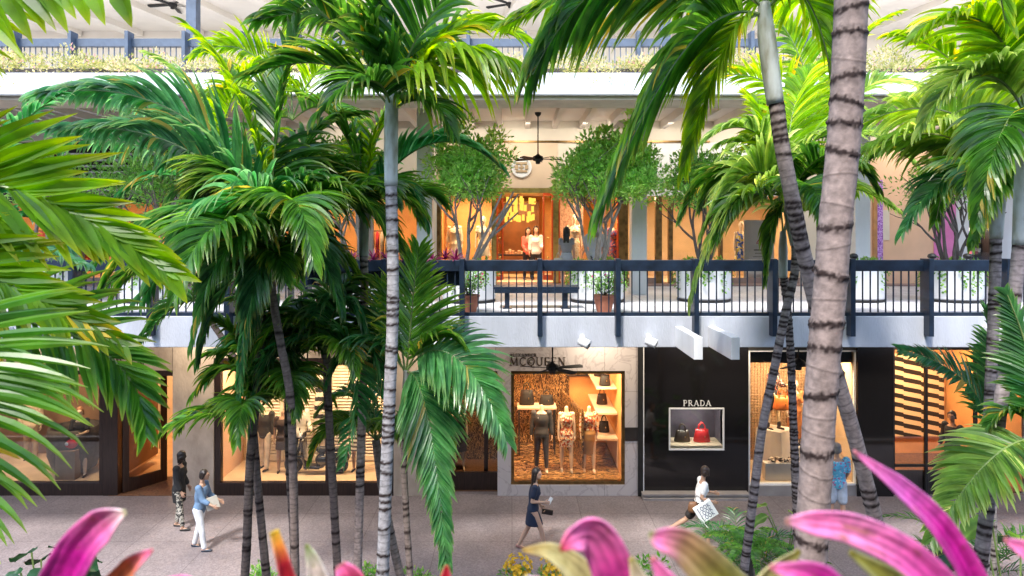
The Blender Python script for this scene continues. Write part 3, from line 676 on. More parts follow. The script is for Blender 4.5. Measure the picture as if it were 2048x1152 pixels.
lamp('display_light', (Xg(1045), DG + 3.0, Z(378, DG) - .12), 60, (1, .55, .18), .8, .6, None, ga)
# right hand gallery shops
gb = thing('shop_front', 'upper shop front with white sign wall and warm lit glass left of the thick trunk', 'shop front', (Xg(1400), DG, ZG))
gpart(gb, 'sign_wall', M['white2'], (1250, 285, 1600, 392)); gpart(gb, 'header_wall', M['cream'], (1420, 235, 1700, 285))
lettering('URS EL', 1408, 374, DG, .17, .22, mat=M['letter'], parent=gb)
gpart(gb, 'pilaster', M['cream'], (1600, 285, 1640, 570)); gpart(gb, 'bronze_pier', M['bronze'], (1312, 392, 1324, 570), (1338, 392, 1346, 570), (1250, 392, 1256, 570), (1440, 392, 1446, 570), D=DG - .03)
gpart(gb, 'sill', M['gstep'], (1256, 556, 1312, 570), (1346, 556, 1600, 570))
b = MB(); b.pr(1256, 392, 1600, 556, DG + .1, .008); b.build('pane', M['glass'], gb)
groom(gb, 1254, 1600, 386, 3.2, M['warmwall'], M['sandfloor'])
gpart(gb, 'sign_board', pm("pale_notice_board", (.60, .50, .42), .6, .04, 2), (1488, 440, 1548, 566), D=DG + .35, th=.04)
lettering('46', 1512, 490, DG + .349, .17, .02, mat=pm("red_lettering", (.7, .05, .06), .5), parent=gb, name='number')
b = MB()
for r_ in ((1508, 499, 1540, 501), (1510, 506, 1538, 507), (1506, 513, 1542, 514)): b.pr(*r_, DG + .343, .006)
b.build('small_print', M['letter'], gb)
for px in (1290, 1400, 1530): lamp('display_light', (Xg(px), DG + .9, Z(386, DG) - .1), 36, (1, .62, .3), .6, .4, None, gb)
gc = thing('shop_front', 'peach upper wall with a purple sequin strip right of the thick trunk', 'shop front', (Xg(1800), DG, ZG))
gpart(gc, 'wall', M['peach'], (1640, 285, 1868, 570)); gpart(gc, 'header_wall', M['cream'], (1700, 235, 2160, 285))
gpart(gc, 'sequin_strip', M['purple'], (1755, 360, 1766, 560), D=DG - .03); gpart(gc, 'wood_strip', pm("honey_wood", (.45, .22, .08), .4, .2, 5), (1747, 360, 1755, 566), D=DG - .05)
gpart(gc, 'plaque', M['cream'], (1766, 420, 1779, 480), D=DG - .02); gpart(gc, 'pink_panel', M['pinkwall'], (1868, 300, 1912, 570), D=DG - .02); gpart(gc, 'white_wall', M['white2'], (1912, 285, 1938, 570), (2000, 285, 2160, 570), (1938, 285, 2000, 440))
gpart(gc, 'sill', M['gstep'], (1938, 555, 2000, 570))
b = MB(); b.pr(1938, 440, 2000, 555, DG + .1, .008); b.build('pane', M['glass'], gc)
groom(gc, 1938, 2000, 440, 2.0, M['brown'], M['sandfloor'])
lamp('display_light', (Xg(1968), DG + 1, Z(440, DG) - .1), 40, (1, .8, .6), .5, .3, None, gc)
for px_ in (930, 1045, 1170, 1330, 1460, 1580, 1800, 700): lamp('wall_light', (Xg(px_), DG - 1.3, H + 2.95), 20 if px_ != 1800 else 30, (1, .80, .60), .5, .3, (R(28), 0, 0), gc)
# left hand gallery shops
gd = thing('shop_front', 'upper shop front with orange lit windows and dark piers behind the left palms', 'shop front', (Xg(300), DG, ZG))
gpart(gd, 'header_wall', M['cream'], (-200, 235, 790, 285)); gpart(gd, 'sign_wall', M['cream'], (560, 285, 858, 380)); gpart(gd, 'louvre_wall', M['bmetal'], (-200, 285, 560, 405))
b = MB()
for k in range(7): b.pr(120, 306 + k * 12, 560, 310 + k * 12, DG - .5, .1)
b.pr(118, 300, 120, 390, DG - .5, .4); b.pr(560, 300, 562, 390, DG - .5, .4)
b.build('louvre_slats', M['white2'], gd)
gpart(gd, 'pier', M['grey'], (138, 405, 162, 570), (92, 405, 110, 570), (330, 405, 352, 570), (540, 405, 566, 570), (640, 380, 655, 570), (735, 380, 745, 570), (-60, 405, -30, 570), (230, 405, 238, 570), (440, 405, 450, 570), D=DG - .05)
gpart(gd, 'sill', M['gstep'], (-200, 556, 858, 570), D=DG + .0)
b = MB(); b.pr(-200, 380, 858, 556, DG + .22, .008); b.build('pane', M['glass'], gd)
groom(gd, -200, 858, 372, 2.6, M['orangewall'], M['sandfloor'])
for px in (-60, 60, 200, 330, 470, 610, 700, 800): lamp('display_light', (Xg(px), DG + .9, Z(372, DG) - .1), 28, (1, .58, .26), .6, .4, None, gd)
# columns of the gallery
for k, (px, D, lab) in enumerate(((849, 16.6, 'slim white square column behind the pale central palm'), (1279, 17.2, 'slim white square column right of the gallery trees'), (1726, 17.2, 'slim white square column beside the thick ringed trunk'), (412, 17.2, 'slim white square column hidden behind the left palms'))):
    t = thing('gallery_column', lab, 'column', (X(px, D), D, ZG), 'white columns of the gallery')
    MB().box(X(px, D) - .19, X(px, D) + .19, D, D + .38, ZG, H + 3.25).build('shaft', M['white2'], t, bevel=.01)
    MB().box(X(px, D) - .21, X(px, D) + .21, D - .02, D + .4, ZG + .003, ZG + .1).build('plinth', M['white2'], t)

# the gallery building on the camera's own side of the courtyard: it shades the lower court
ob = thing('opposite_building', 'pale stuccoed gallery building on the near side of the court, behind the viewer', 'building', (0, -5, 0))
OBH = 11.5
b = MB(); b.box(-45, 45, -8, -4.6, 0, OBH); b.build('wall', M['stone'], ob)
for zz in (4.4, 9.2): MB().box(-45, 45, -4.6, -3.2, zz, zz + .5).build('deck', M['white'], ob)
b = MB()
for k in range(-12, 13): b.box(k * 3.6 - 1.4, k * 3.6 + 1.4, -4.62, -4.58, .4, 3.4); b.box(k * 3.6 - 1.4, k * 3.6 + 1.4, -4.62, -4.58, 5.2, 8.4)
b.build('window', M['granite'], ob)
# ------------------------------------------------------------------ palms
LM = {
 'green':  leafmat("palm_leaf_green", (0.016, 0.064, 0.012), (0.048, 0.155, 0.022), (0.135, 0.285, 0.038), (0.542, 0.398, 0.072), .50, .34, spec=.6),
 'blue':   leafmat("palm_leaf_blue_green", (0.014, 0.070, 0.028), (0.036, 0.148, 0.056), (0.115, 0.285, 0.105), (0.465, 0.341, 0.084), .44, .30, spec=.7),
 'lime':   leafmat("palm_leaf_lime", (0.046, 0.121, 0.010), (0.139, 0.270, 0.017), (0.372, 0.454, 0.036), (0.750, 0.511, 0.048), .54, .40),
 'pale':   leafmat("palm_leaf_pale", (0.062, 0.142, 0.030), (0.171, 0.284, 0.060), (0.465, 0.511, 0.132), (0.750, 0.738, 0.300), .44, .40),
 'dark':   leafmat("palm_leaf_dark", (0.012, 0.060, 0.018), (0.033, 0.132, 0.034), (0.09, 0.23, 0.055), (0.388, 0.284, 0.060), .46, .31, spec=.7),
}
M['rachis'] = pm("palm_midrib", (.17, .24, .07), .45, .25, 6)
M['rachis2'] = pm("palm_midrib_pale", (.42, .40, .22), .5, .25, 6)
M['trunk'] = colmat("palm_trunk_bark", .85, .2, .26, .3, 22)
M['shaft'] = pm("palm_crownshaft", (.46, .48, .46), .55, .15, 5, .12, 30, c2=(.25, .235, .17), stretch=(2.2, 2.2, .7))
GL_L, GL_W, GL_N = 1.0, 1.0, 1.0
def frond(mb_, pts, n=34, L=.65, wid=.045, droop=.55, ang=(62, 22), vee=25, roll=0, start=.12, tone=.5, wear=.3, stiff=1.0, pr=.014, bend=0.0, seg=7, ragged=.1, side=None):
    """a feather leaf: rachis through pts (4 control points), leaflets both sides. mb_ material 0 leaf, 1 midrib"""
    NR = 26; L *= GL_L; wid *= GL_W; n = int(n * GL_N)
    rs = [bez(pts, k / NR) for k in range(NR + 1)]
    mb_.cur = 1
    mb_.tube(rs, [pr * (1 - .8 * k / NR) + .0015 for k in range(NR + 1)], 5)
    mb_.cur = 0
    G = Vector((0, 0, -1)); up = Vector((0, 0, 1))
    chord = (rs[-1] - rs[0])
    def fr(t):
        p = bez(pts, t); T_ = (bez(pts, min(1, t + .02)) - bez(pts, max(0, t - .02))).normalized()
        S_ = T_.cross(up)
        if S_.length < .15: S_ = T_.cross(Vector((chord.x, chord.y, 0)).normalized() if Vector((chord.x, chord.y, 0)).length > .01 else Vector((0, 1, 0)))
        if side: S_ = Vector(side); S_ = S_ - T_ * S_.dot(T_)
        S_.normalize(); S_ = (Matrix.Rotation(R(roll), 3, T_) @ S_); N_ = S_.cross(T_).normalized()
        return p, T_, S_, N_
    for i in range(n):
        for sd_ in (-1, 1):
            u = (i + .5 + random.uniform(-.3, .3) + (.25 if sd_ > 0 else 0)) / n
            t = min(.995, start + (1 - start) * u)
            if random.random() < ragged * .3: continue
            p, T_, S_, N_ = fr(t)
            a = R(ang[0] + (ang[1] - ang[0]) * u ** 1.2 + random.uniform(-5, 5)); v = R(vee + random.uniform(-8, 8))
            d = (T_ * math.cos(a) + (S_ * (sd_ * math.cos(v)) + N_ * math.sin(v)) * math.sin(a)).normalized()
            ln = L * (.62 + .38 * math.sin(math.pi * min(1, u * 1.5 + .12))) * (1 if u < .6 else 1 - .5 * (u - .6) / .4) * random.uniform(.88, 1.08)
            if random.random() < ragged: ln *= random.uniform(.6, .95)
            nl = N_ * math.cos(v) - S_ * (sd_ * math.sin(v)); nl = (nl - d * nl.dot(d)).normalized()
            nl = Matrix.Rotation(R(random.uniform(-14, 14)), 3, d) @ nl
            tn = min(1, max(0, tone + random.uniform(-.34, .30))); wr = 1 if random.random() < wear * .07 else 0
            dr = droop * random.uniform(.7, 1.3); prev = None; q = p.copy(); st = ln / seg
            kink = random.randint(2, seg - 1) if random.random() < wear * .5 else -1
            for k in range(seg + 1):
                s_ = k / seg
                w_ = wid * (.4 + .6 * min(1, s_ * 2.6)) * (1 - max(0, s_ - .5) / .5) ** .75 + .0015
                B_ = d.cross(nl).normalized(); lift = nl * (w_ * .40)
                c_ = (tn, s_, max(wr * .8, (wear * .7 * max(0, (s_ - .7) / .3))), 1)
                i0 = mb_.vert(q - B_ * w_ / 2 + lift, c_); i1 = mb_.vert(q, (max(0, tn - .12), s_, c_[2], 1)); i2 = mb_.vert(q + B_ * w_ / 2 + lift, c_)
                if prev: mb_.face(prev[0], prev[1], i1, i0); mb_.face(prev[1], prev[2], i2, i1)
                prev = (i0, i1, i2)
                g = dr * (.35 + s_ * 1.1) / seg * (3.2 if k == kink else 1) * 1.6
                nd = (d + G * g + T_ * (bend / seg)).normalized()
                ax = d.cross(nd)
                if ax.length > 1e-6:
                    rot = Matrix.Rotation(d.angle(nd), 3, ax.normalized()); nl = (rot @ nl).normalized()
                d = nd; q = q + d * st
def trunk_mesh(pts, r0, r1, ring=.12, n=14, dark=.5, rough_=.5, seed=1, base_col=(.34, .29, .27), scar_col=(.026, .016, .014), step=.02):
    rnd = random.Random(seed)
    sp_ = spline(pts, 10)
    d = [0]
    for i in range(1, len(sp_)): d.append(d[-1] + (sp_[i] - sp_[i-1]).length)
    tot = d[-1]; m = max(8, int(tot / step)); b = MB(); b.sm = True
    rings = []; z = rnd.uniform(.02, ring)
    while z < tot: rings.append((z, rnd.random() < dark, rnd.uniform(-.03, .03), rnd.uniform(0, 6.28), rnd.uniform(.5, 1.5))); z += ring * rnd.uniform(.7, 1.3)
    prev = None; j = 0; a = Vector((1, 0, 0)); ri = 0
    for k in range(m + 1):
        s_ = tot * k / m
        while j < len(d) - 2 and d[j + 1] < s_: j += 1
        f_ = (s_ - d[j]) / max(1e-6, d[j + 1] - d[j]); c = sp_[j].lerp(sp_[j + 1], f_); t = (sp_[j + 1] - sp_[j]).normalized()
        a = (a - t * a.dot(t)).normalized(); bb = t.cross(a); rad = r0 + (r1 - r0) * (s_ / tot); cur = []
        for q in range(n):
            an = 6.2832 * q / n; dirv = a * math.cos(an) + bb * math.sin(an)
            nz = mnoise.noise(Vector((c.x * 6 + dirv.x * 1.5, c.y * 6 + dirv.y * 1.5, c.z * 9))) ; nz2 = mnoise.noise(Vector((dirv.x * 5, dirv.y * 5, c.z * 40)))
            sc_ = 0; bul = 0
            for (z_, dk, tilt, ph, amp) in rings:
                dd = s_ - z_ - tilt * math.cos(an - ph) * (rad / .1)
                if abs(dd) > .09: continue
                wd = (.0065 if not dk else .021 + .020 * nz2 * rough_)
                e = math.exp(-(dd / max(wd, .005)) ** 2); sc_ = max(sc_, min(1, e * (1.35 if dk else .6) * (.85 + .5 * nz2)))
                bul += e * (.022 + (.16 * max(0, nz2 + .12) * rough_ if dk else .0)) * amp
                bul += math.exp(-((dd + .02) / .02) ** 2) * .008
            wea = max(0, min(1, nz * 1.1 + .18)) * .5
            base = [base_col[i_] * (1 - wea * .55) * (1 + .18 * nz2) for i_ in range(3)]
            col = [base[i_] * (1 - sc_) + scar_col[i_] * sc_ for i_ in range(3)]
            cur.append(b.vert(c + dirv * rad * (1 + bul + .03 * nz), (*col, 1)))
        if prev:
            for q in range(n): b.face(prev[q], prev[(q + 1) % n], cur[(q + 1) % n], cur[q])
        else: b.face(*cur[::-1])
        prev = cur
    b.face(*prev); return b
def pxline(l): return [at(*p) for p in l]
def ground_to(pts, lean=0.0):
    """continue a traced trunk straight down to the soil"""
    p, q = pts[-1], pts[-2]; d = (p - q); d.z = min(d.z, -.05)
    if p.z > .1:
        k = (p.z - .0) / -d.z; e = p + d * k
        mid = p + d * k * .5
        pts = pts + [mid, e]
    return pts
def palm(label, trunk_px, r, fronds, shaft=None, lm='green', group='feather palms of the courtyard', ring=.1, dark=.5, rough_=.5, n=14, seed=1, r_base=None, base_col=(.34,.29,.27), fill=0, fillL=1.5, fill_kw=None, crown=None, rach='rachis', kw=None, swell=.2, step=.013):
    """trunk_px: (px, py, D) from the top downwards; fronds: dicts"""
    pts = ground_to(pxline(trunk_px)); base = pts[-1]
    t = thing('palm_tree', label, 'palm tree', (base.x, base.y, .05), group)
    pts_up = pts[::-1]
    trunk_mesh(pts_up, r_base or r * 1.1, r, ring, n, dark, rough_, seed, base_col, step=step).build('trunk', M['trunk'], t)
    if shaft:
        sp_ = spline(pxline(shaft), 6); b = MB(); b.sm = True; m = len(sp_)
        b.tube(sp_, [r * (1.02 + swell * math.sin(math.pi * min(1, .22 + .6 * k / (m - 1)))) * (1 - .3 * max(0, (k / (m - 1) - .6) / .4)) for k in range(m)], 16)
        b.build('crownshaft', M['shaft'], t)
    rnd = random.Random(seed * 13 + 5)
    for f_ in fronds:
        f_ = dict(f_); P = [p if isinstance(p, Vector) else at(*p) for p in f_.pop('p')]
        if len(P) == 3: P = [P[0], P[0].lerp(P[1], .67), P[2].lerp(P[1], .67), P[2]]
        mt = f_.pop('lm', lm); rc = f_.pop('rach', rach)
        k = dict(kw or {}); k.update(f_)
        b = MB(); frond(b, P, **k); b.build('frond', [LM[mt], M[rc]], t)
    if fill:
        c = at(*crown) if crown else pts[0]
        for i in range(fill):
            az = 6.2832 * (i * .381966 + rnd.random() * .1); el = R(rnd.uniform(5, 70)); LL = fillL * rnd.uniform(.8, 1.15)
            h = Vector((math.cos(az), math.sin(az), 0)); d0 = h * math.cos(el) + Vector((0, 0, math.sin(el)))
            P = [c, c + d0 * LL * .4, c + d0 * LL * .6 + h * LL * .2, c + d0 * LL * .55 + h * LL * .45 - Vector((0, 0, LL * rnd.uniform(.15, .5)))]
            k = dict(kw or {}); k.update(fill_kw or {})
            b = MB(); frond(b, P, **k); b.build('frond', [LM[lm], M[rach]], t)
    return t
GL_L, GL_W, GL_N = 1.42, 1.2, 1.35
D1 = 8.0
# central palm
palm('tall pale central palm with long grey crownshaft and ringed silvery trunk',
     [(782, 362, D1), (784, 450, D1), (786, 560, D1), (784, 680, D1), (779, 800, D1), (772, 960, D1), (766, 1130, D1)], .068,
     [dict(p=[(782, 214, D1), (772, 120, D1 + .1), (768, 10, D1 - .2), (765, -170, D1 - .9)], n=34, L=.95, wid=.07, droop=.5, lm='green', tone=.35, roll=90, vee=12, ang=(55, 20)),
      dict(p=[(780, 214, D1), (740, 100, D1), (640, 20, D1 - .3), (540, -70, D1 - .5)], n=32, L=.75, wid=.065, droop=.75, lm='green', tone=.4),
      dict(p=[(780, 216, D1), (725, 140, D1 + .1), (640, 95, D1 + .1), (500, 150, D1)], n=32, L=.62, wid=.055, droop=.5, lm='green', tone=.45),
      dict(p=[(786, 214, D1), (850, 120, D1), (930, 70, D1 - .1), (1040, 130, D1 - .2)], n=32, L=.95, wid=.064, droop=1.4, lm='lime', tone=.35, vee=5),
      dict(p=[(785, 212, D1), (810, 90, D1), (880, -20, D1 - .4), (980, -90, D1 - .6)], n=30, L=.8, wid=.062, droop=.6, lm='green', tone=.4),
      dict(p=[(784, 214, D1), (800, 140, D1 + .4), (860, 60, D1 + .9), (960, 40, D1 + 1.3)], n=28, L=.7, wid=.06, droop=.6, lm='lime', tone=.4),
      dict(p=[(786, 212, D1), (850, 60, D1 + .2), (950, 20, D1 + .3), (1075, 95, D1 + .3)], n=34, L=.7, wid=.055, droop=.7, lm='lime', tone=.5, roll=25),
      dict(p=[(780, 212, D1), (720, 60, D1 + .3), (640, 0, D1 + .4), (520, 40, D1 + .5)], n=34, L=.7, wid=.055, droop=.7, lm='green', tone=.5, roll=25),
      dict(p=[(782, 218, D1), (770, 150, D1 - .3), (730, 130, D1 - .6), (640, 230, D1 - .8)], n=26, L=.6, wid=.055, droop=.9, lm='green', tone=.3),
      dict(p=[(784, 218, D1), (800, 160, D1 + .5), (760, 130, D1 + 1), (700, 180, D1 + 1.5)], n=26, L=.7, wid=.06, droop=1.0, lm='green', tone=.3),
      dict(p=[(786, 218, D1), (830, 190, D1 - .1), (870, 190, D1 - .2), (900, 260, D1 - .3)], n=18, L=.55, wid=.05, droop=1.2, lm='green', tone=.3)],
     shaft=[(782, 372, D1), (782, 290, D1), (783, 215, D1), (784, 180, D1)], ring=.085, dark=.62, rough_=1.1, seed=3, base_col=(.36, .34, .345), n=18)
# smaller palm behind it
D2 = 9.4
palm('smaller palm with pale swollen crownshaft just left of the tall central palm',
     [(727, 508, D2), (729, 560, D2), (728, 640, D2), (726, 760, D2), (722, 900, D2)], .056,
     [dict(p=[(734, 405, D2), (790, 310, D2), (890, 225, D2), (1000, 335, D2)], n=42, L=.55, wid=.055, droop=.5, lm='blue', tone=.75, ang=(55, 15)),
      dict(p=[(728, 405, D2), (690, 330, D2), (620, 290, D2), (520, 330, D2)], n=32, L=.6, wid=.05, droop=.7, lm='green', tone=.4),
      dict(p=[(728, 405, D2), (720, 320, D2), (690, 230, D2), (600, 190, D2)], n=32, L=.6, wid=.05, droop=.6, lm='green', tone=.5),
      dict(p=[(730, 405, D2), (735, 310, D2), (760, 220, D2 + .2), (840, 190, D2 + .3)], n=32, L=.6, wid=.05, droop=.6, lm='lime', tone=.4),
      dict(p=[(734, 408, D2), (770, 360, D2), (820, 350, D2), (850, 450, D2)], n=26, L=.5, wid=.045, droop=.8, lm='blue', tone=.5),
      dict(p=[(726, 408, D2), (700, 350, D2), (640, 350, D2), (590, 470, D2)], n=28, L=.62, wid=.055, droop=.8, lm='dark', tone=.5),
      dict(p=[(728, 408, D2), (710, 330, D2 + .5), (650, 300, D2 + .9), (640, 420, D2 + 1)], n=28, L=.62, wid=.055, droop=.9, lm='green', tone=.35)],
     shaft=[(728, 512, D2), (728, 460, D2), (730, 415, D2), (733, 390, D2)], ring=.075, dark=.25, seed=5, base_col=(.33, .26, .24), fill=4, fillL=1.3, crown=(729, 408, D2), fill_kw=dict(n=26, L=.5, wid=.045))
# large glossy left palm
D3 = 8.6
palm('big glossy palm with a broad arching frond left of centre and a leaning thin trunk',
     [(540, 545, D3), (548, 610, D3), (562, 690, D3), (580, 790, D3), (586, 930, D3), (590, 1120, D3)], .05,
     [dict(p=[(555, 470, D3), (560, 350, D3 - .3), (430, 350, D3 - .7), (290, 590, D3 - .9)], n=46, L=.74, wid=.058, droop=.9, lm='blue', tone=.75, ang=(70, 25), vee=8, roll=30),
      dict(p=[(535, 460, D3), (480, 290, D3), (330, 140, D3), (80, 190, D3)], n=50, L=.68, wid=.06, droop=.7, lm='blue', tone=.75, ang=(52, 18), roll=35),
      dict(p=[(535, 460, D3), (460, 340, D3), (340, 230, D3 + .2), (110, 260, D3 + .3)], n=50, L=.68, wid=.06, droop=.9, lm='blue', tone=.75, ang=(52, 18), roll=35),
      dict(p=[(538, 460, D3), (530, 320, D3), (480, 150, D3), (380, 60, D3)], n=36, L=.62, wid=.05, droop=.75, lm='lime', tone=.5),
      dict(p=[(540, 460, D3), (545, 330, D3), (555, 180, D3 - .1), (600, 60, D3 - .2)], n=34, L=.72, wid=.06, droop=.6, lm='green', tone=.3, roll=70),
      dict(p=[(545, 460, D3), (590, 360, D3), (650, 330, D3), (720, 430, D3)], n=32, L=.62, wid=.055, droop=.8, lm='dark', tone=.5),
      dict(p=[(545, 460, D3), (580, 330, D3 + .4), (620, 240, D3 + .6), (720, 230, D3 + .8)], n=32, L=.62, wid=.055, droop=.7, lm='green', tone=.35),
      dict(p=[(538, 470, D3), (500, 430, D3 - .5), (430, 480, D3 - .8), (390, 680, D3 - .9)], n=38, L=.6, wid=.05, droop=1.1, lm='dark', tone=.65),
      dict(p=[(540, 480, D3), (530, 500, D3 - .4), (500, 560, D3 - .6), (480, 760, D3 - .6)], n=40, L=.42, wid=.05, droop=1.3, lm='blue', tone=.7, ang=(45, 15), wear=.5),
      dict(p=[(535, 470, D3), (470, 410, D3), (330, 400, D3), (200, 520, D3)], n=40, L=.6, wid=.05, droop=.8, lm='dark', tone=.6),
      dict(p=[(545, 475, D3), (600, 430, D3 - .3), (640, 470, D3 - .4), (680, 620, D3 - .5)], n=32, L=.5, wid=.045, droop=1.0, lm='dark', tone=.5),
      dict(p=[(545, 470, D3), (575, 420, D3 + .2), (640, 440, D3 + .4), (690, 540, D3 + .5)], n=32, L=.5, wid=.045, droop=.8, lm='dark', tone=.45),
      dict(p=[(538, 460, D3), (500, 300, D3 + .6), (420, 230, D3 + .9), (330, 330, D3 + 1)], n=34, L=.6, wid=.05, droop=.9, lm='blue', tone=.5),
      dict(p=[(540, 465, D3), (510, 380, D3 + .3), (440, 330, D3 + .7), (370, 430, D3 + .8)], n=34, L=.6, wid=.05, droop=.9, lm='green', tone=.35)],
     shaft=[(540, 552, D3), (538, 520, D3), (538, 490, D3), (540, 460, D3)], ring=.065, dark=.2, seed=8, base_col=(.20, .15, .13), fill=9, fillL=2.1, crown=(540, 465, D3), fill_kw=dict(n=38, L=.66, wid=.05, droop=.8, tone=.5))
palm('tall lime palm behind the trunk group reaching up before the terrace shrubs',
     [(585, 260, 11.2), (583, 500, 11.2), (580, 800, 11.2), (588, 1100, 11.2)], .05,
     [dict(p=[(585, 240, 11.2), (550, 120, 11.2), (480, 60, 11.2), (390, 110, 11.1)], n=38, L=.55, wid=.045, droop=.6, lm='lime', tone=.6, roll=25),
      dict(p=[(585, 240, 11.2), (540, 170, 11.1), (460, 150, 11.0), (380, 240, 10.9)], n=38, L=.55, wid=.045, droop=.6, lm='lime', tone=.4, roll=25),
      dict(p=[(585, 240, 11.2), (580, 110, 11.2), (570, 20, 11.2), (520, -60, 11.2)], n=36, L=.5, wid=.045, droop=.6, lm='lime', tone=.5, roll=40),
      dict(p=[(585, 240, 11.2), (620, 130, 11.2), (680, 80, 11.2), (770, 130, 11.2)], n=36, L=.5, wid=.045, droop=.6, lm='lime', tone=.5),
      dict(p=[(585, 240, 11.2), (640, 190, 11.1), (690, 200, 11.0), (740, 300, 10.9)], n=36, L=.5, wid=.045, droop=.7, lm='green', tone=.5),
      dict(p=[(585, 240, 11.2), (560, 220, 11.0), (520, 250, 10.9), (490, 350, 10.8)], n=34, L=.45, wid=.045, droop=.8, lm='pale', tone=.4)],
     ring=.07, dark=.3, seed=49)
# palm beyond the trunk group, feathering over the railing
palm('slender palm behind the trunk group feathering over the railing at left',
     [(420, 640, 10.8), (470, 720, 10.8), (504, 830, 10.8), (521, 1040, 10.8)], .045,
     [dict(p=[(420, 620, 10.8), (380, 520, 10.7), (300, 500, 10.6), (190, 590, 10.5)], n=36, L=.45, wid=.04, droop=.7, lm='green', tone=.4, roll=25),
      dict(p=[(420, 620, 10.8), (400, 500, 10.8), (340, 440, 10.7), (250, 440, 10.6)], n=36, L=.45, wid=.04, droop=.6, lm='blue', tone=.6, roll=30),
      dict(p=[(420, 620, 10.8), (470, 520, 10.8), (560, 520, 10.8), (640, 620, 10.8)], n=34, L=.42, wid=.04, droop=.7, lm='green', tone=.4),
      dict(p=[(420, 620, 10.8), (390, 580, 10.6), (330, 600, 10.5), (260, 720, 10.4)], n=34, L=.4, wid=.04, droop=.7, lm='dark', tone=.6, roll=20)],
     ring=.07, dark=.2, seed=47, base_col=(.2, .15, .13))
# straight dark trunk palm further left
D4 = 9.0
palm('straight dark trunk palm with tattered hanging leaf at far left of the trunk group',
     [(524, 560, D4), (520, 700, D4), (510, 820, D4), (500, 930, D4), (494, 1080, D4), (490, 1150, D4)], .052,
     [dict(p=[(524, 555, D4), (520, 430, D4), (470, 330, D4), (360, 330, D4)], n=36, L=.6, wid=.05, droop=.8, lm='dark', tone=.5),
      dict(p=[(524, 555, D4), (500, 500, D4), (430, 560, D4), (400, 720, D4)], n=34, L=.55, wid=.05, droop=1.0, lm='dark', tone=.45),
      dict(p=[(526, 555, D4), (560, 470, D4), (630, 480, D4), (690, 600, D4)], n=34, L=.55, wid=.05, droop=.9, lm='dark', tone=.5),
      dict(p=[(524, 555, D4), (530, 420, D4 + .3), (600, 330, D4 + .5), (680, 330, D4 + .6)], n=34, L=.6, wid=.05, droop=.8, lm='dark', tone=.4),
      dict(p=[(522, 560, D4), (510, 580, D4 - .3), (495, 640, D4 - .4), (475, 860, D4 - .4)], n=36, L=.34, wid=.05, droop=1.4, lm='blue', tone=.75, ang=(40, 12), wear=.6)],
     ring=.06, dark=.2, seed=9, base_col=(.15, .115, .10), fill=5, fillL=1.7, fill_kw=dict(n=34, L=.55, wid=.045, droop=.8, tone=.5))
palm('short leaning palm whose trunk crosses the straight dark trunk at left',
     [(505, 830, 9.2), (512, 930, 9.2), (522, 1040, 9.2), (532, 1140, 9.2)], .05,
     [dict(p=[(505, 830, 9.2), (500, 740, 9.2), (460, 700, 9.2), (390, 790, 9.2)], n=30, L=.5, wid=.045, droop=1.0, lm='green', tone=.45),
      dict(p=[(505, 830, 9.2), (505, 730, 9.2), (470, 660, 9.2), (430, 640, 9.2)], n=30, L=.5, wid=.045, droop=.9, lm='green', tone=.5),
      dict(p=[(505, 830, 9.2), (520, 720, 9.2), (560, 670, 9.2), (600, 760, 9.2)], n=30, L=.5, wid=.045, droop=.9, lm='dark', tone=.6)],
     ring=.07, dark=.2, seed=10, base_col=(.20, .15, .13), fill=5, fillL=1.25, crown=(505, 830, 9.2), fill_kw=dict(n=30, L=.42, wid=.04, droop=.8, tone=.6))
palm('thin dark palm in front of the black scooter window with drooping low crown',
     [(577, 735, 9.6), (576, 850, 9.6), (580, 960, 9.6), (586, 1060, 9.6), (588, 1125, 9.6)], .05,
     [dict(p=[(577, 735, 9.6), (560, 650, 9.6), (480, 640, 9.6), (420, 760, 9.5)], n=36, L=.55, wid=.048, droop=.9, lm='blue', tone=.6),
      dict(p=[(577, 735, 9.6), (560, 690, 9.4), (530, 700, 9.3), (490, 850, 9.2)], n=34, L=.5, wid=.048, droop=1.0, lm='blue', tone=.5),
      dict(p=[(577, 735, 9.6), (580, 640, 9.6), (520, 570, 9.6), (430, 610, 9.6)], n=34, L=.5, wid=.045, droop=.8, lm='dark', tone=.6),
      dict(p=[(577, 735, 9.6), (585, 660, 9.5), (620, 640, 9.4), (650, 720, 9.4)], n=30, L=.45, wid=.045, droop=1.0, lm='dark', tone=.6)],
     ring=.07, dark=.2, seed=11, base_col=(.20, .15, .13), fill=5, fillL=1.25, crown=(577, 735, 9.6), fill_kw=dict(n=30, L=.42, wid=.04, droop=.8, tone=.6))
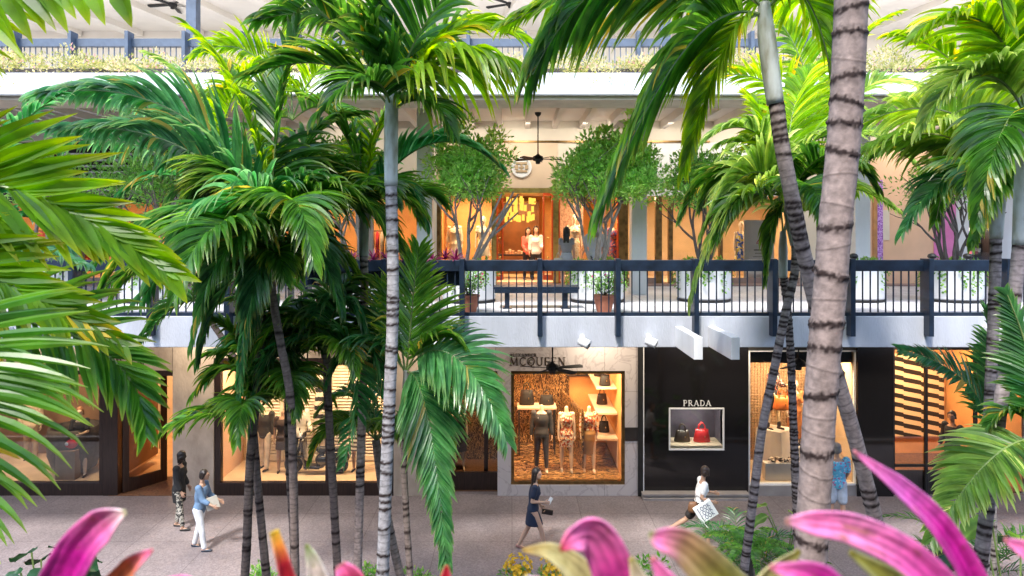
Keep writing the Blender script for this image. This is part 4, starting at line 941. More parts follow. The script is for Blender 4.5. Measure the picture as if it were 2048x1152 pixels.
palm('thin dark palm right of the scooter with a high arch of glossy fronds',
     [(652, 708, 9.3), (656, 800, 9.3), (664, 940, 9.3), (674, 1120, 9.3)], .052,
     [dict(p=[(652, 705, 9.3), (655, 560, 9.3), (740, 560, 9.2), (775, 850, 9.1)], n=42, L=.62, wid=.055, droop=1.1, lm='blue', tone=.5, ang=(65, 30)),
      dict(p=[(652, 705, 9.3), (600, 640, 9.2), (520, 700, 9.1), (505, 850, 9.0)], n=36, L=.5, wid=.05, droop=1.0, lm='blue', tone=.5),
      dict(p=[(652, 705, 9.3), (700, 640, 9.1), (745, 690, 9.0), (690, 930, 8.9)], n=36, L=.5, wid=.045, droop=.5, lm='blue', tone=.65, ang=(80, 45), roll=-20),
      dict(p=[(652, 705, 9.3), (630, 610, 9.3), (560, 600, 9.3), (500, 690, 9.3)], n=36, L=.55, wid=.05, droop=.9, lm='dark', tone=.6),
      dict(p=[(652, 705, 9.3), (650, 590, 9.6), (690, 530, 9.8), (770, 590, 10)], n=34, L=.5, wid=.05, droop=.9, lm='dark', tone=.5)],
     ring=.07, dark=.2, seed=12, base_col=(.18, .135, .12), fill=5, fillL=1.25, crown=(652, 708, 9.3), fill_kw=dict(n=30, L=.42, wid=.04, droop=.8, tone=.6))
palm('slim brown palm leaning behind the foot of the tall central palm',
     [(752, 880, 10.2), (762, 960, 10.2), (780, 1060, 10.2), (800, 1150, 10.2)], .06,
     [dict(p=[(752, 880, 10.2), (740, 800, 10.2), (690, 760, 10.2), (640, 820, 10.2)], n=26, L=.45, wid=.04, droop=.9, lm='dark', tone=.5),
      dict(p=[(752, 880, 10.2), (750, 790, 10.2), (730, 720, 10.2), (700, 720, 10.2)], n=26, L=.45, wid=.04, droop=.9, lm='dark', tone=.5)],
     ring=.08, dark=.2, seed=14, base_col=(.24, .19, .165), fill=5, fillL=1.25, crown=(752, 880, 10.2), fill_kw=dict(n=30, L=.42, wid=.04, droop=.8, tone=.6))
palm('low bright palm with a long hanging frond right of the tall central trunk',
     [(810, 850, 9.0), (808, 920, 9.0), (812, 1020, 9.0), (820, 1150, 9.0)], .042,
     [dict(p=[(812, 745, 9.0), (822, 680, 9.0), (822, 600, 9.0), (838, 500, 9.0)], n=34, L=.62, wid=.042, droop=.35, lm='green', tone=.75, roll=85, vee=6, ang=(52, 22)),
      dict(p=[(812, 745, 9.0), (880, 640, 8.9), (960, 740, 8.7), (1010, 880, 8.6)], n=42, L=.62, wid=.06, droop=.5, lm='blue', tone=.95, ang=(72, 35), vee=8, roll=25),
      dict(p=[(812, 745, 9.0), (840, 730, 8.8), (870, 860, 8.6), (890, 1125, 8.5)], n=46, L=.56, wid=.055, droop=.4, lm='blue', tone=.9, ang=(50, 26), vee=8, roll=20),
      dict(p=[(810, 745, 9.0), (770, 660, 9.0), (700, 660, 9.0), (660, 760, 9.0)], n=32, L=.5, wid=.045, droop=.9, lm='blue', tone=.5),
      dict(p=[(812, 745, 9.0), (850, 660, 9.0), (890, 650, 9.0), (930, 700, 9.0)], n=28, L=.45, wid=.045, droop=.8, lm='green', tone=.6),
      dict(p=[(810, 745, 9.0), (800, 640, 9.1), (770, 560, 9.2), (720, 560, 9.2)], n=30, L=.5, wid=.042, droop=.6, lm='green', tone=.5)],
     shaft=[(810, 855, 9.0), (811, 810, 9.0), (812, 770, 9.0), (812, 740, 9.0)], ring=.07, dark=.3, seed=15, base_col=(.22, .17, .15))
# thick foreground trunk at right
D5 = 4.0
palm('thick near palm trunk with rugged dark leaf scars at right',
     [(1712, -260, D5), (1704, -60, D5), (1700, 60, D5), (1690, 250, D5), (1672, 430, D5), (1658, 600, D5), (1642, 780, D5), (1628, 1000, D5), (1612, 1250, D5)], .092,
     [dict(p=[(1712, -330, D5), (1600, -500, D5), (1450, -500, D5 + .3), (1300, -300, D5 + .5)], n=40, L=.8, wid=.055, droop=.8, lm='lime', tone=.5),
      dict(p=[(1712, -330, D5), (1830, -420, D5 + .2), (1960, -260, D5 + .4), (2010, 40, D5 + .5)], n=44, L=.42, wid=.036, droop=.6, lm='lime', tone=.6, roll=30)],
     ring=.135, dark=.55, rough_=1.0, n=48, step=.006, seed=21, r_base=.087, base_col=(.27, .205, .18), crown=(1712, -330, D5), fill=5, fillL=1.8, fill_kw=dict(n=36, L=.6, wid=.05))
# leaning palm left of it
D6 = 6.4
palm('leaning palm with grey crownshaft and closely ringed trunk passing behind the thick trunk',
     [(1552, 200, D6), (1562, 280, D6), (1585, 400, D6), (1608, 510, D6 + .1), (1640, 640, D6 + .2), (1682, 780, D6 + .3), (1716, 900, D6 + .4), (1752, 1045, D6 + .5)], .068,
     [dict(p=[(1528, 20, D6), (1380, -170, D6 - .2), (1170, -80, D6 - .4), (1065, 150, D6 - .5)], n=56, L=.92, wid=.06, droop=.7, lm='green', tone=.6, ang=(52, 20), vee=8, roll=40),
      dict(p=[(1524, 30, D6), (1420, -10, D6 - .3), (1320, 130, D6 - .6), (1205, 410, D6 - .8)], n=54, L=.86, wid=.056, droop=.5, lm='green', tone=.7, ang=(48, 20), vee=6, roll=40),
      dict(p=[(1526, 15, D6), (1400, -90, D6 + .3), (1230, -70, D6 + .6), (1010, 50, D6 + .8)], n=46, L=.55, wid=.045, droop=.6, lm='lime', tone=.5, ang=(50, 20), roll=30),
      dict(p=[(1524, 30, D6), (1480, 20, D6 - .1), (1420, 140, D6 - .2), (1375, 330, D6 - .3)], n=40, L=.55, wid=.045, droop=.9, lm='lime', tone=.6, ang=(50, 20)),
      dict(p=[(1535, 20, D6), (1590, -80, D6), (1640, 0, D6), (1670, 190, D6)], n=36, L=.6, wid=.05, droop=.8, lm='lime', tone=.6),
      dict(p=[(1530, 15, D6), (1500, -150, D6), (1420, -200, D6), (1300, -140, D6)], n=40, L=.7, wid=.05, droop=.9, lm='green', tone=.5),
      dict(p=[(1532, 15, D6), (1550, -150, D6), (1600, -260, D6), (1720, -250, D6)], n=40, L=.7, wid=.05, droop=.8, lm='lime', tone=.5),
      dict(p=[(1530, 25, D6), (1500, -40, D6 + .6), (1440, -60, D6 + 1), (1360, 20, D6 + 1.4)], n=40, L=.65, wid=.05, droop=.9, lm='lime', tone=.5),
      dict(p=[(1532, 25, D6), (1560, -30, D6 + .6), (1620, -20, D6 + 1.2), (1680, 90, D6 + 1.5)], n=40, L=.65, wid=.05, droop=.9, lm='lime', tone=.55)],
     shaft=[(1551, 208, D6), (1540, 130, D6), (1532, 60, D6), (1528, 5, D6)], ring=.062, dark=.3, rough_=.7, swell=.18, seed=23, base_col=(.31, .245, .225), n=20)
# pair of thin crossing trunks
D7 = 9.6
KW7 = dict(wear=.4)
palm('thin palm curving down leftwards with pale drooping fronds over the railing',
     [(1590, 470, D7), (1590, 540, D7), (1572, 620, D7), (1548, 740, D7), (1524, 860, D7), (1508, 985, D7)], .056,
     [dict(p=[(1574, 395, D7), (1520, 340, D7 - .2), (1420, 440, D7 - .4), (1385, 600, D7 - .5)], n=44, L=.66, wid=.062, droop=.6, lm='pale', tone=.6, ang=(62, 28), vee=10, wear=.4, roll=35),
      dict(p=[(1574, 395, D7), (1530, 310, D7 - .1), (1470, 330, D7 - .2), (1410, 460, D7 - .3)], n=40, L=.6, wid=.055, droop=.7, lm='pale', tone=.6, wear=.4, roll=30),
      dict(p=[(1574, 395, D7), (1550, 260, D7), (1480, 210, D7), (1390, 300, D7)], n=36, L=.5, wid=.05, droop=.8, lm='pale', tone=.5),
      dict(p=[(1578, 395, D7), (1600, 270, D7), (1660, 230, D7), (1720, 330, D7)], n=36, L=.5, wid=.05, droop=.8, lm='pale', tone=.5),
      dict(p=[(1576, 395, D7), (1570, 250, D7 + .3), (1590, 160, D7 + .4), (1650, 120, D7 + .6)], n=36, L=.6, wid=.05, droop=.7, lm='lime', tone=.6),
      dict(p=[(1576, 395, D7), (1560, 300, D7 + .3), (1520, 220, D7 + .5), (1500, 200, D7 + .6)], n=34, L=.6, wid=.05, droop=.7, lm='lime', tone=.5),
      dict(p=[(1578, 400, D7), (1610, 350, D7), (1650, 400, D7), (1670, 520, D7)], n=34, L=.5, wid=.05, droop=.9, lm='green', tone=.5),
      dict(p=[(1576, 400, D7), (1560, 400, D7), (1545, 470, D7), (1535, 560, D7)], n=26, L=.4, wid=.045, droop=1, lm='green', tone=.45)],
     shaft=[(1590, 490, D7), (1582, 450, D7), (1577, 420, D7), (1575, 385, D7)], ring=.055, dark=.35, seed=25, base_col=(.29, .245, .24), fill=8, fillL=1.7, crown=(1576, 395, D7), fill_kw=dict(n=34, L=.5, wid=.048, droop=.8, tone=.5))
palm('thin dark ringed palm between the curving thin trunk and the thick trunk',
     [(1566, 545, 9.9), (1575, 620, 9.9), (1582, 720, 9.9), (1586, 830, 9.9), (1592, 985, 9.9)], .052,
     [dict(p=[(1566, 470, 9.9), (1560, 330, 9.9), (1520, 260, 9.9), (1440, 290, 9.9)], n=34, L=.5, wid=.05, droop=.8, lm='pale', tone=.5),
      dict(p=[(1566, 470, 9.9), (1590, 350, 9.9), (1640, 300, 9.9), (1700, 380, 9.9)], n=34, L=.5, wid=.05, droop=.8, lm='green', tone=.6),
      dict(p=[(1566, 470, 9.9), (1600, 390, 10.2), (1680, 330, 10.4), (1790, 420, 10.4)], n=34, L=.5, wid=.05, droop=.8, lm='pale', tone=.5)],
     shaft=[(1566, 556, 9.9), (1566, 520, 9.9), (1566, 490, 9.9), (1566, 462, 9.9)], ring=.06, dark=.9, rough_=1.2, seed=26, base_col=(.30, .25, .24))
# right hand group
D8 = 8.3
palm('palm with pale green crownshaft and wide pale fronds near the right edge',
     [(1992, 470, D8), (1990, 560, D8), (1985, 690, D8), (1980, 800, D8), (1976, 900, D8)], .062,
     [dict(p=[(2000, 350, D8), (1960, 200, D8 - .1), (1830, 180, D8 - .3), (1680, 270, D8 - .4)], n=42, L=.66, wid=.065, droop=.7, lm='pale', tone=.7, wear=.3, roll=30),
      dict(p=[(2000, 350, D8), (1940, 270, D8 - .2), (1830, 220, D8 - .4), (1690, 330, D8 - .5)], n=42, L=.6, wid=.065, droop=1.1, lm='pale', tone=.6, wear=.3, roll=20),
      dict(p=[(2000, 350, D8), (1950, 330, D8), (1870, 340, D8 - .1), (1810, 460, D8 - .2)], n=36, L=.5, wid=.05, droop=.9, lm='blue', tone=.6),
      dict(p=[(2002, 350, D8), (1980, 180, D8), (1900, 80, D8), (1790, 70, D8)], n=40, L=.62, wid=.05, droop=.8, lm='lime', tone=.6),
      dict(p=[(2002, 350, D8), (2010, 170, D8), (2020, 60, D8), (2050, -60, D8)], n=36, L=.65, wid=.05, droop=.7, lm='pale', tone=.5, roll=80),
      dict(p=[(2004, 350, D8), (2060, 220, D8), (2120, 220, D8), (2200, 330, D8)], n=36, L=.6, wid=.05, droop=.8, lm='green', tone=.5),
      dict(p=[(2000, 350, D8), (1960, 250, D8 + .5), (1880, 200, D8 + .8), (1790, 250, D8 + 1)], n=36, L=.6, wid=.05, droop=.8, lm='pale', tone=.5),
      dict(p=[(2002, 352, D8), (2020, 290, D8 - .4), (2000, 330, D8 - .8), (1950, 480, D8 - 1)], n=34, L=.45, wid=.05, droop=.9, lm='green', tone=.6)],
     shaft=[(1992, 478, D8), (1995, 430, D8), (1999, 390, D8), (2001, 350, D8)], ring=.06, dark=.35, seed=31, base_col=(.31, .26, .255), rach='rachis2', fill=8, fillL=1.8, crown=(2002, 350, D8), fill_kw=dict(n=34, L=.55, wid=.048, droop=.7, tone=.5))
D9 = 6.2
palm('feathery lime palm behind the leaning palm at upper right',
     [(1640, 330, 11.0), (1640, 560, 11.0), (1640, 900, 11.0)], .05,
     [dict(p=[(1640, 310, 11.0), (1600, 190, 11.0), (1520, 120, 11.0), (1400, 160, 11.0)], n=38, L=.55, wid=.045, droop=.6, lm='lime', tone=.7, roll=25),
      dict(p=[(1640, 310, 11.0), (1630, 180, 11.0), (1600, 80, 11.0), (1540, 20, 11.0)], n=38, L=.55, wid=.045, droop=.6, lm='lime', tone=.6, roll=30),
      dict(p=[(1640, 310, 11.0), (1680, 180, 11.0), (1760, 130, 11.0), (1880, 190, 11.0)], n=38, L=.55, wid=.045, droop=.6, lm='pale', tone=.6, roll=25),
      dict(p=[(1640, 310, 11.0), (1660, 170, 11.0), (1700, 70, 11.0), (1790, 30, 11.0)], n=38, L=.55, wid=.045, droop=.6, lm='lime', tone=.6),
      dict(p=[(1640, 310, 11.0), (1580, 240, 10.9), (1510, 230, 10.8), (1430, 330, 10.7)], n=36, L=.5, wid=.045, droop=.7, lm='pale', tone=.6, roll=20),
      dict(p=[(1640, 310, 11.0), (1700, 250, 10.9), (1780, 250, 10.8), (1850, 360, 10.7)], n=36, L=.5, wid=.045, droop=.7, lm='pale', tone=.5, roll=20)],
     ring=.07, dark=.3, seed=48)
palm('palm at the right edge with a broad near trunk and dark glossy leaves above',
     [(2040, 480, D9), (2028, 600, D9), (2010, 740, D9), (1992, 880, D9)], .055,
     [dict(p=[(2050, 230, D9), (2030, 80, D9), (1960, -20, D9 - .2), (1850, 60, D9 - .3)], n=40, L=.6, wid=.05, droop=.8, lm='lime', tone=.55),
      dict(p=[(2050, 230, D9), (2010, 130, D9), (1930, 110, D9), (1850, 250, D9)], n=38, L=.5, wid=.05, droop=.8, lm='pale', tone=.5, wear=.4),
      dict(p=[(2050, 230, D9), (2045, 60, D9), (2030, -60, D9), (1980, -180, D9)], n=38, L=.55, wid=.05, droop=.6, lm='lime', tone=.45, roll=80),
      dict(p=[(2050, 230, D9), (2030, 200, D9 - .3), (1990, 260, D9 - .5), (1960, 430, D9 - .6)], n=36, L=.45, wid=.05, droop=.9, lm='green', tone=.5)],
     shaft=[(2040, 490, D9), (2044, 400, D9), (2048, 310, D9), (2051, 225, D9)], ring=.06, dark=.4, seed=33, base_col=(.33, .27, .265), n=18)
# low clump at lower right
palm('low palm clump with a broad bright frond at the lower right corner',
     [(2075, 880, 6.0), (2080, 1000, 6.0), (2085, 1150, 6.0)], .05,
     [dict(p=[(2075, 880, 6.0), (2010, 870, 5.9), (1930, 960, 5.8), (1868, 1075, 5.7)], n=44, L=.36, wid=.04, droop=.45, lm='pale', tone=.35, ang=(68, 32), vee=12, roll=-15),
      dict(p=[(2075, 880, 6.0), (2085, 780, 6.0), (2060, 700, 6.0), (2015, 590, 6.0)], n=32, L=.3, wid=.045, droop=.4, lm='dark', tone=.6, roll=70),
      dict(p=[(2075, 880, 6.0), (2050, 810, 6.1), (2000, 800, 6.1), (1965, 880, 6.1)], n=30, L=.22, wid=.035, droop=.8, lm='green', tone=.4)],
     ring=.06, dark=.3, seed=35)
palm('low palm with dark feather fronds before the zigzag walled entrance',
     [(1985, 890, 9.5), (1985, 960, 9.5), (1985, 1100, 9.5)], .05,
     [dict(p=[(1985, 885, 9.5), (1975, 780, 9.4), (1900, 720, 9.3), (1800, 700, 9.2)], n=34, L=.38, wid=.04, droop=.15, lm='blue', tone=.4, ang=(60, 30), roll=-50, vee=5),
      dict(p=[(1985, 885, 9.5), (2000, 760, 9.5), (2020, 700, 9.5), (2080, 680, 9.5)], n=34, L=.5, wid=.045, droop=.6, lm='dark', tone=.6),
      dict(p=[(1985, 885, 9.5), (1990, 780, 9.5), (1990, 700, 9.5), (1970, 620, 9.5)], n=34, L=.4, wid=.04, droop=.6, lm='dark', tone=.6)],
     ring=.06, dark=.3, seed=37)
GL_L, GL_W, GL_N = 1.15, 1.1, 1.1
# near fronds from palms standing just outside the left edge
palm('near palm just outside the left edge reaching long olive green leaflets into view',
     [(-330, 420, 3.0), (-340, 800, 3.0), (-345, 1150, 3.0)], .08,
     [dict(p=[(-330, 370, 3.0), (-120, 320, 3.0), (90, 360, 3.0), (330, 540, 3.0)], n=27, L=.52, wid=.055, droop=.10, lm='lime', tone=.30, ang=(40, 14), vee=14, pr=.009, roll=68),
      dict(p=[(-330, 440, 2.9), (-200, 470, 2.85), (20, 560, 2.8), (230, 680, 2.8)], n=24, L=.42, wid=.046, droop=.12, lm='lime', tone=.18, ang=(40, 14), vee=14, pr=.009, roll=60),
      dict(p=[(-330, 620, 3.0), (60, 610, 3.0), (270, 660, 3.0), (290, 850, 3.0)], n=31, L=.38, wid=.032, droop=.3, lm='green', tone=.55, ang=(55, 22), vee=10, pr=.011, roll=62),
      dict(p=[(-330, 380, 3.0), (-270, -40, 3.0), (-60, -110, 2.95), (230, -30, 2.9)], n=18, L=.60, wid=.075, droop=.6, lm='lime', tone=.4, ang=(55, 38), vee=0, pr=.01, roll=80),
      dict(p=[(-330, 380, 3.0), (-300, -50, 3.1), (-30, -130, 3.2), (330, -60, 3.3)], n=26, L=.50, wid=.05, droop=.5, lm='lime', tone=.6, ang=(50, 30), vee=0, pr=.01, roll=70)],
     ring=.1, dark=.3, seed=41)
palm('nearest low palm at the lower left with broad light edged leaflets',
     [(-120, 560, 2.3), (-150, 800, 2.3), (-165, 1150, 2.3)], .04,
     [dict(p=[(-120, 560, 2.3), (-60, 640, 2.2), (-45, 760, 2.2), (-60, 930, 2.2)], n=22, L=.36, wid=.023, droop=.15, lm='green', tone=.75, ang=(84, 60), vee=4, pr=.008, start=.22, side=(1, .15, 0)),
      dict(p=[(-120, 560, 2.3), (-110, 700, 2.2), (-70, 860, 2.15), (-90, 1150, 2.1)], n=20, L=.40, wid=.023, droop=.5, lm='green', tone=.75, ang=(75, 42), vee=4, pr=.008, start=.25, side=(1, .1, 0))],
     ring=.1, dark=.3, seed=43)
palm('palm at the upper left with pale feathery fronds against the terrace',
     [(430, 400, 10.4), (495, 520, 10.4), (521, 660, 10.4), (508, 830, 10.4), (494, 1080, 10.4)], .05,
     [dict(p=[(430, 390, 10.4), (350, 240, 10.4), (230, 150, 10.4), (60, 200, 10.3)], n=46, L=.66, wid=.06, droop=.7, lm='blue', tone=.8, roll=35),
      dict(p=[(430, 390, 10.4), (330, 290, 10.3), (190, 230, 10.2), (20, 330, 10.1)], n=46, L=.66, wid=.06, droop=.8, lm='blue', tone=.75, roll=30),
      dict(p=[(430, 390, 10.4), (420, 250, 10.4), (400, 160, 10.4), (300, 110, 10.4)], n=40, L=.55, wid=.055, droop=.7, lm='pale', tone=.4),
      dict(p=[(430, 390, 10.4), (440, 230, 10.4), (470, 130, 10.4), (560, 110, 10.4)], n=40, L=.55, wid=.055, droop=.7, lm='lime', tone=.4),
      dict(p=[(430, 390, 10.4), (360, 330, 10.2), (280, 330, 10.0), (190, 450, 9.9)], n=40, L=.5, wid=.055, droop=.9, lm='blue', tone=.6),
      dict(p=[(430, 390, 10.4), (500, 280, 10.4), (570, 270, 10.4), (640, 380, 10.4)], n=40, L=.5, wid=.055, droop=.8, lm='green', tone=.4),
      dict(p=[(430, 390, 10.4), (390, 330, 10.3), (330, 380, 10.1), (300, 520, 10.0)], n=36, L=.45, wid=.05, droop=.9, lm='dark', tone=.6)],
     ring=.07, dark=.3, seed=46)
palm('small palm at the left edge with bluish fronds below the upper windows',
     [(-60, 560, 6.5), (-60, 800, 6.5), (-60, 1150, 6.5)], .055,
     [dict(p=[(-60, 540, 6.5), (-20, 420, 6.5), (60, 390, 6.5), (140, 500, 6.5)], n=34, L=.38, wid=.032, droop=.7, lm='blue', tone=.5),
      dict(p=[(-60, 540, 6.5), (-20, 480, 6.4), (60, 480, 6.3), (170, 530, 6.2)], n=34, L=.38, wid=.045, droop=1.1, lm='blue', tone=.7),
      dict(p=[(-60, 540, 6.5), (-50, 380, 6.5), (10, 250, 6.5), (120, 190, 6.5)], n=34, L=.45, wid=.04, droop=.8, lm='blue', tone=.6),
      dict(p=[(-60, 540, 6.5), (-40, 400, 6.5), (0, 330, 6.5), (70, 330, 6.5)], n=34, L=.45, wid=.04, droop=.9, lm='blue', tone=.6)],
     ring=.07, dark=.3, seed=45)

GL_L, GL_W, GL_N = 1.0, 1.0, 1.0
# ------------------------------------------------------------------ figures
M['skin'] = pm("skin", (.52, .32, .23), .5, .06, 6)
M['skin2'] = pm("skin_tan", (.42, .25, .17), .5, .06, 6)
M['hair'] = pm("dark_hair", (.018, .011, .009), .4, .4, 30, stretch=(4, 4, .5))
M['eye'] = pm("dark_eye", (.02, .015, .012), .2)
def cloth(name, c, rough=.8, var=.2): return pm(name, c, rough, var, 5, .15, 120)
def pose(h=1.66, lean=0, hipL=0, kneeL=0, hipR=0, kneeR=0, shL=0, elL=10, shR=0, elR=10, abL=8, abR=8, headyaw=0, headpitch=0, sw=.175, legab=3, inL=0, inR=0, twist=0):
    """joint positions, facing +X, left = +Y, before scaling to height h"""
    J = {}; P = Vector((0, 0, .90)); up = Vector((math.sin(R(lean)), 0, math.cos(R(lean)))); fw = Vector((math.cos(R(lean)), 0, -math.sin(R(lean))))
    J['pelvis'] = P; J['waist'] = P + up * .15; J['chest'] = P + up * .36; J['neck'] = P + up * .55; J['up'] = up; J['fw'] = fw
    J['head'] = J['neck'] + (up * .19 + fw * (.02 + .06 * math.sin(R(headpitch)))); J['yaw'] = R(headyaw)
    for s, nm, hp, kn, sh, el, ab, inn in ((1, 'L', hipL, kneeL, shL, elL, abL, inL), (-1, 'R', hipR, kneeR, shR, elR, abR, inR)):
        hip = P + Vector((0, s * .09, -.03)); y_ = s * math.sin(R(legab))
        J['hip' + nm] = hip; J['knee' + nm] = hip + Vector((math.sin(R(hp)), y_, -math.cos(R(hp)))).normalized() * .42
        a = hp - kn; J['ank' + nm] = J['knee' + nm] + Vector((math.sin(R(a)), y_ * .4, -math.cos(R(a)))).normalized() * .40
        J['ft' + nm] = R(max(-50, min(25, a * .7)))
        so = Vector((s * math.sin(R(twist)) * -sw, s * sw * math.cos(R(twist)), 0))
        shd = J['chest'] + up * .135 + so; J['sh' + nm] = shd
        d = Vector((math.sin(R(sh)), s * math.sin(R(ab)), -math.cos(R(sh)))).normalized(); J['el' + nm] = shd + d * .28
        e = sh + el; d2 = Vector((math.sin(R(e)), s * math.sin(R(ab * .5)) - s * math.sin(R(inn)), -math.cos(R(e)))).normalized(); J['wr' + nm] = J['el' + nm] + d2 * .245; J['hd' + nm] = d2
    zmin = min(J['ankL'].z - .07, J['ankR'].z - .07)
    for k, v in J.items():
        if k in ('up', 'fw', 'yaw') or k[:2] in ('ft', 'hd'): continue
        J[k] = v - Vector((0, 0, zmin))
    J['s'] = h / 1.72
    return J
def hand(b, w_, d, s, curl=25):
    """palm with five separate bent fingers, d = forearm direction"""
    side = Vector((0, 1, 0)); 
    if abs(d.dot(side)) > .8: side = Vector((1, 0, 0))
    n = d.cross(side).normalized(); side = n.cross(d).normalized()     # palm normal n, fingers spread along side->use n
    spread = Vector((n.x, n.y, n.z))
    pc = w_ + d * .05
    for o_ in (-.025, -.008, .008, .025): b.caps(w_ + d * .015 + spread * o_ * .7, w_ + d * .085 + spread * o_, .014, .012, 8)
    for k, (o_, ln) in enumerate(((-.028, .055), (-.0095, .07), (.0095, .075), (.028, .066))):
        p0 = w_ + d * .088 + spread * o_; c1 = R(curl * (.8 + .15 * k)); d1 = (d * math.cos(c1) + side * -s * math.sin(c1)).normalized(); c2 = c1 * 2.1; d2 = (d * math.cos(c2) + side * -s * math.sin(c2)).normalized()
        p1 = p0 + d1 * ln * .52; b.caps(p0, p1, .0098, .0088, 7); b.caps(p1, p1 + d2 * ln * .48, .0088, .0075, 7)
    t0 = w_ + d * .03 + spread * .026; t1 = t0 + (d * .6 + spread * .7 - side * s * .3).normalized() * .04; b.caps(t0, t1, .0115, .0105, 7); b.caps(t1, t1 + (d * .9 + spread * .25 - side * s * .3).normalized() * .032, .0105, .008, 7)
def torso_rings(J, g=0.0, fem=True, z0=-.10, top=.545):
    P = J['pelvis']; up, fw = J['up'], J['fw']; W = ((-.12, .085, .10), (-.06, .105, .155), (.02, .11, .165), (.10, .088, .135 if fem else .148), (.17, .082, .118 if fem else .142), (.26, .10, .142 if fem else .158), (.34, .112, .155 if fem else .17), (.42, .10, .16 if fem else .175), (.485, .075, .12 if fem else .14), (.545, .05, .06))
    r = []
    for h_, rx, ry in W:
        if h_ < z0 - 1e-6 or h_ > top + 1e-6: continue
        c = P + up * h_ + fw * (.012 if .3 < h_ < .45 and fem else 0); r.append((c, rx + g, ry + g))
    return r
def body(J, fem=True, head=True, hands=True, feet=True, thick=1.0):
    b = MB(); k = thick
    b.loft(torso_rings(J, 0, fem), 20)
    if fem:
        for s in (-1, 1): b.ball(J['chest'] + J['fw'] * .075 + Vector((0, s * .065, -.0)), .055, .055, .055)
    b.caps(J['neck'] - J['up'] * .06, J['neck'] + J['up'] * .10, .052, .047)
    for s, nm in ((1, 'L'), (-1, 'R')):
        b.caps(J['hip' + nm] + Vector((0, 0, .02)), J['knee' + nm], .088 * k, .054 * k); b.caps(J['knee' + nm], J['knee' + nm].lerp(J['ank' + nm], .35), .053 * k, .055 * k); b.caps(J['knee' + nm].lerp(J['ank' + nm], .35), J['ank' + nm], .054 * k, .035 * k)
        if feet:
            a = J['ft' + nm]; f = Vector((math.cos(a), 0, math.sin(a))); A = J['ank' + nm] - Vector((0, 0, .03)); dn = Vector((math.sin(a), 0, -math.cos(a)))
            b.caps(A - f * .035 + dn * .01, A + f * .06 + dn * .015, .033, .032); b.caps(A + f * .06 + dn * .015, A + f * .15 + dn * .025, .032, .02)
        b.caps(J['sh' + nm], J['el' + nm], .047 * k, .037 * k); b.caps(J['el' + nm], J['wr' + nm], .037 * k, .025 * k); b.ball(J['sh' + nm], .056 * k)
        if hands: hand(b, J['wr' + nm], J['hd' + nm], s)
    if head:
        H_ = J['head']; rt = Matrix.Rotation(J['yaw'], 3, 'Z')
        def q(x, y, z): return H_ + rt @ Vector((x, y, z))
        b.ball(H_, .092, .078, .112); b.ball(q(.03, 0, -.055), .062, .056, .06); b.caps(q(.055, 0, -.088), q(.06, 0, -.085), .03, .028)
        b.caps(q(.09, 0, .018), q(.107, 0, -.02), .009, .014, 8); b.ball(q(.088, 0, -.055), .012, .022, .008)
        for s in (-1, 1): b.ball(q(-.005, s * .08, -.012), .018, .010, .030); b.ball(q(.075, s * .03, .022), .018, .02, .010)
    else: b.ball(J['neck'] + J['up'] * .10, .048, .048, .05)
    return b
def place(b, loc, rz, s):
    m = Matrix.Translation(Vector(loc)) @ Matrix.Rotation(rz, 4, 'Z') @ Matrix.Scale(s, 4)
    b.v = [tuple(m @ Vector(v)) for v in b.v]; return b
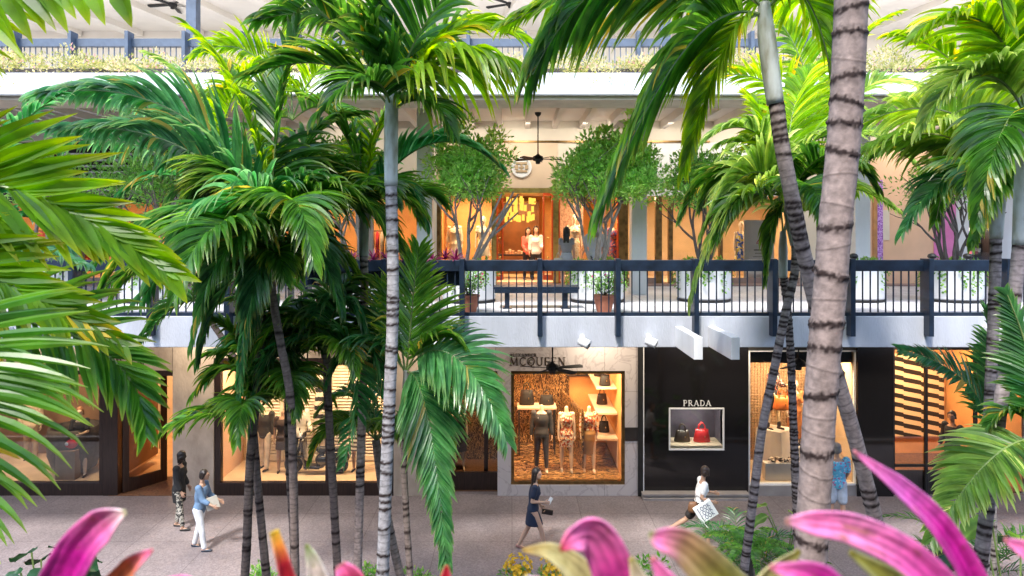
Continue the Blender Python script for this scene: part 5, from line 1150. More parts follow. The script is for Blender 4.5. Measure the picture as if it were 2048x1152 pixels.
class Figure:
    def __init__(s, name, label, cat, loc, rz, J, skin, fem=True, head=True, group=None, voxel=.0085, hands=True, thick=1.0):
        s.t = thing(name, label, cat, loc, group); s.J = J; s.loc = loc; s.rz = rz; s.fem = fem
        s.body = remesh(place(body(J, fem, head, hands, True, thick), loc, rz, J['s']), 'body', skin, s.t, voxel, 3)
        if head and name == 'person':
            rt = Matrix.Rotation(J['yaw'], 3, 'Z')
            for sg in (-1, 1): place(MB().ball(J['head'] + rt @ Vector((.086, sg * .030, .010)), .008, .011, .008, 8, 6), loc, rz, J['s']).build('eye', M['eye'], s.t, True)
    def add(s, b, name, mat, voxel=.010, sm=3): return remesh(place(b, s.loc, s.rz, s.J['s']), name, mat, s.t, voxel, sm)
    def raw(s, b, name, mat, parent=None): return place(b, s.loc, s.rz, s.J['s']).build(name, mat, parent or s.t, True)
    def hair(s, mat, length=.05, back=0, bob=False):
        J = s.J; b = MB(); rt = Matrix.Rotation(J['yaw'], 3, 'Z')
        def q(x, y, z): return J['head'] + rt @ Vector((x, y, z))
        b.ball(q(-.018, 0, .028), .098, .087, .105); b.ball(q(-.05, 0, -.02), .07, .078, .085)
        for sg in (-1, 1): b.caps(q(.015, sg * .07, .05), q(-.02, sg * .078, -.05 - length * .3), .026, .022)
        if length > .1:
            for y_ in (-.055, -.02, .02, .055): b.caps(q(-.065, y_, -.02), J['head'] + Vector((-.10 - .02 * abs(y_) * 10, y_ * 1.1, -.05 - length)), .034, .018)
        return s.add(b, 'hair', mat, .008, 2)
    def shirt(s, mat, g=.014, sleeve=.55, hem=-.06, name='shirt', top=.50, collar=0):
        J = s.J; b = MB(); b.loft(torso_rings(J, g, s.fem, hem, top), 24)
        for nm in 'LR':
            b.ball(J['sh' + nm], .056 + g)
            if sleeve <= 1: e = J['sh' + nm].lerp(J['el' + nm], sleeve); b.caps(J['sh' + nm], e, .05 + g * 1.3, .043 + g)
            else:
                b.caps(J['sh' + nm], J['el' + nm], .05 + g, .041 + g); b.caps(J['el' + nm], J['el' + nm].lerp(J['wr' + nm], sleeve - 1), .041 + g, .031 + g)
        if s.fem:
            for sg in (-1, 1): b.ball(J['chest'] + J['fw'] * .075 + Vector((0, sg * .065, 0)), .058 + g * .5)
        return s.add(b, name, mat)
    def trousers(s, mat, g=.012, ln=1.0, name='trousers', flare=0):
        J = s.J; b = MB(); b.loft(torso_rings(J, g, s.fem, -.12, .10), 24)
        for nm in 'LR':
            b.caps(J['hip' + nm] + Vector((0, 0, .02)), J['knee' + nm].lerp(J['hip' + nm], 0 if ln >= .5 else 1 - ln * 2), .094 + g, (.057 if ln >= .5 else .08) + g + flare)
            if ln > .5: b.caps(J['knee' + nm], J['knee' + nm].lerp(J['ank' + nm], (ln - .5) * 2), .057 + g, .042 + g + flare)
        return s.add(b, name, mat)
    def dress(s, mat, hem=.45, g=.014, sleeve=0, flare=.03, name='dress', top=.485, waist=-.06):
        """torso plus skirt to a hem height given as a fraction hip to ankle"""
        J = s.J; b = MB(); r = torso_rings(J, g, s.fem, waist, top)
        kl, kr = (J['hipL'].lerp(J['kneeL'], hem * 2) if hem <= .5 else J['kneeL'].lerp(J['ankL'], hem * 2 - 1)), (J['hipR'].lerp(J['kneeR'], hem * 2) if hem <= .5 else J['kneeR'].lerp(J['ankR'], hem * 2 - 1))
        c = (kl + kr) / 2; rx = abs(kl.x - kr.x) / 2 + .085 + flare; ry = abs(kl.y - kr.y) / 2 + .075 + flare
        c0, rx0, ry0 = r[0]; sk = [(c.lerp(c0, k / 6) if k else c, rx + (rx0 + .01 - rx) * (k / 6) ** 1.2, ry + (ry0 + .008 - ry) * (k / 6) ** .8) for k in range(6)]
        b.loft(sk + r, 28)
        if sleeve:
            for nm in 'LR':
                b.ball(J['sh' + nm], .056 + g)
                if sleeve <= 1: b.caps(J['sh' + nm], J['sh' + nm].lerp(J['el' + nm], sleeve), .05 + g, .05 + g)
                else: b.caps(J['sh' + nm], J['el' + nm], .05 + g, .045 + g); b.caps(J['el' + nm], J['el' + nm].lerp(J['wr' + nm], sleeve - 1), .045 + g, .036 + g)
        elif top > .45:
            for sg in (-1, 1): b.caps(J['chest'] + Vector((0, sg * .1, .1)), J['chest'] + J['up'] * .15 + Vector((0, sg * .1, 0)), .045, .04)
        if s.fem:
            for sg in (-1, 1): b.ball(J['chest'] + J['fw'] * .075 + Vector((0, sg * .065, 0)), .058 + g * .5)
        return s.add(b, name, mat)
    def shoes(s, mat, heel=0, name='shoe', high=0):
        J = s.J
        for nm in 'LR':
            b = MB(); a = J['ft' + nm]; f = Vector((math.cos(a), 0, math.sin(a))); A = J['ank' + nm] - Vector((0, 0, .03)); dn = Vector((math.sin(a), 0, -math.cos(a)))
            b.caps(A - f * .035 + dn * .018, A + f * .06 + dn * .022, .037, .037); b.caps(A + f * .06 + dn * .022, A + f * .155 + dn * .028, .037, .024)
            if high: b.caps(A, A + Vector((0, 0, high)), .048, .05)
            if heel: b.caps(A - f * .045 + dn * .03, A - f * .045 + dn * (.045 + heel), .016, .010)
            s.add(b, name, mat, .008, 2)
# --- the people in the photograph
def P0(px, py, z=0.0):
    """ground point seen at a photograph pixel"""
    D = (H - z) * F / (py - HY); return Vector((X(px, D), D, z))
# woman in navy dress with a phone, walking to the right
J = pose(1.70, lean=4, hipL=-14, kneeL=14, hipR=24, kneeR=12, shL=2, elL=30, shR=-12, elR=98, abL=8, abR=10, inL=20, inR=8, headyaw=-22, headpitch=8, sw=.16)
f = Figure('person', 'woman in a short navy dress with long dark hair walking while looking at a phone', 'person', P0(1066, 1101), R(0), J, M['skin'], True, group='people walking or standing in the lower walk')
f.dress(cloth("navy_cloth", (.012, .022, .055)), .36, .014, .6, .005); f.hair(M['hair'], .34); f.shoes(pm("rose_sandal", (.35, .16, .14), .5), 0, 'sandal')
wr = f.J['wrR'] + f.J['hdR'] * .10; b = MB(); b.bar(wr + Vector((-.01, .015, -.03)), wr + Vector((.06, .02, .10)), .07, .009, (0, 1, 0))
ph = place(b, f.loc, f.rz, J['s']).build('phone', M['letterw'], None); tag(ph, 'small white phone held up by the woman in the navy dress', 'phone')
wl = f.J['wrL'] + f.J['hdL'] * .10; b = MB(); b.bar(wl + Vector((-.03, -.02, -.02)), wl + Vector((.20, -.04, -.05)), .03, .11); cl = place(b, f.loc, f.rz, J['s']).build('clutch_bag', cloth("dark_leather", (.02, .015, .015), .4), None, bevel=.008); tag(cl, 'small dark clutch bag in the hand of the woman in the navy dress', 'bag')
# woman in white T-shirt with patterned shopping bag
J = pose(1.66, lean=9, hipL=-38, kneeL=22, hipR=20, kneeR=16, shL=10, elL=70, shR=-18, elR=92, abL=16, abR=12, inL=10, inR=4, headyaw=55, headpitch=0, sw=.165)
f = Figure('person', 'woman in a white T-shirt and dark shorts striding right with a printed bag', 'person', P0(1398, 1092), R(0), J, M['skin2'], True, group='people walking or standing in the lower walk')
f.shirt(cloth("white_cotton", (.78, .78, .80)), .02, .55, -.06); f.trousers(cloth("black_shorts", (.02, .016, .016)), .022, .34, 'shorts'); f.hair(pm("brown_hair", (.045, .025, .018), .4, .4, 30), .04); f.shoes(pm("brown_sandal", (.2, .1, .06), .5), 0, 'sandal')
# her bags: white bag printed with LOOK, brown shoulder bag
wpt = Vector(at(1411, 1022, P0(1398, 1092).y - .28))
lb = thing('shopping_bag', 'white shopping bag printed LOOK three times, carried tilted by the woman in white', 'bag', wpt)
b = MB(); b.box(wpt.x - .20, wpt.x + .20, wpt.y - .05, wpt.y + .05, wpt.z - .17, wpt.z + .17); bagp = b.build('bag_body', pm("white_card", (.82, .82, .83), .5, .03), lb, bevel=.006)
bb = MB(); hb = []
for row in range(3):
    let = lettering('LOOK', 1024, HY, wpt.y - .0502, .08, .12, mat=pm("navy_print", (.015, .03, .12), .5), parent=None, th=.003, name='print')
    me = let.data; xs = [v.co.x for v in me.vertices]; zs = [v.co.z for v in me.vertices]; mx_, mz_ = (min(xs) + max(xs)) / 2, min(zs)
    k_ = .275 / (max(xs) - min(xs))
    for v in me.vertices: v.co = Vector(((v.co.x - mx_) * k_, v.co.y - wpt.y, (v.co.z - mz_) + .06 - row * .098))
    let.parent = lb
b = MB(); b.tube(spline([wpt + Vector((-.07, 0, .17)), wpt + Vector((-.05, 0, .30)), wpt + Vector((0, 0, .36)), wpt + Vector((.05, 0, .30)), wpt + Vector((.07, 0, .17))], 5), .006, 6); b.build('bag_handle', M['brown'], lb, True)
lb.rotation_euler = (0, R(-32), 0)
sp_ = wpt + Vector((-.26, .12, .04)); b = MB(); b.loft([(sp_ + Vector((.04, 0, -.12)), .09, .04), (sp_ + Vector((.04, 0, -.06)), .115, .055), (sp_ + Vector((.04, 0, .05)), .10, .045), (sp_ + Vector((.04, 0, .10)), .08, .02)], 16); tag(b.build('shoulder_bag', pm("tan_leather", (.20, .09, .04), .5, .2, 6), None, True), 'brown leather shoulder bag against the hip of the woman in white', 'bag')
# woman in black with patterned leggings, and the man-sized figure in blue shirt and white jeans
J = pose(1.68, lean=2, hipL=-6, kneeL=4, hipR=12, kneeR=4, shL=-4, elL=30, shR=6, elR=20, headyaw=150, sw=.16)
f = Figure('person', 'woman all in black with long dark hair and patterned leggings beside the travertine pilaster', 'person', P0(358, 1057), R(0), J, M['skin2'], True, group='people walking or standing in the lower walk')
f.trousers(printmat("black_white_leggings", [(.02,.02,.02),(.5,.48,.42),(.03,.03,.03),(.35,.33,.28)], 34), .006, .92, 'leggings'); f.dress(cloth("black_cloth", (.012, .012, .014)), .30, .026, 1.7, .0, 'coat'); f.hair(M['hair'], .26); f.shoes(M['bmetal'], 0)
J = pose(1.62, lean=6, hipL=-8, kneeL=8, hipR=14, kneeR=6, shL=16, elL=42, shR=24, elR=40, headyaw=8, headpitch=14, sw=.165)
f = Figure('person', 'person in a blue denim shirt and white jeans with short dark hair carrying papers', 'person', P0(399, 1098), R(0), J, M['skin2'], True, group='people walking or standing in the lower walk')
f.shirt(cloth("blue_denim", (.13, .22, .36)), .022, 1.5, -.12); f.trousers(cloth("white_jeans", (.72, .74, .78)), .012, .97); f.hair(M['hair'], .02); f.shoes(M['navy'], 0)
w3 = P0(399, 1098) + Vector((.30, -.12, .98)); b = MB(); b.bar(w3 + Vector((-.12, 0, -.03)), w3 + Vector((.14, .02, .06)), .02, .26); tag(b.build('paper_folder', pm("pale_folder", (.5, .47, .4), .7), None, bevel=.004), 'pale folder carried by the person in white jeans', 'folder')
# man in a blue flowered shirt by the window
J = pose(1.74, lean=0, hipL=2, kneeL=2, hipR=-3, kneeR=2, shL=4, elL=30, shR=2, elR=30, sw=.195, inL=14, inR=14)
f = Figure('person', 'man in a light blue flowered shirt, pale shorts and grey cap seen from behind', 'person', P0(1674, 1047), R(80), J, M['skin2'], False, group='people walking or standing in the lower walk')
f.shirt(printmat("blue_flowered_cotton", [(.10,.42,.62),(.12,.48,.70),(.08,.36,.58),(.40,.16,.30),(.14,.5,.72),(.3,.6,.75)], 26), .03, .75, -.12); f.trousers(cloth("pale_shorts", (.42, .48, .58)), .025, .42, 'shorts'); f.hair(pm("grey_hair", (.2, .18, .17), .5), .0); f.shoes(M['grey'], 0)
b = MB(); b.ball(f.J['head'] + Vector((-.01, 0, .06)), .108, .094, .085); b.caps(f.J['head'] + Vector((.08, 0, .055)), f.J['head'] + Vector((.13, 0, .045)), .03, .02); f.add(b, 'cap', cloth("grey_cap", (.22, .20, .20)))
# guard in a dark suit behind the glass of the zigzag entrance
gp = Vector((X(1905, 17.75), 17.75, .02))
J = pose(1.84, hipL=2, hipR=-2, shL=6, elL=30, shR=4, elR=34, sw=.195, headyaw=20, inL=12, inR=12)
f = Figure('person', 'man in a black suit standing behind the glass before the zigzag wall', 'person', gp, R(-160), J, M['skin2'], False, group='people walking or standing in the lower walk')
f.trousers(cloth("black_suit", (.014, .013, .014)), .014, .97); f.shirt(cloth("black_suit2", (.014, .013, .014)), .022, 1.85, -.12, 'jacket'); f.hair(M['hair'], 0); f.shoes(M['bmetal'])
# people on the gallery
GRP = 'people on the gallery'
J = pose(1.66, hipL=3, hipR=-3, shL=4, elL=24, shR=0, elR=14, sw=.155)
f = Figure('person', 'woman with a long ponytail in a grey striped top and pale skirt seen from behind', 'person', (X(1133, 17.9), 17.9, ZG), R(80), J, M['skin'], True, group=GRP)
f.shirt(stripemat("grey_stripes", (.36, .36, .40), (.16, .16, .19), 14), .012, .35, 0); f.dress(cloth("pale_denim_skirt", (.42, .45, .52)), .36, .018, 0, .02, 'skirt', .17); f.hair(M['hair'], .26); f.shoes(M['skin2'])
b = MB(); b.loft([(f.J['waist'] + Vector((0, 0, -.015)), .10, .14), (f.J['waist'] + Vector((0, 0, .02)), .10, .138)], 20); f.raw(b, 'belt', M['bmetal'])
hb = Vector((X(1116, 17.8), 17.75, ZG + .62)); b = MB(); b.loft([(hb, .13, .05), (hb + Vector((0, 0, .28)), .10, .04)], 14); b.tube(spline([hb + Vector((-.06, 0, .28)), hb + Vector((0, 0, .42)), hb + Vector((.06, 0, .28))], 5), .007, 5); tag(b.build('tote_bag', pm("pale_bag", (.66, .62, .55), .6), None, True), 'pale tote bag beside the woman with the ponytail', 'bag')
J = pose(1.76, hipL=2, hipR=-2, shL=8, elL=50, shR=8, elR=40, sw=.195, headyaw=20, inL=10)
f = Figure('person', 'man in a checked short sleeved shirt standing behind the gallery tree stems', 'person', (X(1190, 17.6), 17.6, ZG), R(110), J, M['skin2'], False, group=GRP)
f.shirt(stripemat("checked_shirt", (.30, .36, .46), (.55, .50, .50), 10), .026, .7, -.12); f.trousers(cloth("dark_trousers", (.04, .045, .06)), .016, .97); f.hair(M['hair'], 0); f.shoes(M['brown'])
J = pose(1.64, hipL=2, hipR=-2, shL=10, elL=60, shR=4, elR=20, sw=.155, headyaw=20)
f = Figure('person', 'woman in a white blouse and dark trousers standing just inside the red doors', 'person', (X(1072, 21.3), 21.3, ZG + .06), R(-95), J, M['skin'], True, group=GRP)
f.shirt(cloth("white_blouse", (.72, .70, .68)), .028, 1.6, -.06); f.trousers(cloth("dark_jeans", (.025, .025, .04)), .01, .97); f.hair(M['hair'], .16); f.shoes(M['bmetal'])
J = pose(1.60, hipL=2, hipR=-2, shL=30, elL=70, shR=14, elR=50, sw=.155, headyaw=-20)
f = Figure('person', 'woman in a coral cardigan beside the woman in a white blouse', 'person', (X(1056, 21.6), 21.6, ZG + .06), R(-70), J, M['skin'], True, group=GRP)
f.shirt(cloth("coral_knit", (.75, .16, .12)), .022, 1.7, -.06, 'cardigan'); f.trousers(cloth("dark_jeans2", (.03, .025, .035)), .01, .97); f.hair(M['hair'], .2); f.shoes(M['bmetal'])
# ------------------------------------------------------------------ mannequins and goods in the windows
def mq(label, loc, rz, J, fem=True, head=True, skin=None, group=None): return Figure('mannequin', label, 'mannequin', loc, rz, J, skin or M['mann'], fem, head, group, .010)
yC = DW + .85; zC = .335
def mloc(px, y, z): return (X(px, y), y, z)
GM = 'headless mannequins in the gold lined window'
J = pose(1.84, hipL=5, hipR=-5, kneeR=0, shL=0, elL=8, shR=0, elR=8, abL=9, abR=9, sw=.19)
f = mq('headless mannequin in a dark suit, left of the three in the gold lined window', mloc(1083, yC, zC), R(-90), J, False, False, None, GM)
f.trousers(cloth("charcoal_suit", (.05, .05, .06)), .010, .93); f.shirt(cloth("charcoal_jacket", (.055, .055, .062)), .02, 1.88, -.12, 'jacket'); f.shoes(pm("cream_shoe", (.7, .62, .5), .5))
b = MB(); c = f.J['chest'] + f.J['fw'] * .125; b.bar(c + Vector((.0, -.085, .03)), c + Vector((.0, -.085, .055)), .012, .05); f.raw(b, 'pocket_square', M['white2'])
J = pose(1.80, hipL=3, hipR=-3, shL=0, elL=6, shR=0, elR=6, abL=7, abR=7, sw=.155)
fl = printmat("flowered_silk", [(.82,.70,.52),(.62,.12,.05),(.85,.74,.58),(.30,.07,.04),(.80,.40,.12)], 26)
f = mq('headless mannequin in a short sleeveless flowered dress, middle of the gold lined window', mloc(1133, yC, zC), R(-90), J, True, False, None, GM); f.dress(fl, .34, .012, 0, .0); f.shoes(pm("black_white_shoe", (.3, .28, .26), .4), .05)
f = mq('headless mannequin in a tan pencil skirt and flowered sleeves, right in the gold lined window', mloc(1178, yC, zC), R(-90), J, True, False, None, GM); f.dress(pm("tan_wool", (.50, .27, .10), .8, .1, 5), .56, .014, 0, -.03, 'skirt', .26); f.shirt(fl, .018, 1.6, .10, 'blouse', .485); f.shoes(M['mann'], .05)
def handbag(label, loc, w_, h_, d, mat, group=None, trim=None, rz=0):
    t = thing('handbag', label, 'handbag', loc, group); L = Vector(loc)
    b = MB(); n = 16
    b.loft([(L + Vector((0, 0, .004)), w_ * .50, d * .5), (L + Vector((0, 0, h_ * .12)), w_ * .52, d * .52), (L + Vector((0, 0, h_ * .75)), w_ * .42, d * .34), (L + Vector((0, 0, h_)), w_ * .40, d * .12)], 4 if False else 20)
    b.build('bag_body', mat, t, True)
    for sg in (-1, 1):
        b = MB(); y_ = sg * d * .16
        b.tube(spline([L + Vector((-w_ * .2, y_, h_ * .8)), L + Vector((-w_ * .18, y_, h_ * 1.25)), L + Vector((0, y_, h_ * 1.5)), L + Vector((w_ * .18, y_, h_ * 1.25)), L + Vector((w_ * .2, y_, h_ * .8))], 5), .010, 7); b.build('handle', mat, t, True)
    b = MB(); b.box(L.x + w_ * .1, L.x + w_ * .16, L.y - d * .5 - .01, L.y - d * .36, L.z + h_ * .42, L.z + h_ * .52); b.build('clasp', trim or M['gold'], t)
    return t
zs = Z(899, DW) + .082
handbag('dark bronze handbag on the left of the small lit niche', (X(1364, DW + .4), DW + .38, zs), .40, .30, .2, pm("bronze_leather", (.085, .055, .035), .35, .2, 8, coat=.3), 'bags in the niche')
handbag('bright red handbag on the right of the small lit niche', (X(1403, DW + .4), DW + .38, zs), .42, .32, .22, pm("red_leather", (.78, .03, .03), .35, .1, 8, coat=.3), 'bags in the niche')
# shelves and bags inside the gold lined window
xa, xb = X(1024, DW), X(1248, DW); yb = DW + 3.2
sh = thing('display_shelf', 'pale wall shelf with two framed bags high at the left of the gold lined window', 'shelf', (xa + .6, yb - .2, 2.55))
MB().box(xa + .1, xa + 1.35, yb - .4, yb - .01, 2.5, 2.54).build('board', M['brown'], sh); MB().box(xa + .7, xa + .73, yb - .4, yb - .012, 2.54, 3.2).build('divider', M['brown'], sh)
handbag('brown bag on the high wall shelf', (xa + .42, yb - .2, 2.545), .34, .24, .14, M['terracotta']); handbag('cream bag on the high wall shelf', (xa + 1.03, yb - .2, 2.545), .36, .22, .14, M['mann'])
ts = thing('display_table', 'small pale table carrying two black bags at the left of the gold lined window', 'table', (xa + .7, yb - .8, .34))
MB().box(xa + .15, xa + 1.25, yb - 1.1, yb - .55, 1.60, 1.66).build('table_top', M['mann'], ts, bevel=.008)
for x_, y_ in ((.2, -1.05), (1.2, -1.05), (.2, -.6), (1.2, -.6)): MB().box(xa + x_ - .02, xa + x_ + .02, yb + y_ - .02, yb + y_ + .02, .34, 1.60).build('leg', M['bmetal'], ts)
handbag('tall black bag at the left on the pale table', (xa + .42, yb - .8, 1.665), .42, .42, .2, M['bmetal']); handbag('low black bag at the right on the pale table', (xa + .98, yb - .8, 1.665), .42, .28, .2, M['bmetal'])
sw_ = thing('wall_shelving', 'stepped pale shelving on the right wall of the gold lined window', 'shelving', (xb - .3, DW + 1.8, .4))
for k, zz in enumerate((1.1, 1.75, 2.4, 2.95)):
    MB().box(xb - .55, xb - .012, DW + .9 + .1 * k, DW + 3.1, zz, zz + .05).build('shelf_board', M['mann'], sw_)
MB().box(xb - .03, xb - .013, DW + .9, DW + 3.1, .4, 1.1).build('wall_panel', M['mann'], sw_)
for k, (y_, zz, m_) in enumerate(((1.3, 2.452, 'bmetal'), (1.9, 1.802, 'brown'), (2.5, 2.452, 'brown'), (1.5, 1.152, 'bmetal'))):
    handbag(('black bag with tall handles on the upper right shelf', 'brown bag on the middle right shelf', 'small brown bag deep on the upper right shelf', 'black bag on the lowest right shelf')[k], (xb - .3, DW + y_, zz), .3, .3, .16, M[m_])
pg = thing('frame_shelf', 'dark metal grid of open boxes on the back wall of the gold lined window', 'shelf', (xa + 2.0, yb, 2.4))
b = MB()
for k in range(4): b.box(xa + 1.6 + k * .3, xa + 1.615 + k * .3, yb - .25, yb - .01, 2.35, 3.2)
for k in range(3): b.box(xa + 1.6, xa + 2.515, yb - .248, yb - .012, 2.35 + k * .41, 2.365 + k * .41)
b.build('frame', M['bmetal'], pg)
f = mq('dark clothed mannequin deep inside the recessed entrance', (X(918, DW + 1.9), DW + 1.9, .02), R(-80), pose(1.8, hipL=3, hipR=-3, sw=.155), True, False); f.dress(cloth("dark_dress", (.03, .02, .02)), .5, .02, 0, .03)
# scooter and clothes in the louvred window
sx, sy = X(619, DW + .75), DW + .75
sc = thing('scooter', 'shiny black motor scooter standing in the louvred shop window', 'scooter', (sx, sy, .3))
GL_ = pm("gloss_black_paint", (.012, .012, .013), .12, .2, 5, coat=1.0)
def wheel(cx, cz):
    b = MB(); n = 28; R0, r0 = .235, .055; rings = []
    for k in range(n):
        a = 2 * math.pi * k / n; rings.append([b.vert((cx + (R0 - r0 + r0 * math.cos(2*math.pi*j/10)) * math.cos(a), sy + r0 * math.sin(2*math.pi*j/10), cz + (R0 - r0 + r0 * math.cos(2*math.pi*j/10)) * math.sin(a))) for j in range(10)])
    for k in range(n):
        for j in range(10): b.face(rings[k][j], rings[k][(j+1)%10], rings[(k+1)%n][(j+1)%10], rings[(k+1)%n][j])
    w_ = b.build('wheel', M['bmetal'], sc, True)
    b = MB(); b.tube([(cx, sy - .03, cz), (cx, sy + .03, cz)], .12, 18); b.build('rim', M['letterw'], w_)
wf, wr_ = sx - .42, sx + .78
zz0 = .3 + .235
wheel(wf, zz0); wheel(wr_, zz0)
b = MB(); b.caps((wf + .02, sy, zz0 + .0), (wf + .22, sy, zz0 + .62), .035, .035); b.caps((wf + .22, sy, zz0 + .62), (wf + .27, sy, zz0 + .80), .03, .03); b.build('steering_column', GL_, sc, True)
b = MB(); b.loft([((wf + .33, sy, .52), .07, .16), ((wf + .27, sy, .8), .05, .19), ((wf + .25, sy, 1.08), .05, .17), ((wf + .28, sy, 1.22), .05, .10)], 20); b.build('leg_shield', GL_, sc, True)
b = MB(); b.caps((wf - .05, sy, zz0 + .23), (wf + .16, sy, zz0 + .2), .075, .06); b.build('mudguard', GL_, sc, True)
b = MB(); b.bar((wf + .3, sy, .50), (wf + .72, sy, .48), .30, .08); b.build('footboard', GL_, sc, bevel=.02)
b = MB(); b.caps((wf + .74, sy, .66), (wr_ + .15, sy, .72), .17, .12); b.caps((wf + .72, sy, .55), (wf + .76, sy, .85), .12, .10); remesh(b, 'rear_body', GL_, sc, .015)
b = MB(); b.caps((wf + .68, sy, .92), (wr_ + .16, sy, .93), .085, .065); b.build('saddle', pm("black_seat", (.02, .018, .018), .5), sc, True)
b = MB(); b.tube(spline([(wf + .36, sy - .33, 1.30), (wf + .28, sy - .15, 1.33), (wf + .27, sy + .15, 1.33), (wf + .36, sy + .33, 1.30)], 5), .016, 8); b.build('handlebar', M['bmetal'], sc, True)
b = MB(); b.ball((wf + .2, sy, 1.27), .07, .075, .075); b.build('headlight', M['letterw'], sc, True)
for sg in (-1, 1):
    b = MB(); b.tube([(wf + .3, sy + sg * .24, 1.32), (wf + .26, sy + sg * .30, 1.50)], .006, 5); b.ball((wf + .26, sy + sg * .31, 1.54), .014, .05, .04); b.build('mirror', M['bmetal'], sc, True)
for k, pxs in enumerate((640,)):
    tw = thing('striped_towel', 'black and white striped towel hanging in the louvred window', 'towel', (X(643, DW + 1.2), DW + 1.3, 1.4))
    b = MB(); cx = X(643, DW + 1.3); rows = []
    for i in range(16):
        zt = 3.15 - 1.75 * i / 15; wd = .05 + .17 * (i / 15) ** .6; rows.append([b.vert((cx - wd + 2 * wd * j / 12, DW + 1.3 + .03 * math.sin(j * 1.9 + i * .15), zt)) for j in range(13)])
    for i in range(15):
        for j in range(12): b.face(rows[i][j], rows[i][j+1], rows[i+1][j+1], rows[i+1][j])
    o = b.build('cloth', stripemat("black_white_bands", (.02, .02, .022), (.72, .62, .5), 1.35), tw, True); sm_ = o.modifiers.new("th", 'SOLIDIFY'); sm_.thickness = .012
    b = MB(); b.tube([(cx, DW + 1.3, 3.12), (cx, DW + 1.3, 3.42)], .008, 6); b.build('hook', M['bmetal'], tw)
GB = 'mannequins in the louvred window'
f = mq('mannequin in a white jacket and dark trousers beside the scooter', mloc(598, DW + 1.15, .305), R(-60), pose(1.78, hipL=8, hipR=-4, shL=10, elL=40, sw=.19), False, False, None, GB); f.trousers(cloth("navy_trousers", (.03, .035, .06)), .012, .95); f.shirt(cloth("white_jacket", (.74, .70, .62)), .024, 1.8, -.12, 'jacket'); f.shoes(M['brown'])
f = mq('mannequin in pale trousers and a dark jacket behind the left crossing trunks', mloc(530, DW + 1.1, .305), R(-100), pose(1.78, hipL=10, hipR=-8, sw=.19), False, False, None, GB); f.trousers(cloth("cream_trousers", (.72, .62, .48)), .016, .97); f.shirt(cloth("dark_jacket", (.035, .03, .03)), .024, 1.8, -.12, 'jacket'); f.shoes(M['bmetal'])
f = mq('mannequin with bare tan legs and a dark short dress left of the scooter', mloc(566, DW + .8, .305), R(-80), pose(1.72, hipL=8, hipR=-6, sw=.155), True, False, M['skin2'], GB); f.dress(cloth("dark_brown_dress", (.05, .03, .025)), .32, .016, .6, .01); f.shoes(M['brown'], .04)
f = mq('mannequin in a striped dress at the right of the louvred window', mloc(715, DW + .9, .305), R(-95), pose(1.74, hipL=6, hipR=-5, sw=.155), True, False, M['skin2'], GB); f.dress(stripemat("cream_stripes", (.72, .62, .5), (.1, .08, .07), 3), .4, .018, .7, .03); f.shoes(M['bmetal'], .04)
# left window: dark tub chair, mannequin in black with a red bag, cream drapery
tc_ = thing('tub_chair', 'big dark round tub chair in the left shop window', 'chair', (X(150, DW + .9), DW + .95, .28))
L = Vector((X(150, DW + .95), DW + .95, .285)); b = MB(); b.lathe([(.30, 0), (.50, .12), (.62, .5), (.64, .95), (.60, 1.2), (.54, 1.2), (.50, .6), (.46, .48)], L, 32); b.build('shell', pm("dark_wicker", (.035, .025, .022), .6, .4, 12), tc_, True)
f = mq('mannequin in a black dress seated before the dark tub chair', (X(160, DW + .62), DW + .62, .285), R(-70), pose(1.72, hipL=4, hipR=-4, shL=20, elL=70, shR=20, elR=60, sw=.155, inL=30, inR=20), True, True); f.dress(cloth("black_dress2", (.016, .014, .016)), .45, .016, .7, .02); f.hair(pm("auburn_hair", (.3, .14, .06), .5), .1); f.shoes(M['brown'], .05)
f.t['label'] = 'mannequin in a black dress standing before the dark tub chair'
rbg = thing('handbag', 'round red handbag with a white mark in the left shop window', 'handbag', (X(136, DW + .42), DW + .42, 1.02)); L = Vector((X(136, DW + .42), DW + .42, 1.02))
b = MB(); b.ball(L + Vector((0, 0, .16)), .25, .09, .155, 20, 12); b.build('bag_body', pm("red_bag", (.75, .02, .04), .4), rbg, True)
b = MB(); b.tube(spline([L + Vector((-.15, 0, .26)), L + Vector((0, 0, .42)), L + Vector((.15, 0, .26))], 6), .012, 7); b.build('handle', M['white2'], rbg, True)
b = MB(); b.ball(L + Vector((.02, -.088, .17)), .045, .012, .045); b.build('mark', M['white2'], rbg, True)
b = MB(); b.box(X(136, DW + .42) - .25, X(136, DW + .42) + .25, DW + .3, DW + .54, .285, 1.018); tag(b.build('display_plinth', pm("umber_plinth", (.26, .17, .11), .8), None, bevel=.01), 'umber display plinth under the red handbag at left', 'plinth')
f = mq('mannequin in a cream shirt at the back of the left shop window', (X(62, DW + 1.9), DW + 1.9, .285), R(-75), pose(1.8, hipL=4, hipR=-4, sw=.19), False, True); f.shirt(cloth("cream_shirt", (.70, .58, .42)), .03, 1.8, -.12); f.trousers(cloth("tan_trousers", (.34, .24, .15)), .014, .97); f.shoes(M['brown'])
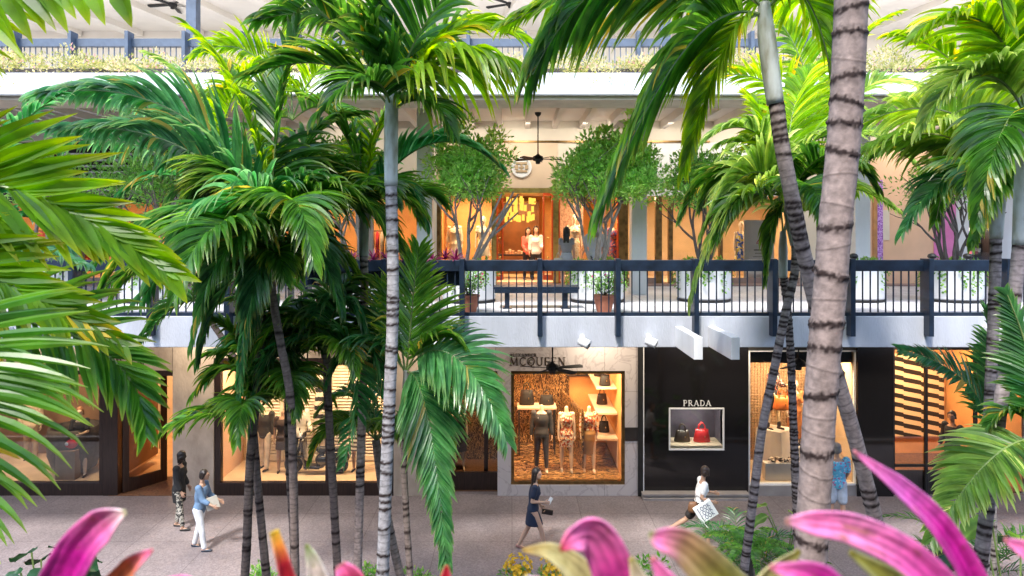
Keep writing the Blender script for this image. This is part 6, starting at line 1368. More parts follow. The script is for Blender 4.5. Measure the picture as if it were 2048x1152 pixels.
# right window: mannequin on a stepped white plinth, orange bag, slumped second figure, shells
px_ = X(1545, DW + .9)
b = MB(); b.loft([((px_ + .08, DW + .95, .285), .58, .5), ((px_ + .08, DW + .95, 1.42), .50, .42)], 4); b.box(px_ - .42, px_ + .55, DW + .28, DW + .5, .285, .72)
tag(b.build('display_plinth', pm("white_plinth", (.74, .66, .56), .6, .04), None, bevel=.01), 'pale faceted plinth under the mannequin in the grid lined window', 'plinth')
f = mq('mannequin with a yellow head, dark printed blouse and black shorts on the pale plinth', (px_ + .02, DW + .9, 1.425), R(-60), pose(1.70, hipL=6, hipR=-5, shL=20, elL=80, shR=10, elR=30, sw=.155, headyaw=10), True, True, pm("mannequin_gold_head", (.80, .58, .32), .4)); f.shirt(printmat("dark_flowered_blouse", [(.03,.02,.02),(.05,.03,.03),(.45,.12,.07),(.02,.02,.02),(.6,.5,.4)], 34), .018, 1.5, 0); f.trousers(cloth("black_shorts2", (.02, .018, .02)), .03, .36, 'shorts'); f.shoes(M['brown'], .05, 'boot', .12)
handbag('large orange basket bag held out by the mannequin in the grid lined window', (X(1563, DW + .55), DW + .55, 2.02), .42, .34, .3, pm("orange_leather", (.85, .20, .03), .4, .1))
b = MB(); q_ = Vector((X(1570, DW + .85), DW + .85, .285))
f = mq('second mannequin in a long rust skirt beside the pale plinth', (X(1590, DW + 1.1), DW + 1.1, .95), R(-100), pose(1.66, hipL=4, hipR=-4, shL=15, elL=60, sw=.155), True, True); f.dress(pm("rust_silk", (.50, .17, .05), .5, .15, 4), .85, .018, .8, .05); f.shoes(M['bmetal'])
b = MB(); b.box(X(1590, DW + 1.1) - .3, X(1590, DW + 1.1) + .3, DW + .85, DW + 1.4, .285, .948); tag(b.build('display_plinth', pm("white_plinth2", (.72, .64, .54), .6, .04), None, bevel=.01), 'pale square plinth under the mannequin in the rust skirt', 'plinth')
f = mq('mannequin in an orange dress at the right of the grid lined window', (X(1700, DW + 1.2), DW + 1.2, .285), R(-110), pose(1.8, hipL=4, hipR=-4, sw=.155), True, True); f.dress(pm("orange_dress", (.78, .26, .06), .6, .1), .6, .018, .8, .06); f.shoes(M['bmetal'])
b = MB(); rnd = random.Random(4); c0 = Vector((px_ - .0, DW + .36, .722))
for k in range(26): b.ball(c0 + Vector((rnd.uniform(-.3, .3), rnd.uniform(-.05, .08), .03 + rnd.uniform(0, .09))), rnd.uniform(.03, .06), rnd.uniform(.02, .04), rnd.uniform(.02, .035), 8, 6)
tag(b.build('shoe_heap', printmat("shoe_heap", [(.08,.05,.03),(.4,.28,.18),(.6,.5,.38),(.05,.04,.03)], 14), None, True), 'small heap of brown and cream shoes on the pale plinth step', 'shoes', kind='stuff')
b = MB(); k_ = Vector((X(1650, DW + .6), DW + .7, .285)); pts_ = [k_ + Vector(v) for v in ((-.5,-.35,0),(.6,-.35,0),(.6,.4,0),(-.5,.4,0),(-.1,0,.55),(.35,.1,.8))]
ii = [b.vert(p) for p in pts_]
for q_ in ((0,1,5,4),(1,2,5),(2,3,4,5),(3,0,4)): b.face(*[ii[z] for z in q_])
tag(b.build('faceted_display', pm("tan_facets", (.58, .42, .27), .6, .1), None), 'tan faceted display mound at the foot of the grid lined window', 'display')
# gallery windows
GT = 'mannequins in the gold trimmed gallery windows'
yG = DG + .65
f = mq('mannequin in a long cream gown left of the gallery tree trunk', (X(909, yG), yG, ZG + .25), R(-90), pose(1.76, sw=.155, abL=10, abR=10), True, True, None, GT); f.dress(pm("cream_gown", (.80, .66, .46), .6, .06), .9, .016, 1.5, .03)
f = mq('mannequin in a short cream dress right of the gallery tree trunk', (X(967, yG), yG, ZG + .25), R(-90), pose(1.76, sw=.155, abL=12, abR=12), True, True, None, GT); f.dress(pm("cream_dress", (.80, .68, .50), .6, .06), .38, .016, .4, .04); f.shoes(M['mann'], .04)
f = mq('mannequin in a long printed dress before the fretwork screen', (X(1148, yG), yG, ZG + .25), R(-90), pose(1.80, sw=.155, abL=9, abR=9), True, True, None, GT); f.dress(printmat("cream_print", [(.80,.68,.50),(.70,.45,.25),(.82,.72,.55),(.78,.62,.42)], 22), .9, .016, 0, .03)
f = mq('mannequin in a red and blue flowered dress beside the white gallery column', (X(1238, DG - .5), DG + .5, ZG + .2), R(-90), pose(1.74, sw=.155), True, True, None, GT); f.dress(printmat("red_blue_print", [(.45,.06,.07),(.06,.05,.2),(.3,.05,.12),(.1,.08,.25),(.55,.2,.1)], 26), .5, .016, .5, .04)
f = mq('mannequin in a blue and yellow print dress beside the pale notice board', (X(1482, DG + .6), DG + .6, ZG + .1), R(-90), pose(1.74, sw=.155), True, True); f.dress(printmat("blue_yellow_print", [(.05,.12,.55),(.75,.55,.1),(.8,.72,.6),(.1,.2,.6)], 20), .55, .016, 0, .05)
for px, lab in ((934, 'small platform under the two cream mannequins'), (1148, 'small platform under the long printed dress'), (1242, 'small platform under the red and blue dress')):
    hw = .95 if px == 934 else .35; zt = .25 if px != 1242 else .2; b = MB(); b.box(X(px, yG) - hw, X(px, yG) + hw, yG - .25, yG + .3, ZG + .065, ZG + zt - .002); tag(b.build('display_platform', M['sandfloor'], None, bevel=.01), lab, 'platform', 'display platforms in the gallery windows')
dt = thing('display_table', 'low dark table with folded goods and a round topiary just inside the red doors', 'table', (X(1030, 22.2), 22.2, ZG + .06))
cx = X(1035, 22.2); MB().box(cx - .75, cx + .55, 21.9, 22.6, ZG + .80, ZG + .85).build('table_top', M['brown'], dt)
for x_ in (-.7, .5):
    for y_ in (21.95, 22.55): MB().box(cx + x_ - .03, cx + x_ + .03, y_ - .03, y_ + .03, ZG + .06, ZG + .80).build('leg', M['brown'], dt)
MB().box(cx - .7, cx + .5, 21.95, 22.55, ZG + .3, ZG + .34).build('lower_shelf', M['brown'], dt)
b = MB(); rnd = random.Random(9)
for k in range(9): x_ = cx - .35 + k * .1; b.box(x_ - .04, x_ + .045, 22.05 + rnd.uniform(0, .1), 22.4, ZG + .852, ZG + .9 + rnd.uniform(0, .12))
tag(b.build('folded_goods', printmat("folded_goods", [(.7,.5,.3),(.8,.65,.45),(.5,.25,.12),(.75,.3,.15)], 12), None), 'pile of folded goods on the table inside the red doors', 'goods', kind='stuff')
ch = thing('chandelier', 'large golden chandelier of many lit glass cylinders inside the red doors', 'chandelier', (X(1040, 22.6), 22.6, ZG + 2.62))
rnd = random.Random(11); C0 = Vector((X(1040, 22.4), 22.4, ZG + 2.35))
b = MB(); b.tube([C0 + Vector((0, 0, .2)), C0 + Vector((0, 0, .62))], .02, 8); b.tube([C0 + Vector((-.55, 0, .2)), C0 + Vector((.55, 0, .2))], .02, 8); b.build('frame', M['gold'], ch)
for k in range(40):
    p = C0 + Vector((rnd.uniform(-.56, .5), rnd.uniform(-.4, .4), rnd.choice((.25, .0, -.2, -.34)) + rnd.uniform(-.04, .04))); r_ = .047
    b = MB(); b.tube([p - Vector((0, 0, .1)), p + Vector((0, 0, .1))], r_, 12); b.build('lit_shade', M['lampglow'], ch, False)
for px, lab in ((760, 'framed goods shelf behind the tall central palm'), (640, 'framed goods shelf behind the smaller crownshaft'), (170, 'clothes rail with red and cream clothes in the left gallery window'), (60, 'clothes rail with pale clothes at the far left gallery window'), (470, 'clothes rail with dark clothes behind the big glossy palm')):
    t = thing('clothes_rail', lab if 'rail' in lab else lab, 'clothes rail', (X(px, 21.4), 21.4, ZG + .07)); x_ = X(px, 21.4)
    b = MB(); b.tube([(x_ - .5, 21.4, ZG + 1.6), (x_ + .5, 21.4, ZG + 1.6)], .018, 6); b.tube([(x_ - .5, 21.4, ZG + .07), (x_ - .5, 21.4, ZG + 1.6)], .018, 6); b.tube([(x_ + .5, 21.4, ZG + .07), (x_ + .5, 21.4, ZG + 1.6)], .018, 6); b.build('frame', M['bmetal'], t)
    cols = [(.75,.04,.05),(.75,.62,.45),(.75,.62,.45),(.05,.04,.05),(.7,.6,.5),(.5,.1,.1)]
    for k in range(6):
        b = MB(); cx = x_ - .38 + k * .15; b.loft([((cx, 21.4, ZG + .75 - .1 * (k % 3)), .055, .22), ((cx, 21.4, ZG + 1.2), .05, .18), ((cx, 21.4, ZG + 1.5), .045, .2), ((cx, 21.4, ZG + 1.58), .02, .05)], 12)
        b.build('garment', cloth("garment", cols[(k + int(px)) % 6]), t, True)
for o in bpy.data.objects:
    if o.get('label', '').startswith('framed goods'): o['label'] = o['label'].replace('framed goods shelf', 'rail of hanging clothes')
gh = thing('goods_rack', 'dark display rack with colourful goods in the right gallery window', 'rack', (X(1968, DG + 1), DG + 1, ZG + .07))
for k in range(4): MB().box(X(1940, DG + 1), X(1998, DG + 1), DG + .8, DG + 1.2, ZG + .5 + k * .35, ZG + .53 + k * .35).build('shelf', M['bmetal'], gh)
b = MB(); rnd = random.Random(3)
for k in range(4):
    for j in range(7): xx = X(1942, DG + 1) + j * .125; b.box(xx, xx + rnd.uniform(.06, .11), DG + .82, DG + 1.1, ZG + .532 + k * .35, ZG + .6 + k * .35 + rnd.uniform(0, .15))
b.build('goods', printmat("small_goods", [(.1,.3,.5),(.6,.6,.6),(.5,.1,.15),(.1,.1,.1),(.3,.5,.5)], 9), gh)
# ------------------------------------------------------------------ ceiling fans, cameras
def fan(label, px, py, D, ztop, span=.66, a0=0, group='dark ceiling fans'):
    c = at(px, py, D); t = thing('ceiling_fan', label, 'ceiling fan', c, group)
    b = MB(); b.tube([c + Vector((0, 0, .1)), Vector((c.x, c.y, ztop - .0))], .016, 8); b.lathe([(.03, 0), (.075, .05), (.085, .1)], (c.x, c.y, ztop - .1), 16); b.build('rod', M['bmetal'], t)
    b = MB(); b.lathe([(.03, -.13), (.06, -.12), (.065, -.06), (.13, -.04), (.14, .02), (.12, .07), (.05, .1), (.03, .13)], c, 20); b.build('motor', M['bmetal'], t, True)
    for k in range(5):
        a = a0 + 2 * math.pi * k / 5; d = Vector((math.cos(a), math.sin(a), 0)); s = Vector((-d.y, d.x, .22)).normalized(); b = MB()
        P = [c + d * .12 - s * .02, c + d * .2 - s * .05, c + d * span * .95 - s * .075, c + d * span + s * .0, c + d * span * .95 + s * .075, c + d * .2 + s * .05, c + d * .12 + s * .02]
        up_ = Vector((0, 0, .008)); i0 = [b.vert(p - up_) for p in P]; i1 = [b.vert(p + up_) for p in P]; b.face(*i0[::-1]); b.face(*i1)
        for q in range(7): b.face(i0[q], i0[(q + 1) % 7], i1[(q + 1) % 7], i1[q])
        b.build('blade', M['bmetal'], t)
fan('dark five bladed ceiling fan hanging before the marble shop sign', 1105, 736, 14.6, 4.4, .72, .35)
fan('dark ceiling fan above the louvred shop window', 615, 738, 14.6, 4.4, .72, .8)
fan('dark ceiling fan before the grid lined window', 1597, 728, 14.6, 4.4, .72, .1)
fan('dark ceiling fan on a long rod before the round emblem', 1076, 318, 17.4, H + 3.02, .66, .2)
fan('dark ceiling fan under the top storey ceiling at upper left', 345, 10, 21.6, H + 7.2, .85, .5)
fan('dark ceiling fan under the top storey ceiling near the centre', 1020, 8, 21.6, H + 7.2, .85, .2)
def camera_dome(px, py, rz, lab):
    c = at(px, py, DE - .16); t = thing('security_camera', lab, 'camera', c, 'white cameras on the deck edge')
    b = MB(); b.caps(Vector((c.x, DE, c.z + .08)), c + Vector((0, 0, .05)), .05, .05); b.build('bracket', M['white2'], t, True)
    d = Vector((.8 + rz * .3, -.45, -.35)).normalized(); b = MB(); b.tube([c - d * .09, c - d * .07, c + d * .10, c + d * .13], [.05, .085, .085, .09], 16); b.build('housing', M['white2'], t, True)
    b = MB(); b.tube([c + d * .131, c + d * .134], .035, 14); b.build('lens', M['bmetal'], t)
camera_dome(866, 684, .2, 'white round camera on the deck edge right of the tall central palm')
camera_dome(1166, 684, 0, 'white round camera on the deck edge above the marble shop')
camera_dome(1300, 683, .5, 'white round camera on the deck edge beside the short white beams')
# ------------------------------------------------------------------ gallery furniture and planting
LM['tree'] = leafmat("tree_leaf", (.05, .14, .03), (.13, .31, .07), (.30, .48, .14), (.3, .3, .08), .45, .35)
LM['vine'] = leafmat("vine_leaf", (.02, .08, .012), (.07, .18, .03), (.18, .32, .06), (.35, .35, .08), .4, .4)
LM['dry'] = leafmat("terrace_shrub_leaf", (.12, .15, .035), (.32, .33, .11), (.55, .46, .28), (.62, .36, .30), .4, .6)
LM['fern'] = leafmat("fern_leaf", (.02, .09, .012), (.06, .19, .025), (.14, .32, .05), (.3, .3, .06), .4, .42)
LM['deep'] = leafmat("deep_green_leaf", (.006, .025, .012), (.014, .05, .022), (.03, .09, .035), (.2, .2, .06), .15, .3)
LM['purple'] = leafmat("purple_rosette_leaf", (.05, .006, .018), (.16, .02, .05), (.42, .12, .20), (.6, .4, .4), .3, .35)
M['bark'] = pm("grey_bark", (.30, .25, .21), .85, .25, 9, .5, 40, stretch=(3, 3, .6))
M['barkd'] = pm("dark_bark", (.10, .08, .07), .85, .25, 9, .5, 40, stretch=(3, 3, .6))
def leafq(b, p, d, n, ln, w_, tn, wr=0):
    """one small pointed leaf, folded along its midrib"""
    s = d.cross(n)
    if s.length < 1e-3: return
    s.normalize(); n = s.cross(d).normalized(); c = (tn, .3, wr, 1)
    i = [b.vert(p, c), b.vert(p + d * ln * .45 + s * w_ * .5 + n * w_ * .18, c), b.vert(p + d * ln, (tn, 1, wr, 1)), b.vert(p + d * ln * .45 - s * w_ * .5 + n * w_ * .18, c), b.vert(p + d * ln * .5, (max(0, tn - .1), .5, wr, 1))]
    b.face(i[0], i[1], i[4]); b.face(i[1], i[2], i[4]); b.face(i[0], i[4], i[3]); b.face(i[4], i[2], i[3])
def rv(rnd):
    while True:
        v = Vector((rnd.uniform(-1, 1), rnd.uniform(-1, 1), rnd.uniform(-1, 1)))
        if .05 < v.length < 1: return v
def clump(b, c, r, n, ln, rnd, tone=.5, flat=.8, up=.3, wr=0):
    for _ in range(n):
        v = rv(rnd); p = c + Vector((v.x * r, v.y * r, v.z * r * flat))
        d = (v.normalized() + Vector((0, 0, up)) + rv(rnd) * .7).normalized(); nn = (Vector((0, 0, 1)) + rv(rnd) * .8).normalized()
        leafq(b, p, d, nn, ln * rnd.uniform(.7, 1.3), ln * rnd.uniform(.42, .6), min(1, max(0, tone + rnd.uniform(-.28, .28) + v.z * .12)), wr if rnd.random() < .1 else 0)
def planter(px, D, lab, r=.62, h=.80):
    c = Vector((X(px, D), D, ZG)); t = thing('planter', lab, 'planter', c, 'white round planters along the gallery')
    b = MB(); b.lathe([(r * .93, .06), (r * .97, .10), (r, h - .03), (r * .99, h), (r * .93, h), (r * .91, h - .08)], c, 40); b.build('tub', M['white2'], t, True)
    b = MB(); b.lathe([(r * .95, .004), (r * .97, .01), (r * .97, .055), (r * .95, .06)], c, 40); b.build('base_ring', M['bmetal'], t)
    return c
def gtree(c, lab, seed, height=2.9, spread=1.0, dens=1.0, stems=4, r=.05, dark=False, cx=0, low=1.5, group='multi stemmed trees in the planters', leaf='tree', bare=.0, skew=0, tone=.5):
    rnd = random.Random(seed); base = c + Vector((0, 0, .74)); t = thing('gallery_tree', lab, 'tree', base, group)
    C = base + Vector((cx, 0, height * .68)); tips = []
    bt = MB(); bt.sm = True
    def branch(p, d, ln, rad, lev):
        pts = [p]; q = p.copy(); dd = d.copy(); m = 4
        for k in range(m):
            dd = (dd + rv(rnd) * .22 + Vector((0, 0, .06))).normalized(); q = q + dd * ln / m; pts.append(q.copy())
        bt.tube(pts, [rad * (1 - .4 * k / m) for k in range(m + 1)], 7 if lev < 2 else 5)
        if lev == 3: tips.append(q); return
        if lev > 0 and (abs(q.x - C.x) > spread * .8 or q.z > base.z + height * .9): tips.append(q); return
        for k in range(3 if lev < 2 else 2):
            nd = (dd * .75 + Vector((rnd.uniform(-1, 1), rnd.uniform(-.7, .7), rnd.uniform(-.1, .6))) * .75).normalized()
            branch(pts[-1] if k else pts[-2], nd, ln * rnd.uniform(.62, .85), rad * .58, lev + 1)
        if lev > 0: tips.append(q)
    for k in range(stems):
        a = 6.28 * k / stems + rnd.random(); d = Vector((math.cos(a) * .38 + skew, math.sin(a) * .3, 1)).normalized()
        branch(base + Vector((math.cos(a) * .09, math.sin(a) * .09, -.08)), d, height * .36, r, 0)
    bt.build('trunk', M['barkd'] if dark else M['bark'], t)
    b = MB()
    for p in tips:
        v = p - C; v = Vector((v.x / spread, v.y / spread, v.z / (height * .42)))
        if p.z < base.z + low or abs(v.x) > 1.0 or abs(v.y) > 1.1 or rnd.random() < bare: continue
        clump(b, p, .27, int(40 * dens), .115, rnd, tone)
    for _ in range(int(70 * dens)):
        v = rv(rnd).normalized() * rnd.uniform(.62, 1.0); v *= .84 + .75 * mnoise.noise(v * 2.6 + Vector((seed, 0, 0))); p = C + Vector((v.x * spread, v.y * spread * .9, v.z * height * .33))
        if p.z < base.z + low: p.z = base.z + low + rnd.uniform(0, .3)
        clump(b, p, rnd.uniform(.12, .32), int(44 * dens), .12, rnd, tone + .1 + rnd.uniform(-.3, .3), .8, .5)
    b.build('crown', LM[leaf], t)
    return t
def vines(c, lab, seed, r=.62, n=26, group='trailing plants in the white planters'):
    rnd = random.Random(seed); b = MB()
    for k in range(n):
        a = rnd.uniform(0, 6.28); ln = rnd.uniform(.15, .72); p = c + Vector((math.cos(a) * r * .95, math.sin(a) * r * .95, .8)); d = Vector((math.cos(a), math.sin(a), 0))
        m = int(ln / .03)
        for q in range(m):
            pp = p + d * (.06 + .03 * math.sin(q * .5)) + Vector((rnd.uniform(-.06, .06), rnd.uniform(-.06, .06), .06 - .03 * q))
            leafq(b, pp, (d * .6 + Vector((0, 0, -.6)) + rv(rnd) * .6).normalized(), (d + Vector((0, 0, .5)) + rv(rnd) * .4).normalized(), rnd.uniform(.06, .1), rnd.uniform(.05, .075), rnd.uniform(.2, .95))
    for k in range(10): clump(b, c + Vector((rnd.uniform(-.45, .45), rnd.uniform(-.45, .45), .86)), .14, 26, .08, rnd, .55)
    o = b.build('trailing_vine', LM['vine'], None); o.location = (0, 0, 0); tag(o, lab, 'plant', group)
PL = [(938, 15.5), (1194, 15.5), (1407, 15.7), (1905, 15.6), (1712, 15.7), (712, 15.5), (300, 15.6), (480, 15.6), (96, 15.6)]
PN = ['behind the left terracotta pot', 'behind the right terracotta pot', 'below the pale drooping fronds', 'under the bare stemmed tree', 'just right of the thick trunk', 'left of the tall central palm', 'behind the left palm fronds', 'behind the glossy arching frond', 'at the far left']
PCs = [planter(px, D, 'white round planter tub ' + nm) for (px, D), nm in zip(PL, PN)]
for k, c in enumerate(PCs): vines(c, 'bright green trailing plant spilling over the white tub ' + PN[k], 50 + k)
gtree(PCs[0], 'dense leafy tree with pale twisting stems left of the round emblem', 3, 3.25, .92, 1.35, 4, .055, low=1.7, cx=-.06, tone=.72)
gtree(PCs[1], 'wide leafy tree with pale leaning stems right of the round emblem', 9, 3.2, 1.3, 1.4, 5, .05, cx=.42, skew=.1, low=1.65, tone=.72)
gtree(PCs[2], 'looser dark leafed tree behind the pale drooping fronds', 6, 2.95, 1.2, .8, 4, .05, dark=True, tone=.5)
gtree(PCs[3], 'sparse tree with many dark bare stems at the far right', 12, 2.6, 1.3, .35, 6, .05, dark=True, bare=.5, tone=.4)
gtree(PCs[5], 'leafy tree hidden behind the crownshafts left of the central palm', 15, 2.9, 1.2, .9, 4, .05)
gtree(PCs[6], 'open tree with pale twigs before the louvred wall at left', 18, 2.9, 1.2, .6, 4, .04, bare=.3)
gtree(PCs[8], 'thin twiggy tree at the far left of the gallery', 21, 2.7, 1.1, .4, 4, .04, bare=.4)
# bench
bc = Vector((X(1072, 14.2), 14.2, ZG)); t = thing('bench', 'long dark backless bench between the two terracotta pots', 'bench', bc)
b = MB()
for k in range(5): b.box(bc.x - .88, bc.x + .88, bc.y - .25 + k * .1, bc.y - .16 + k * .1, ZG + .41, ZG + .46)
b.build('seat', M['navy'], t, bevel=.004); MB().box(bc.x - .86, bc.x + .86, bc.y - .25, bc.y - .22, ZG + .33, ZG + .408).build('apron', M['navy'], t)
for sx_ in (-.60, .60):
    b = MB(); b.box(bc.x + sx_ - .05, bc.x + sx_ + .05, bc.y - .15, bc.y + .15, ZG + .02, ZG + .41); b.box(bc.x + sx_ - .09, bc.x + sx_ + .09, bc.y - .2, bc.y + .2, ZG + .004, ZG + .02); b.build('leg', M['navy'], t)
# terracotta pots with flowering shrubs
for px, lab, sd_ in ((938, 'terracotta flower pot at left by the railing', 1), (1208, 'terracotta flower pot at right by the railing', 2)):
    c = Vector((X(px, 13.45), 13.45, ZG)); t = thing('flower_pot', lab, 'pot', c, 'terracotta pots by the railing')
    b = MB(); b.lathe([(.13, .003), (.145, .02), (.185, .2), (.205, .30), (.215, .305), (.215, .345), (.19, .345), (.185, .30)], c, 32); b.build('pot_body', M['terracotta'], t, True)
    b = MB(); b.tube([c + Vector((0, 0, .3)), c + Vector((0, 0, .318))], .184, 24); b.build('potting_soil', M['soil'], t)
    rnd = random.Random(sd_); b = MB(); st = MB()
    for k in range(16):
        a = rnd.uniform(0, 6.28); e = c + Vector((math.cos(a) * rnd.uniform(.1, .36), math.sin(a) * rnd.uniform(.1, .3), rnd.uniform(.5, .86))); st.tube([c + Vector((0, 0, .3)), c.lerp(e, .5) + Vector((0, 0, .15)), e], .006, 5)
        clump(b, e, .12, 26, .07, rnd, .4); clump(b, c.lerp(e, .65) + Vector((0, 0, .08)), .1, 14, .06, rnd, .3)
    s_ = thing('flowering_shrub', 'pink flowering shrub growing in the ' + lab, 'shrub', c + Vector((0, 0, .3)), 'flowering shrubs in the pots')
    st.build('stem', M['barkd'], s_); b.build('foliage', LM['tree'], s_)
    b = MB()
    for k in range(14):
        v = Vector((rnd.uniform(-.34, .34), rnd.uniform(-.3, .1), rnd.uniform(.52, .92)))
        for q in range(5): a = q * 1.257; leafq(b, c + v, Vector((math.cos(a), -.3, math.sin(a))).normalized(), Vector((0, -1, .2)), .032, .03, .5)
    b.build('flower', pm("pink_petal", (.75, .08, .25), .6), s_)
# purple rosettes along the rail and lamps on it
def rosette(b, c, rnd, n, ln, w_, tone=.5, spread=1.0):
    for k in range(n):
        a = k * 2.4 + rnd.uniform(-.2, .2); el = R(rnd.uniform(15, 75)); d = Vector((math.cos(a) * math.cos(el) * spread, math.sin(a) * math.cos(el) * spread, math.sin(el))).normalized(); L_ = ln * rnd.uniform(.8, 1.15)
        s = d.cross(Vector((0, 0, 1))).normalized(); n_ = s.cross(d); prev = None; p = c.copy(); tn = min(1, max(0, tone + rnd.uniform(-.45, .45)))
        for q in range(6):
            u = q / 5; ww = w_ * (.7 + .3 * math.sin(u * 3)) * (1 - u ** 3) + .002; cc = (tn, u, 0, 1); i = (b.vert(p - s * ww / 2 + n_ * ww * .2, cc), b.vert(p, cc), b.vert(p + s * ww / 2 + n_ * ww * .2, cc))
            if prev: b.face(prev[0], prev[1], i[1], i[0]); b.face(prev[1], prev[2], i[2], i[1])
            prev = i; d = (d + Vector((0, 0, -.16))).normalized(); p = p + d * L_ / 5
    return b
pb = thing('rail_planter', 'dark planter trough behind the railing with the purple rosettes', 'planter', (X(780, 13.3), 13.3, ZG + .6))
MB().box(X(610, 13.3), X(925, 13.3), 13.12, 13.45, ZG + .55, ZG + 1.02).build('trough', M['navy'], pb)
for k, (px, z_) in enumerate(((615, 1.06), (640, 1.08), (680, 1.05), (704, 1.08), (748, 1.06), (772, 1.08), (806, 1.07), (836, 1.09), (866, 1.08), (890, 1.09), (912, 1.07))):
    rnd = random.Random(k + 70); o = rosette(MB(), Vector((X(px, 13.1), 13.05 + .06 * (k % 2), ZG + z_ - .03)), rnd, 22, .26, .045, .5).build('purple_rosette', LM['purple'], None, True)
    tag(o, 'spiky purple rosette on the railing trough ' + ('at its left end' if k < 4 else 'between the two pale palm trunks and the column' if k < 7 else 'at its right end right of the central palm'), 'rosette plant', 'purple rosettes on the rail')
for k, (px, lab) in enumerate(((1709, 'beside the thick trunk'), (1866, 'right of the middle post at right'), (1937, 'below the far right palm crownshaft'))):
    c = Vector((X(px, 13.2), 13.25, ZG + 1.0)); t = thing('rail_light', 'small dark round floodlight on the railing ' + lab, 'floodlight', c, 'floodlights on the railing'); b = MB(); b.tube([c + Vector((0, 0, -.12)), c + Vector((0, 0, .06))], .015, 6); b.build('stem', M['bmetal'], t); b = MB(); b.ball(c + Vector((0, -.02, .11)), .075, .095, .06); b.build('lamp_head', M['bmetal'], t, True)
# terrace shrubs
for k in range(17):
    px = -60 + k * 132; D = 13.6; c = Vector((X(px, D), D + .3, H + 3.25)); rnd = random.Random(k + 300); b = MB()
    for q in range(26):
        p = c + Vector((rnd.uniform(-.8, .8), rnd.uniform(-.75, 2.6), rnd.uniform(.0, .34))); p.z += (p.y - c.y) * .13 if p.y > c.y else (p.y - c.y) * .42; clump(b, p, rnd.uniform(.16, .34), 70, .075, rnd, .5 + rnd.uniform(-.3, .3), .7, .5, .9 if rnd.random() < .4 else 0)
    for q in range(4):
        p = Vector((c.x + rnd.uniform(-.7, .7), DE - .1, H + 2.93 + rnd.uniform(-.12, .08))); clump(b, p, .1, 16, .05, rnd, .6, 1.2, -.4)
    side = 'at the far left' if px < 150 else 'left, below the top railing' if px < 500 else 'left of centre' if px < 850 else 'near the centre above the white fascia' if px < 1300 else 'right of centre' if px < 1650 else 'right of the thick trunk' if px < 1850 else 'at the far right'
    tag(b.build('terrace_shrub', LM['dry'], None), 'dry yellow green shrub on the top terrace ' + side, 'shrub', 'dry shrubs along the top terrace')
# ------------------------------------------------------------------ planting along the lower walk
GF = 'low plants at the edge of the walk'
def lowpalm(lab, px, py, D, n, L_, seed, lm='green', ll=.24, lw=.016, name='areca_plant', cat='plant'):
    c = at(px, py, D); c.z = .05; rnd = random.Random(seed); t = thing(name, lab, cat, c, GF)
    for k in range(n):
        a = k * 2.4 + rnd.uniform(-.3, .3); h = Vector((math.cos(a), math.sin(a), 0)); LL = L_ * rnd.uniform(.75, 1.1); up_ = rnd.uniform(.5, 1.1)
        P = [c, c + h * LL * .15 + Vector((0, 0, LL * .5 * up_)), c + h * LL * .5 + Vector((0, 0, LL * .75 * up_)), c + h * LL * .9 + Vector((0, 0, LL * .45 * up_))]
        b = MB(); frond(b, P, n=24, L=ll, wid=lw, droop=.5, start=.25, tone=rnd.uniform(.35, .75), pr=.006, seg=5); b.build('frond', [LM[lm], M['rachis']], t)
    return t
lowpalm('feathery areca plant below the polished black front', 1480, 1090, 13.0, 15, 1.45, 1, 'blue', .34, .022)
lowpalm('feathery areca plant at the foot of the thick trunk', 1560, 1100, 12.6, 10, 1.1, 2, 'green', .3, .02)
lowpalm('tall areca clump at the lower right behind the bright frond', 1960, 1120, 12.4, 12, 1.9, 5, 'dark', .4, .026)
def fern(lab, px, py, D, n, L_, seed):
    c = at(px, py, D); rnd = random.Random(seed); t = thing('fern', lab, 'fern', c, GF)
    for k in range(n):
        a = k * 2.4 + rnd.uniform(-.3, .3); h = Vector((math.cos(a), math.sin(a), 0)); LL = L_ * rnd.uniform(.8, 1.1)
        P = [c, c + h * LL * .25 + Vector((0, 0, LL * .35)), c + h * LL * .65 + Vector((0, 0, LL * .40)), c + h * LL + Vector((0, 0, LL * .12))]
        b = MB(); frond(b, P, n=30, L=.16, wid=.036, droop=.25, ang=(82, 60), vee=4, start=.08, tone=rnd.uniform(.5, .9), pr=.005, seg=4, ragged=.02); b.build('frond', [LM['fern'], M['rachis']], t)
c_ = at(1500, 1110, 11.6); fern('bright green fern in front of the areca plant', 1500, 1110, 11.6, 15, .85, 3)
st_ = MB(); st_.caps((c_.x, c_.y, .05), (c_.x, c_.y, c_.z), .07, .06); o = st_.build('fern_stump', M['barkd'], None, True); tag(o, 'dark fibrous stump carrying the bright green fern', 'stump')
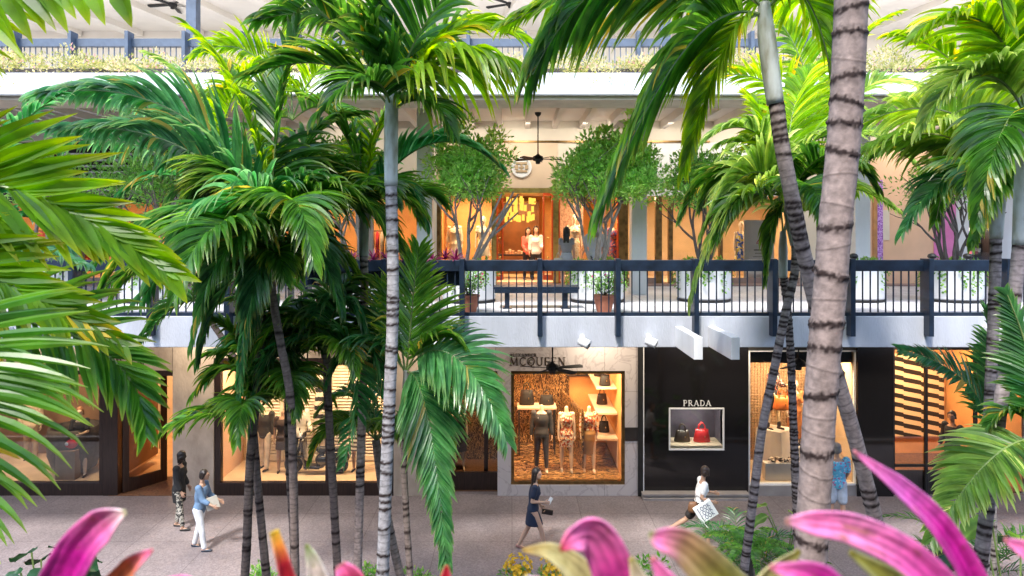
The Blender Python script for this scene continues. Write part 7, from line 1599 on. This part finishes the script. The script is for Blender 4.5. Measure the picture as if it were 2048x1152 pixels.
def broad(lab, px, py, D, n, ln, seed, lm='vine', group=GF, w_=.6):
    c = at(px, py, D); base = Vector((c.x, c.y, .05)); rnd = random.Random(seed); t = thing('broadleaf_plant', lab, 'plant', base, group); st = MB(); b = MB(); b.sm = True
    for k in range(n):
        a = k * 2.4; e = c + Vector((math.cos(a) * ln * .8, math.sin(a) * ln * .8, rnd.uniform(-.25, .2))); st.tube([base, base.lerp(e, .5) + Vector((0, 0, .2)), e], .012, 5)
        d = Vector((math.cos(a), math.sin(a), -.35)).normalized(); s = d.cross(Vector((0, 0, 1))).normalized(); n_ = s.cross(d); prev = None; p = e.copy(); tn = rnd.uniform(.3, .9)
        for q in range(9):
            u = q / 8; ww = ln * w_ * (math.sin(math.pi * min(1, u * .9 + .12)) ** .7) * (1 if u < 1 else .02); row = []
            for j in range(7): x_ = (j - 3) / 3; row.append(b.vert(p + s * ww / 2 * x_ + n_ * (abs(x_) * ww * .12 + .02 * math.sin(u * 14) * abs(x_)), (min(1, tn + (.3 if abs(x_) < .2 else 0)), u, 0, 1)))
            if prev:
                for j in range(6): b.face(prev[j], prev[j+1], row[j+1], row[j])
            prev = row; p = p + d * ln / 8; d = (d + Vector((0, 0, -.06))).normalized(); n_ = s.cross(d)
    st.build('stem', M['rachis'], t); b.build('foliage', LM[lm], t)
broad('broad leafed yellow green plant beside the foot of the thick trunk', 1575, 1015, 12.9, 5, .5, 3)
broad('broad dark leafed plant at the lower right corner', 1990, 1120, 9.5, 8, .6, 4, 'deep')
broad('bright broad leafed plant low at the right edge', 2040, 1060, 9.0, 6, .55, 5)
broad('dark crinkled plant at the lower left corner behind the pink leaf', 95, 1130, 9.5, 12, .42, 6, 'deep', GF, .8)
for k, (px, py, D, lab) in enumerate(((515, 1146, 12.2, 'between the left crossing trunks'), (740, 1146, 12.2, 'left of the tall central trunk'), (832, 1152, 12.3, 'at the foot of the low bright palm'), (1300, 1120, 11.5, 'behind the middle pink leaf'))):
    c = at(px, py, D); rnd = random.Random(k); b = MB()
    for q in range(10): clump(b, Vector((c.x, c.y, .3)) + Vector((rnd.uniform(-.2, .2), rnd.uniform(-.2, .2), rnd.uniform(-.15, c.z - .25))), .15, 40, .09, rnd, .45)
    tag(b.build('small_shrub', LM['tree'] if k < 3 else LM['fern'], None), 'small green shrub ' + lab, 'shrub', GF)
for k, (px, lab) in enumerate(((1035, 'left clump of yellow flowers below the navy dressed woman'), (1106, 'right clump of yellow flowers left of the middle pink leaf'))):
    D = 10.5; c = at(px, 1136, D); rnd = random.Random(k + 5); t = thing('flower_clump', lab, 'flowers', (c.x, c.y, .05), 'yellow flower clumps'); b = MB(); g = MB()
    for q in range(70):
        v = rv(rnd); p = c + Vector((v.x * .22, v.y * .2, v.z * .2 + .02)); n_ = Vector((v.x, v.y - .4, v.z + .5)).normalized()
        for j in range(6): a = j * 1.047; ax = n_.cross(Vector((1, 0, .1))).normalized(); ay = n_.cross(ax); leafq(b, p, (ax * math.cos(a) + ay * math.sin(a) + n_ * .3).normalized(), n_, .042, .03, .5)
    for q in range(8): clump(g, c + Vector((rnd.uniform(-.15, .15), rnd.uniform(-.15, .15), -.15)), .15, 30, .07, rnd, .3)
    g.tube([Vector((c.x, c.y, .05)), c - Vector((0, 0, .2))], .02, 6)
    b.build('blossom', pm("yellow_petal", (.82, .48, .015), .6, .15, 30), t); g.build('foliage', LM['tree'], t)
# ------------------------------------------------------------------ near bromeliads, planted on the camera's own balcony ledge
M['brom'] = colmat("bromeliad_leaf", .36, .5, .26, .12, 70, .28)
DY, WK = 0, .74
def bleaf(par, path, wd, cols, twist=0.0, cup=.25, name='leaf', flip=0, ref=(0, -1, .35)):
    """path = [(px, py, D)], wd in metres at each, cols along the leaf; edge colour brighter"""
    path = [(path[0][0] + (path[0][0] - path[1][0]) * .3, 1480, path[0][2])] + list(path); wd = [wd[0]] + list(wd); cols = [cols[0]] + list(cols)
    path = [(x_, y_ + DY * max(0, min(1, (1500 - y_) / 300)), d_) for x_, y_, d_ in path]; wd = [q_ * WK for q_ in wd]
    sp_ = spline(pxline(path), 14); m = len(sp_); b = MB(); b.sm = True; prev = None; NJ = 15
    def lerpl(l, u): x = u * (len(l) - 1); i = min(int(x), len(l) - 2); f_ = x - i; a, c = l[i], l[i + 1]; return (a + (c - a) * f_) if not hasattr(a, '__len__') else tuple(a[q] + (c[q] - a[q]) * f_ for q in range(3))
    for k, p in enumerate(sp_):
        u = k / (m - 1); t = (sp_[min(k + 1, m - 1)] - sp_[max(k - 1, 0)]).normalized(); n_ = Vector(ref); s = t.cross(n_).normalized(); n_ = s.cross(t).normalized()
        rot = Matrix.Rotation(R(twist * u + flip), 3, t); s = rot @ s; n_ = rot @ n_
        ww = lerpl(wd, u); c0 = lerpl(cols, u); row = []
        for j in range(NJ):
            x_ = (j - (NJ - 1) / 2) / ((NJ - 1) / 2); e = abs(x_) ** 3 * .45; wob = .03 * math.sin(u * 17 + j) * abs(x_)
            st = .13 * math.sin(x_ * 13 + u * 2) + .30 * mnoise.noise(Vector((x_ * 7 + path[2][0], u * 2.2, path[1][0]))) + .35 * max(0, mnoise.noise(Vector((x_ * 9 + path[1][0], u * 30, 3.3))) - .25)
            cc = tuple(max(0, c * (1 + st)) * (1 - e) + (min(1, c * 1.25 + .12)) * e for c in c0)
            if mnoise.noise(Vector((x_ * 4 + path[1][0], u * 16, path[2][1]))) > .52 or u > .975: cc = (cc[0] * .55 + .06, cc[1] * .6 + .03, cc[2] * .4)
            row.append(b.vert(p + s * ww / 2 * x_ + n_ * (ww * cup * (x_ * x_ - .5) + ww * wob + ww * .022 * math.sin(x_ * 11 + u * 3)), (*cc, 1)))
        if prev:
            for j in range(NJ - 1): b.face(prev[j], prev[j + 1], row[j + 1], row[j])
        prev = row
    o = b.build(name, M['brom'], par); s_ = o.modifiers.new("th", 'SOLIDIFY'); s_.thickness = .0015
    return o
PK, MG, WH, KH, OL, OR, RD, GRN = (.82, .19, .43), (.52, .012, .28), (.78, .66, .58), (.46, .40, .16), (.20, .19, .03), (.70, .20, .06), (.55, .02, .04), (.20, .30, .06)
ld = thing('balcony_ledge', 'planting ledge under the near pink leaves', 'ledge', (0, .55, H - .75)); MB().box(-1.6, 1.6, .42, .80, H - .75, H - .54).build('trough', M['white'], ld); MB().box(-1.55, 1.55, .45, .77, H - .54, H - .52).build('soil', M['soil'], ld)
def brom(lab, px): return thing('bromeliad', lab, 'bromeliad', (X(px, .7), .7, H - .5), 'near bromeliads on the ledge')
B1 = brom('bromeliad with one upright magenta and white leaf at lower left', 120)
bleaf(B1, [(60, 1390, .72), (90, 1240, .72), (150, 1110, .71), (205, 1050, .70), (250, 1024, .69)], [.055, .056, .056, .046, .004], [RD, MG, MG, PK, WH], 12, .22)
bleaf(B1, [(180, 1400, .74), (200, 1220, .73), (255, 1140, .72), (304, 1100, .71)], [.03, .034, .03, .003], [RD, OR, OR, PK], -10, .25)
B2 = brom('bromeliad with a red and yellow bud tip and a cream green leaf left of centre', 620)
bleaf(B2, [(610, 1400, .74), (592, 1230, .73), (568, 1130, .72), (548, 1062, .72)], [.03, .026, .016, .01], [MG, RD, RD, (.75, .45, .03)], 25, .4)
bleaf(B2, [(650, 1400, .72), (655, 1240, .71), (634, 1140, .70), (612, 1090, .70)], [.04, .038, .026, .003], [GRN, WH, WH, GRN], -20, .3)
bleaf(B2, [(720, 1420, .72), (712, 1260, .71), (702, 1170, .70), (680, 1130, .70)], [.05, .05, .042, .012], [MG, RD, (.7, .05, .15), PK], 8, .3)
bleaf(B2, [(880, 1400, .74), (884, 1260, .74), (890, 1180, .74), (893, 1132, .74)], [.04, .036, .022, .004], [KH, GRN, RD, RD], 0, .3)
bleaf(B2, [(480, 1420, .70), (430, 1280, .70), (380, 1180, .70), (330, 1160, .70)], [.04, .04, .03, .004], [RD, PK, PK, PK], 0, .3)
DY, WK = 16, .66
B3 = brom('bromeliad with a broad folded pink leaf and khaki leaves in the middle', 1230)
bleaf(B3, [(1270, 1420, .62), (1255, 1260, .62), (1228, 1130, .61), (1190, 1058, .60), (1150, 1060, .585), (1122, 1085, .575)], [.06, .062, .056, .048, .030, .004], [MG, MG, (.68, .06, .34), PK, PK, RD], -18, .18)
bleaf(B3, [(1215, 1430, .66), (1205, 1270, .66), (1170, 1150, .66), (1105, 1090, .655), (1045, 1084, .65)], [.05, .05, .046, .024, .003], [OL, KH, KH, KH, (.35, .2, .02)], 30, .2)
bleaf(B3, [(1290, 1420, .60), (1310, 1280, .60), (1290, 1180, .60), (1262, 1100, .60)], [.045, .044, .034, .004], [KH, WH, WH, KH], 0, .2)
bleaf(B3, [(1100, 1400, .56), (1110, 1260, .56), (1085, 1170, .56), (1050, 1140, .56)], [.04, .04, .026, .004], [MG, PK, PK, WH], 0, .2)
B4 = brom('bromeliad with olive and khaki leaves left of the right pink leaves', 1450)
bleaf(B4, [(1580, 1420, .60), (1530, 1260, .60), (1440, 1150, .595), (1370, 1080, .59), (1318, 1062, .585), (1300, 1052, .585)], [.07, .068, .058, .042, .022, .003], [KH, OL, OL, (.36, .20, .10), PK, GRN], 10, .2)
bleaf(B4, [(1420, 1420, .56), (1400, 1280, .56), (1352, 1180, .56), (1304, 1100, .56)], [.05, .048, .036, .004], [MG, PK, PK, PK], -12, .2)
bleaf(B4, [(1480, 1420, .64), (1500, 1260, .64), (1540, 1150, .64), (1600, 1085, .64)], [.06, .06, .04, .004], [OL, KH, KH, OL], 12, .2)
DY, WK = 4, .58
B5 = brom('bromeliad with long magenta and pink strap leaves at lower right', 1820)
bleaf(B5, [(1990, 1400, .62), (1930, 1240, .62), (1830, 1120, .61), (1720, 1060, .60), (1630, 1042, .59), (1572, 1040, .585)], [.06, .06, .052, .044, .032, .006], [MG, MG, (.74, .10, .40), (.82, .24, .48), PK, (.84, .36, .52)], -8, .15)
bleaf(B5, [(2010, 1380, .74), (1960, 1190, .73), (1890, 1060, .72), (1800, 970, .71), (1708, 898, .70)], [.06, .058, .048, .034, .003], [RD, MG, MG, (.62, .12, .46), PK], 10, .18)
bleaf(B5, [(1760, 1400, .55), (1720, 1270, .55), (1640, 1160, .55), (1540, 1130, .55)], [.05, .052, .044, .004], [MG, MG, MG, PK], 0, .2)
bleaf(B5, [(2120, 1380, .66), (2110, 1220, .66), (2080, 1120, .66), (2010, 1075, .66)], [.06, .06, .05, .004], [PK, WH, PK, PK], 0, .2)
bleaf(B5, [(1840, 1420, .58), (1830, 1280, .58), (1790, 1170, .58), (1700, 1100, .58)], [.05, .05, .04, .004], [OL, KH, OL, OL], 0, .2)
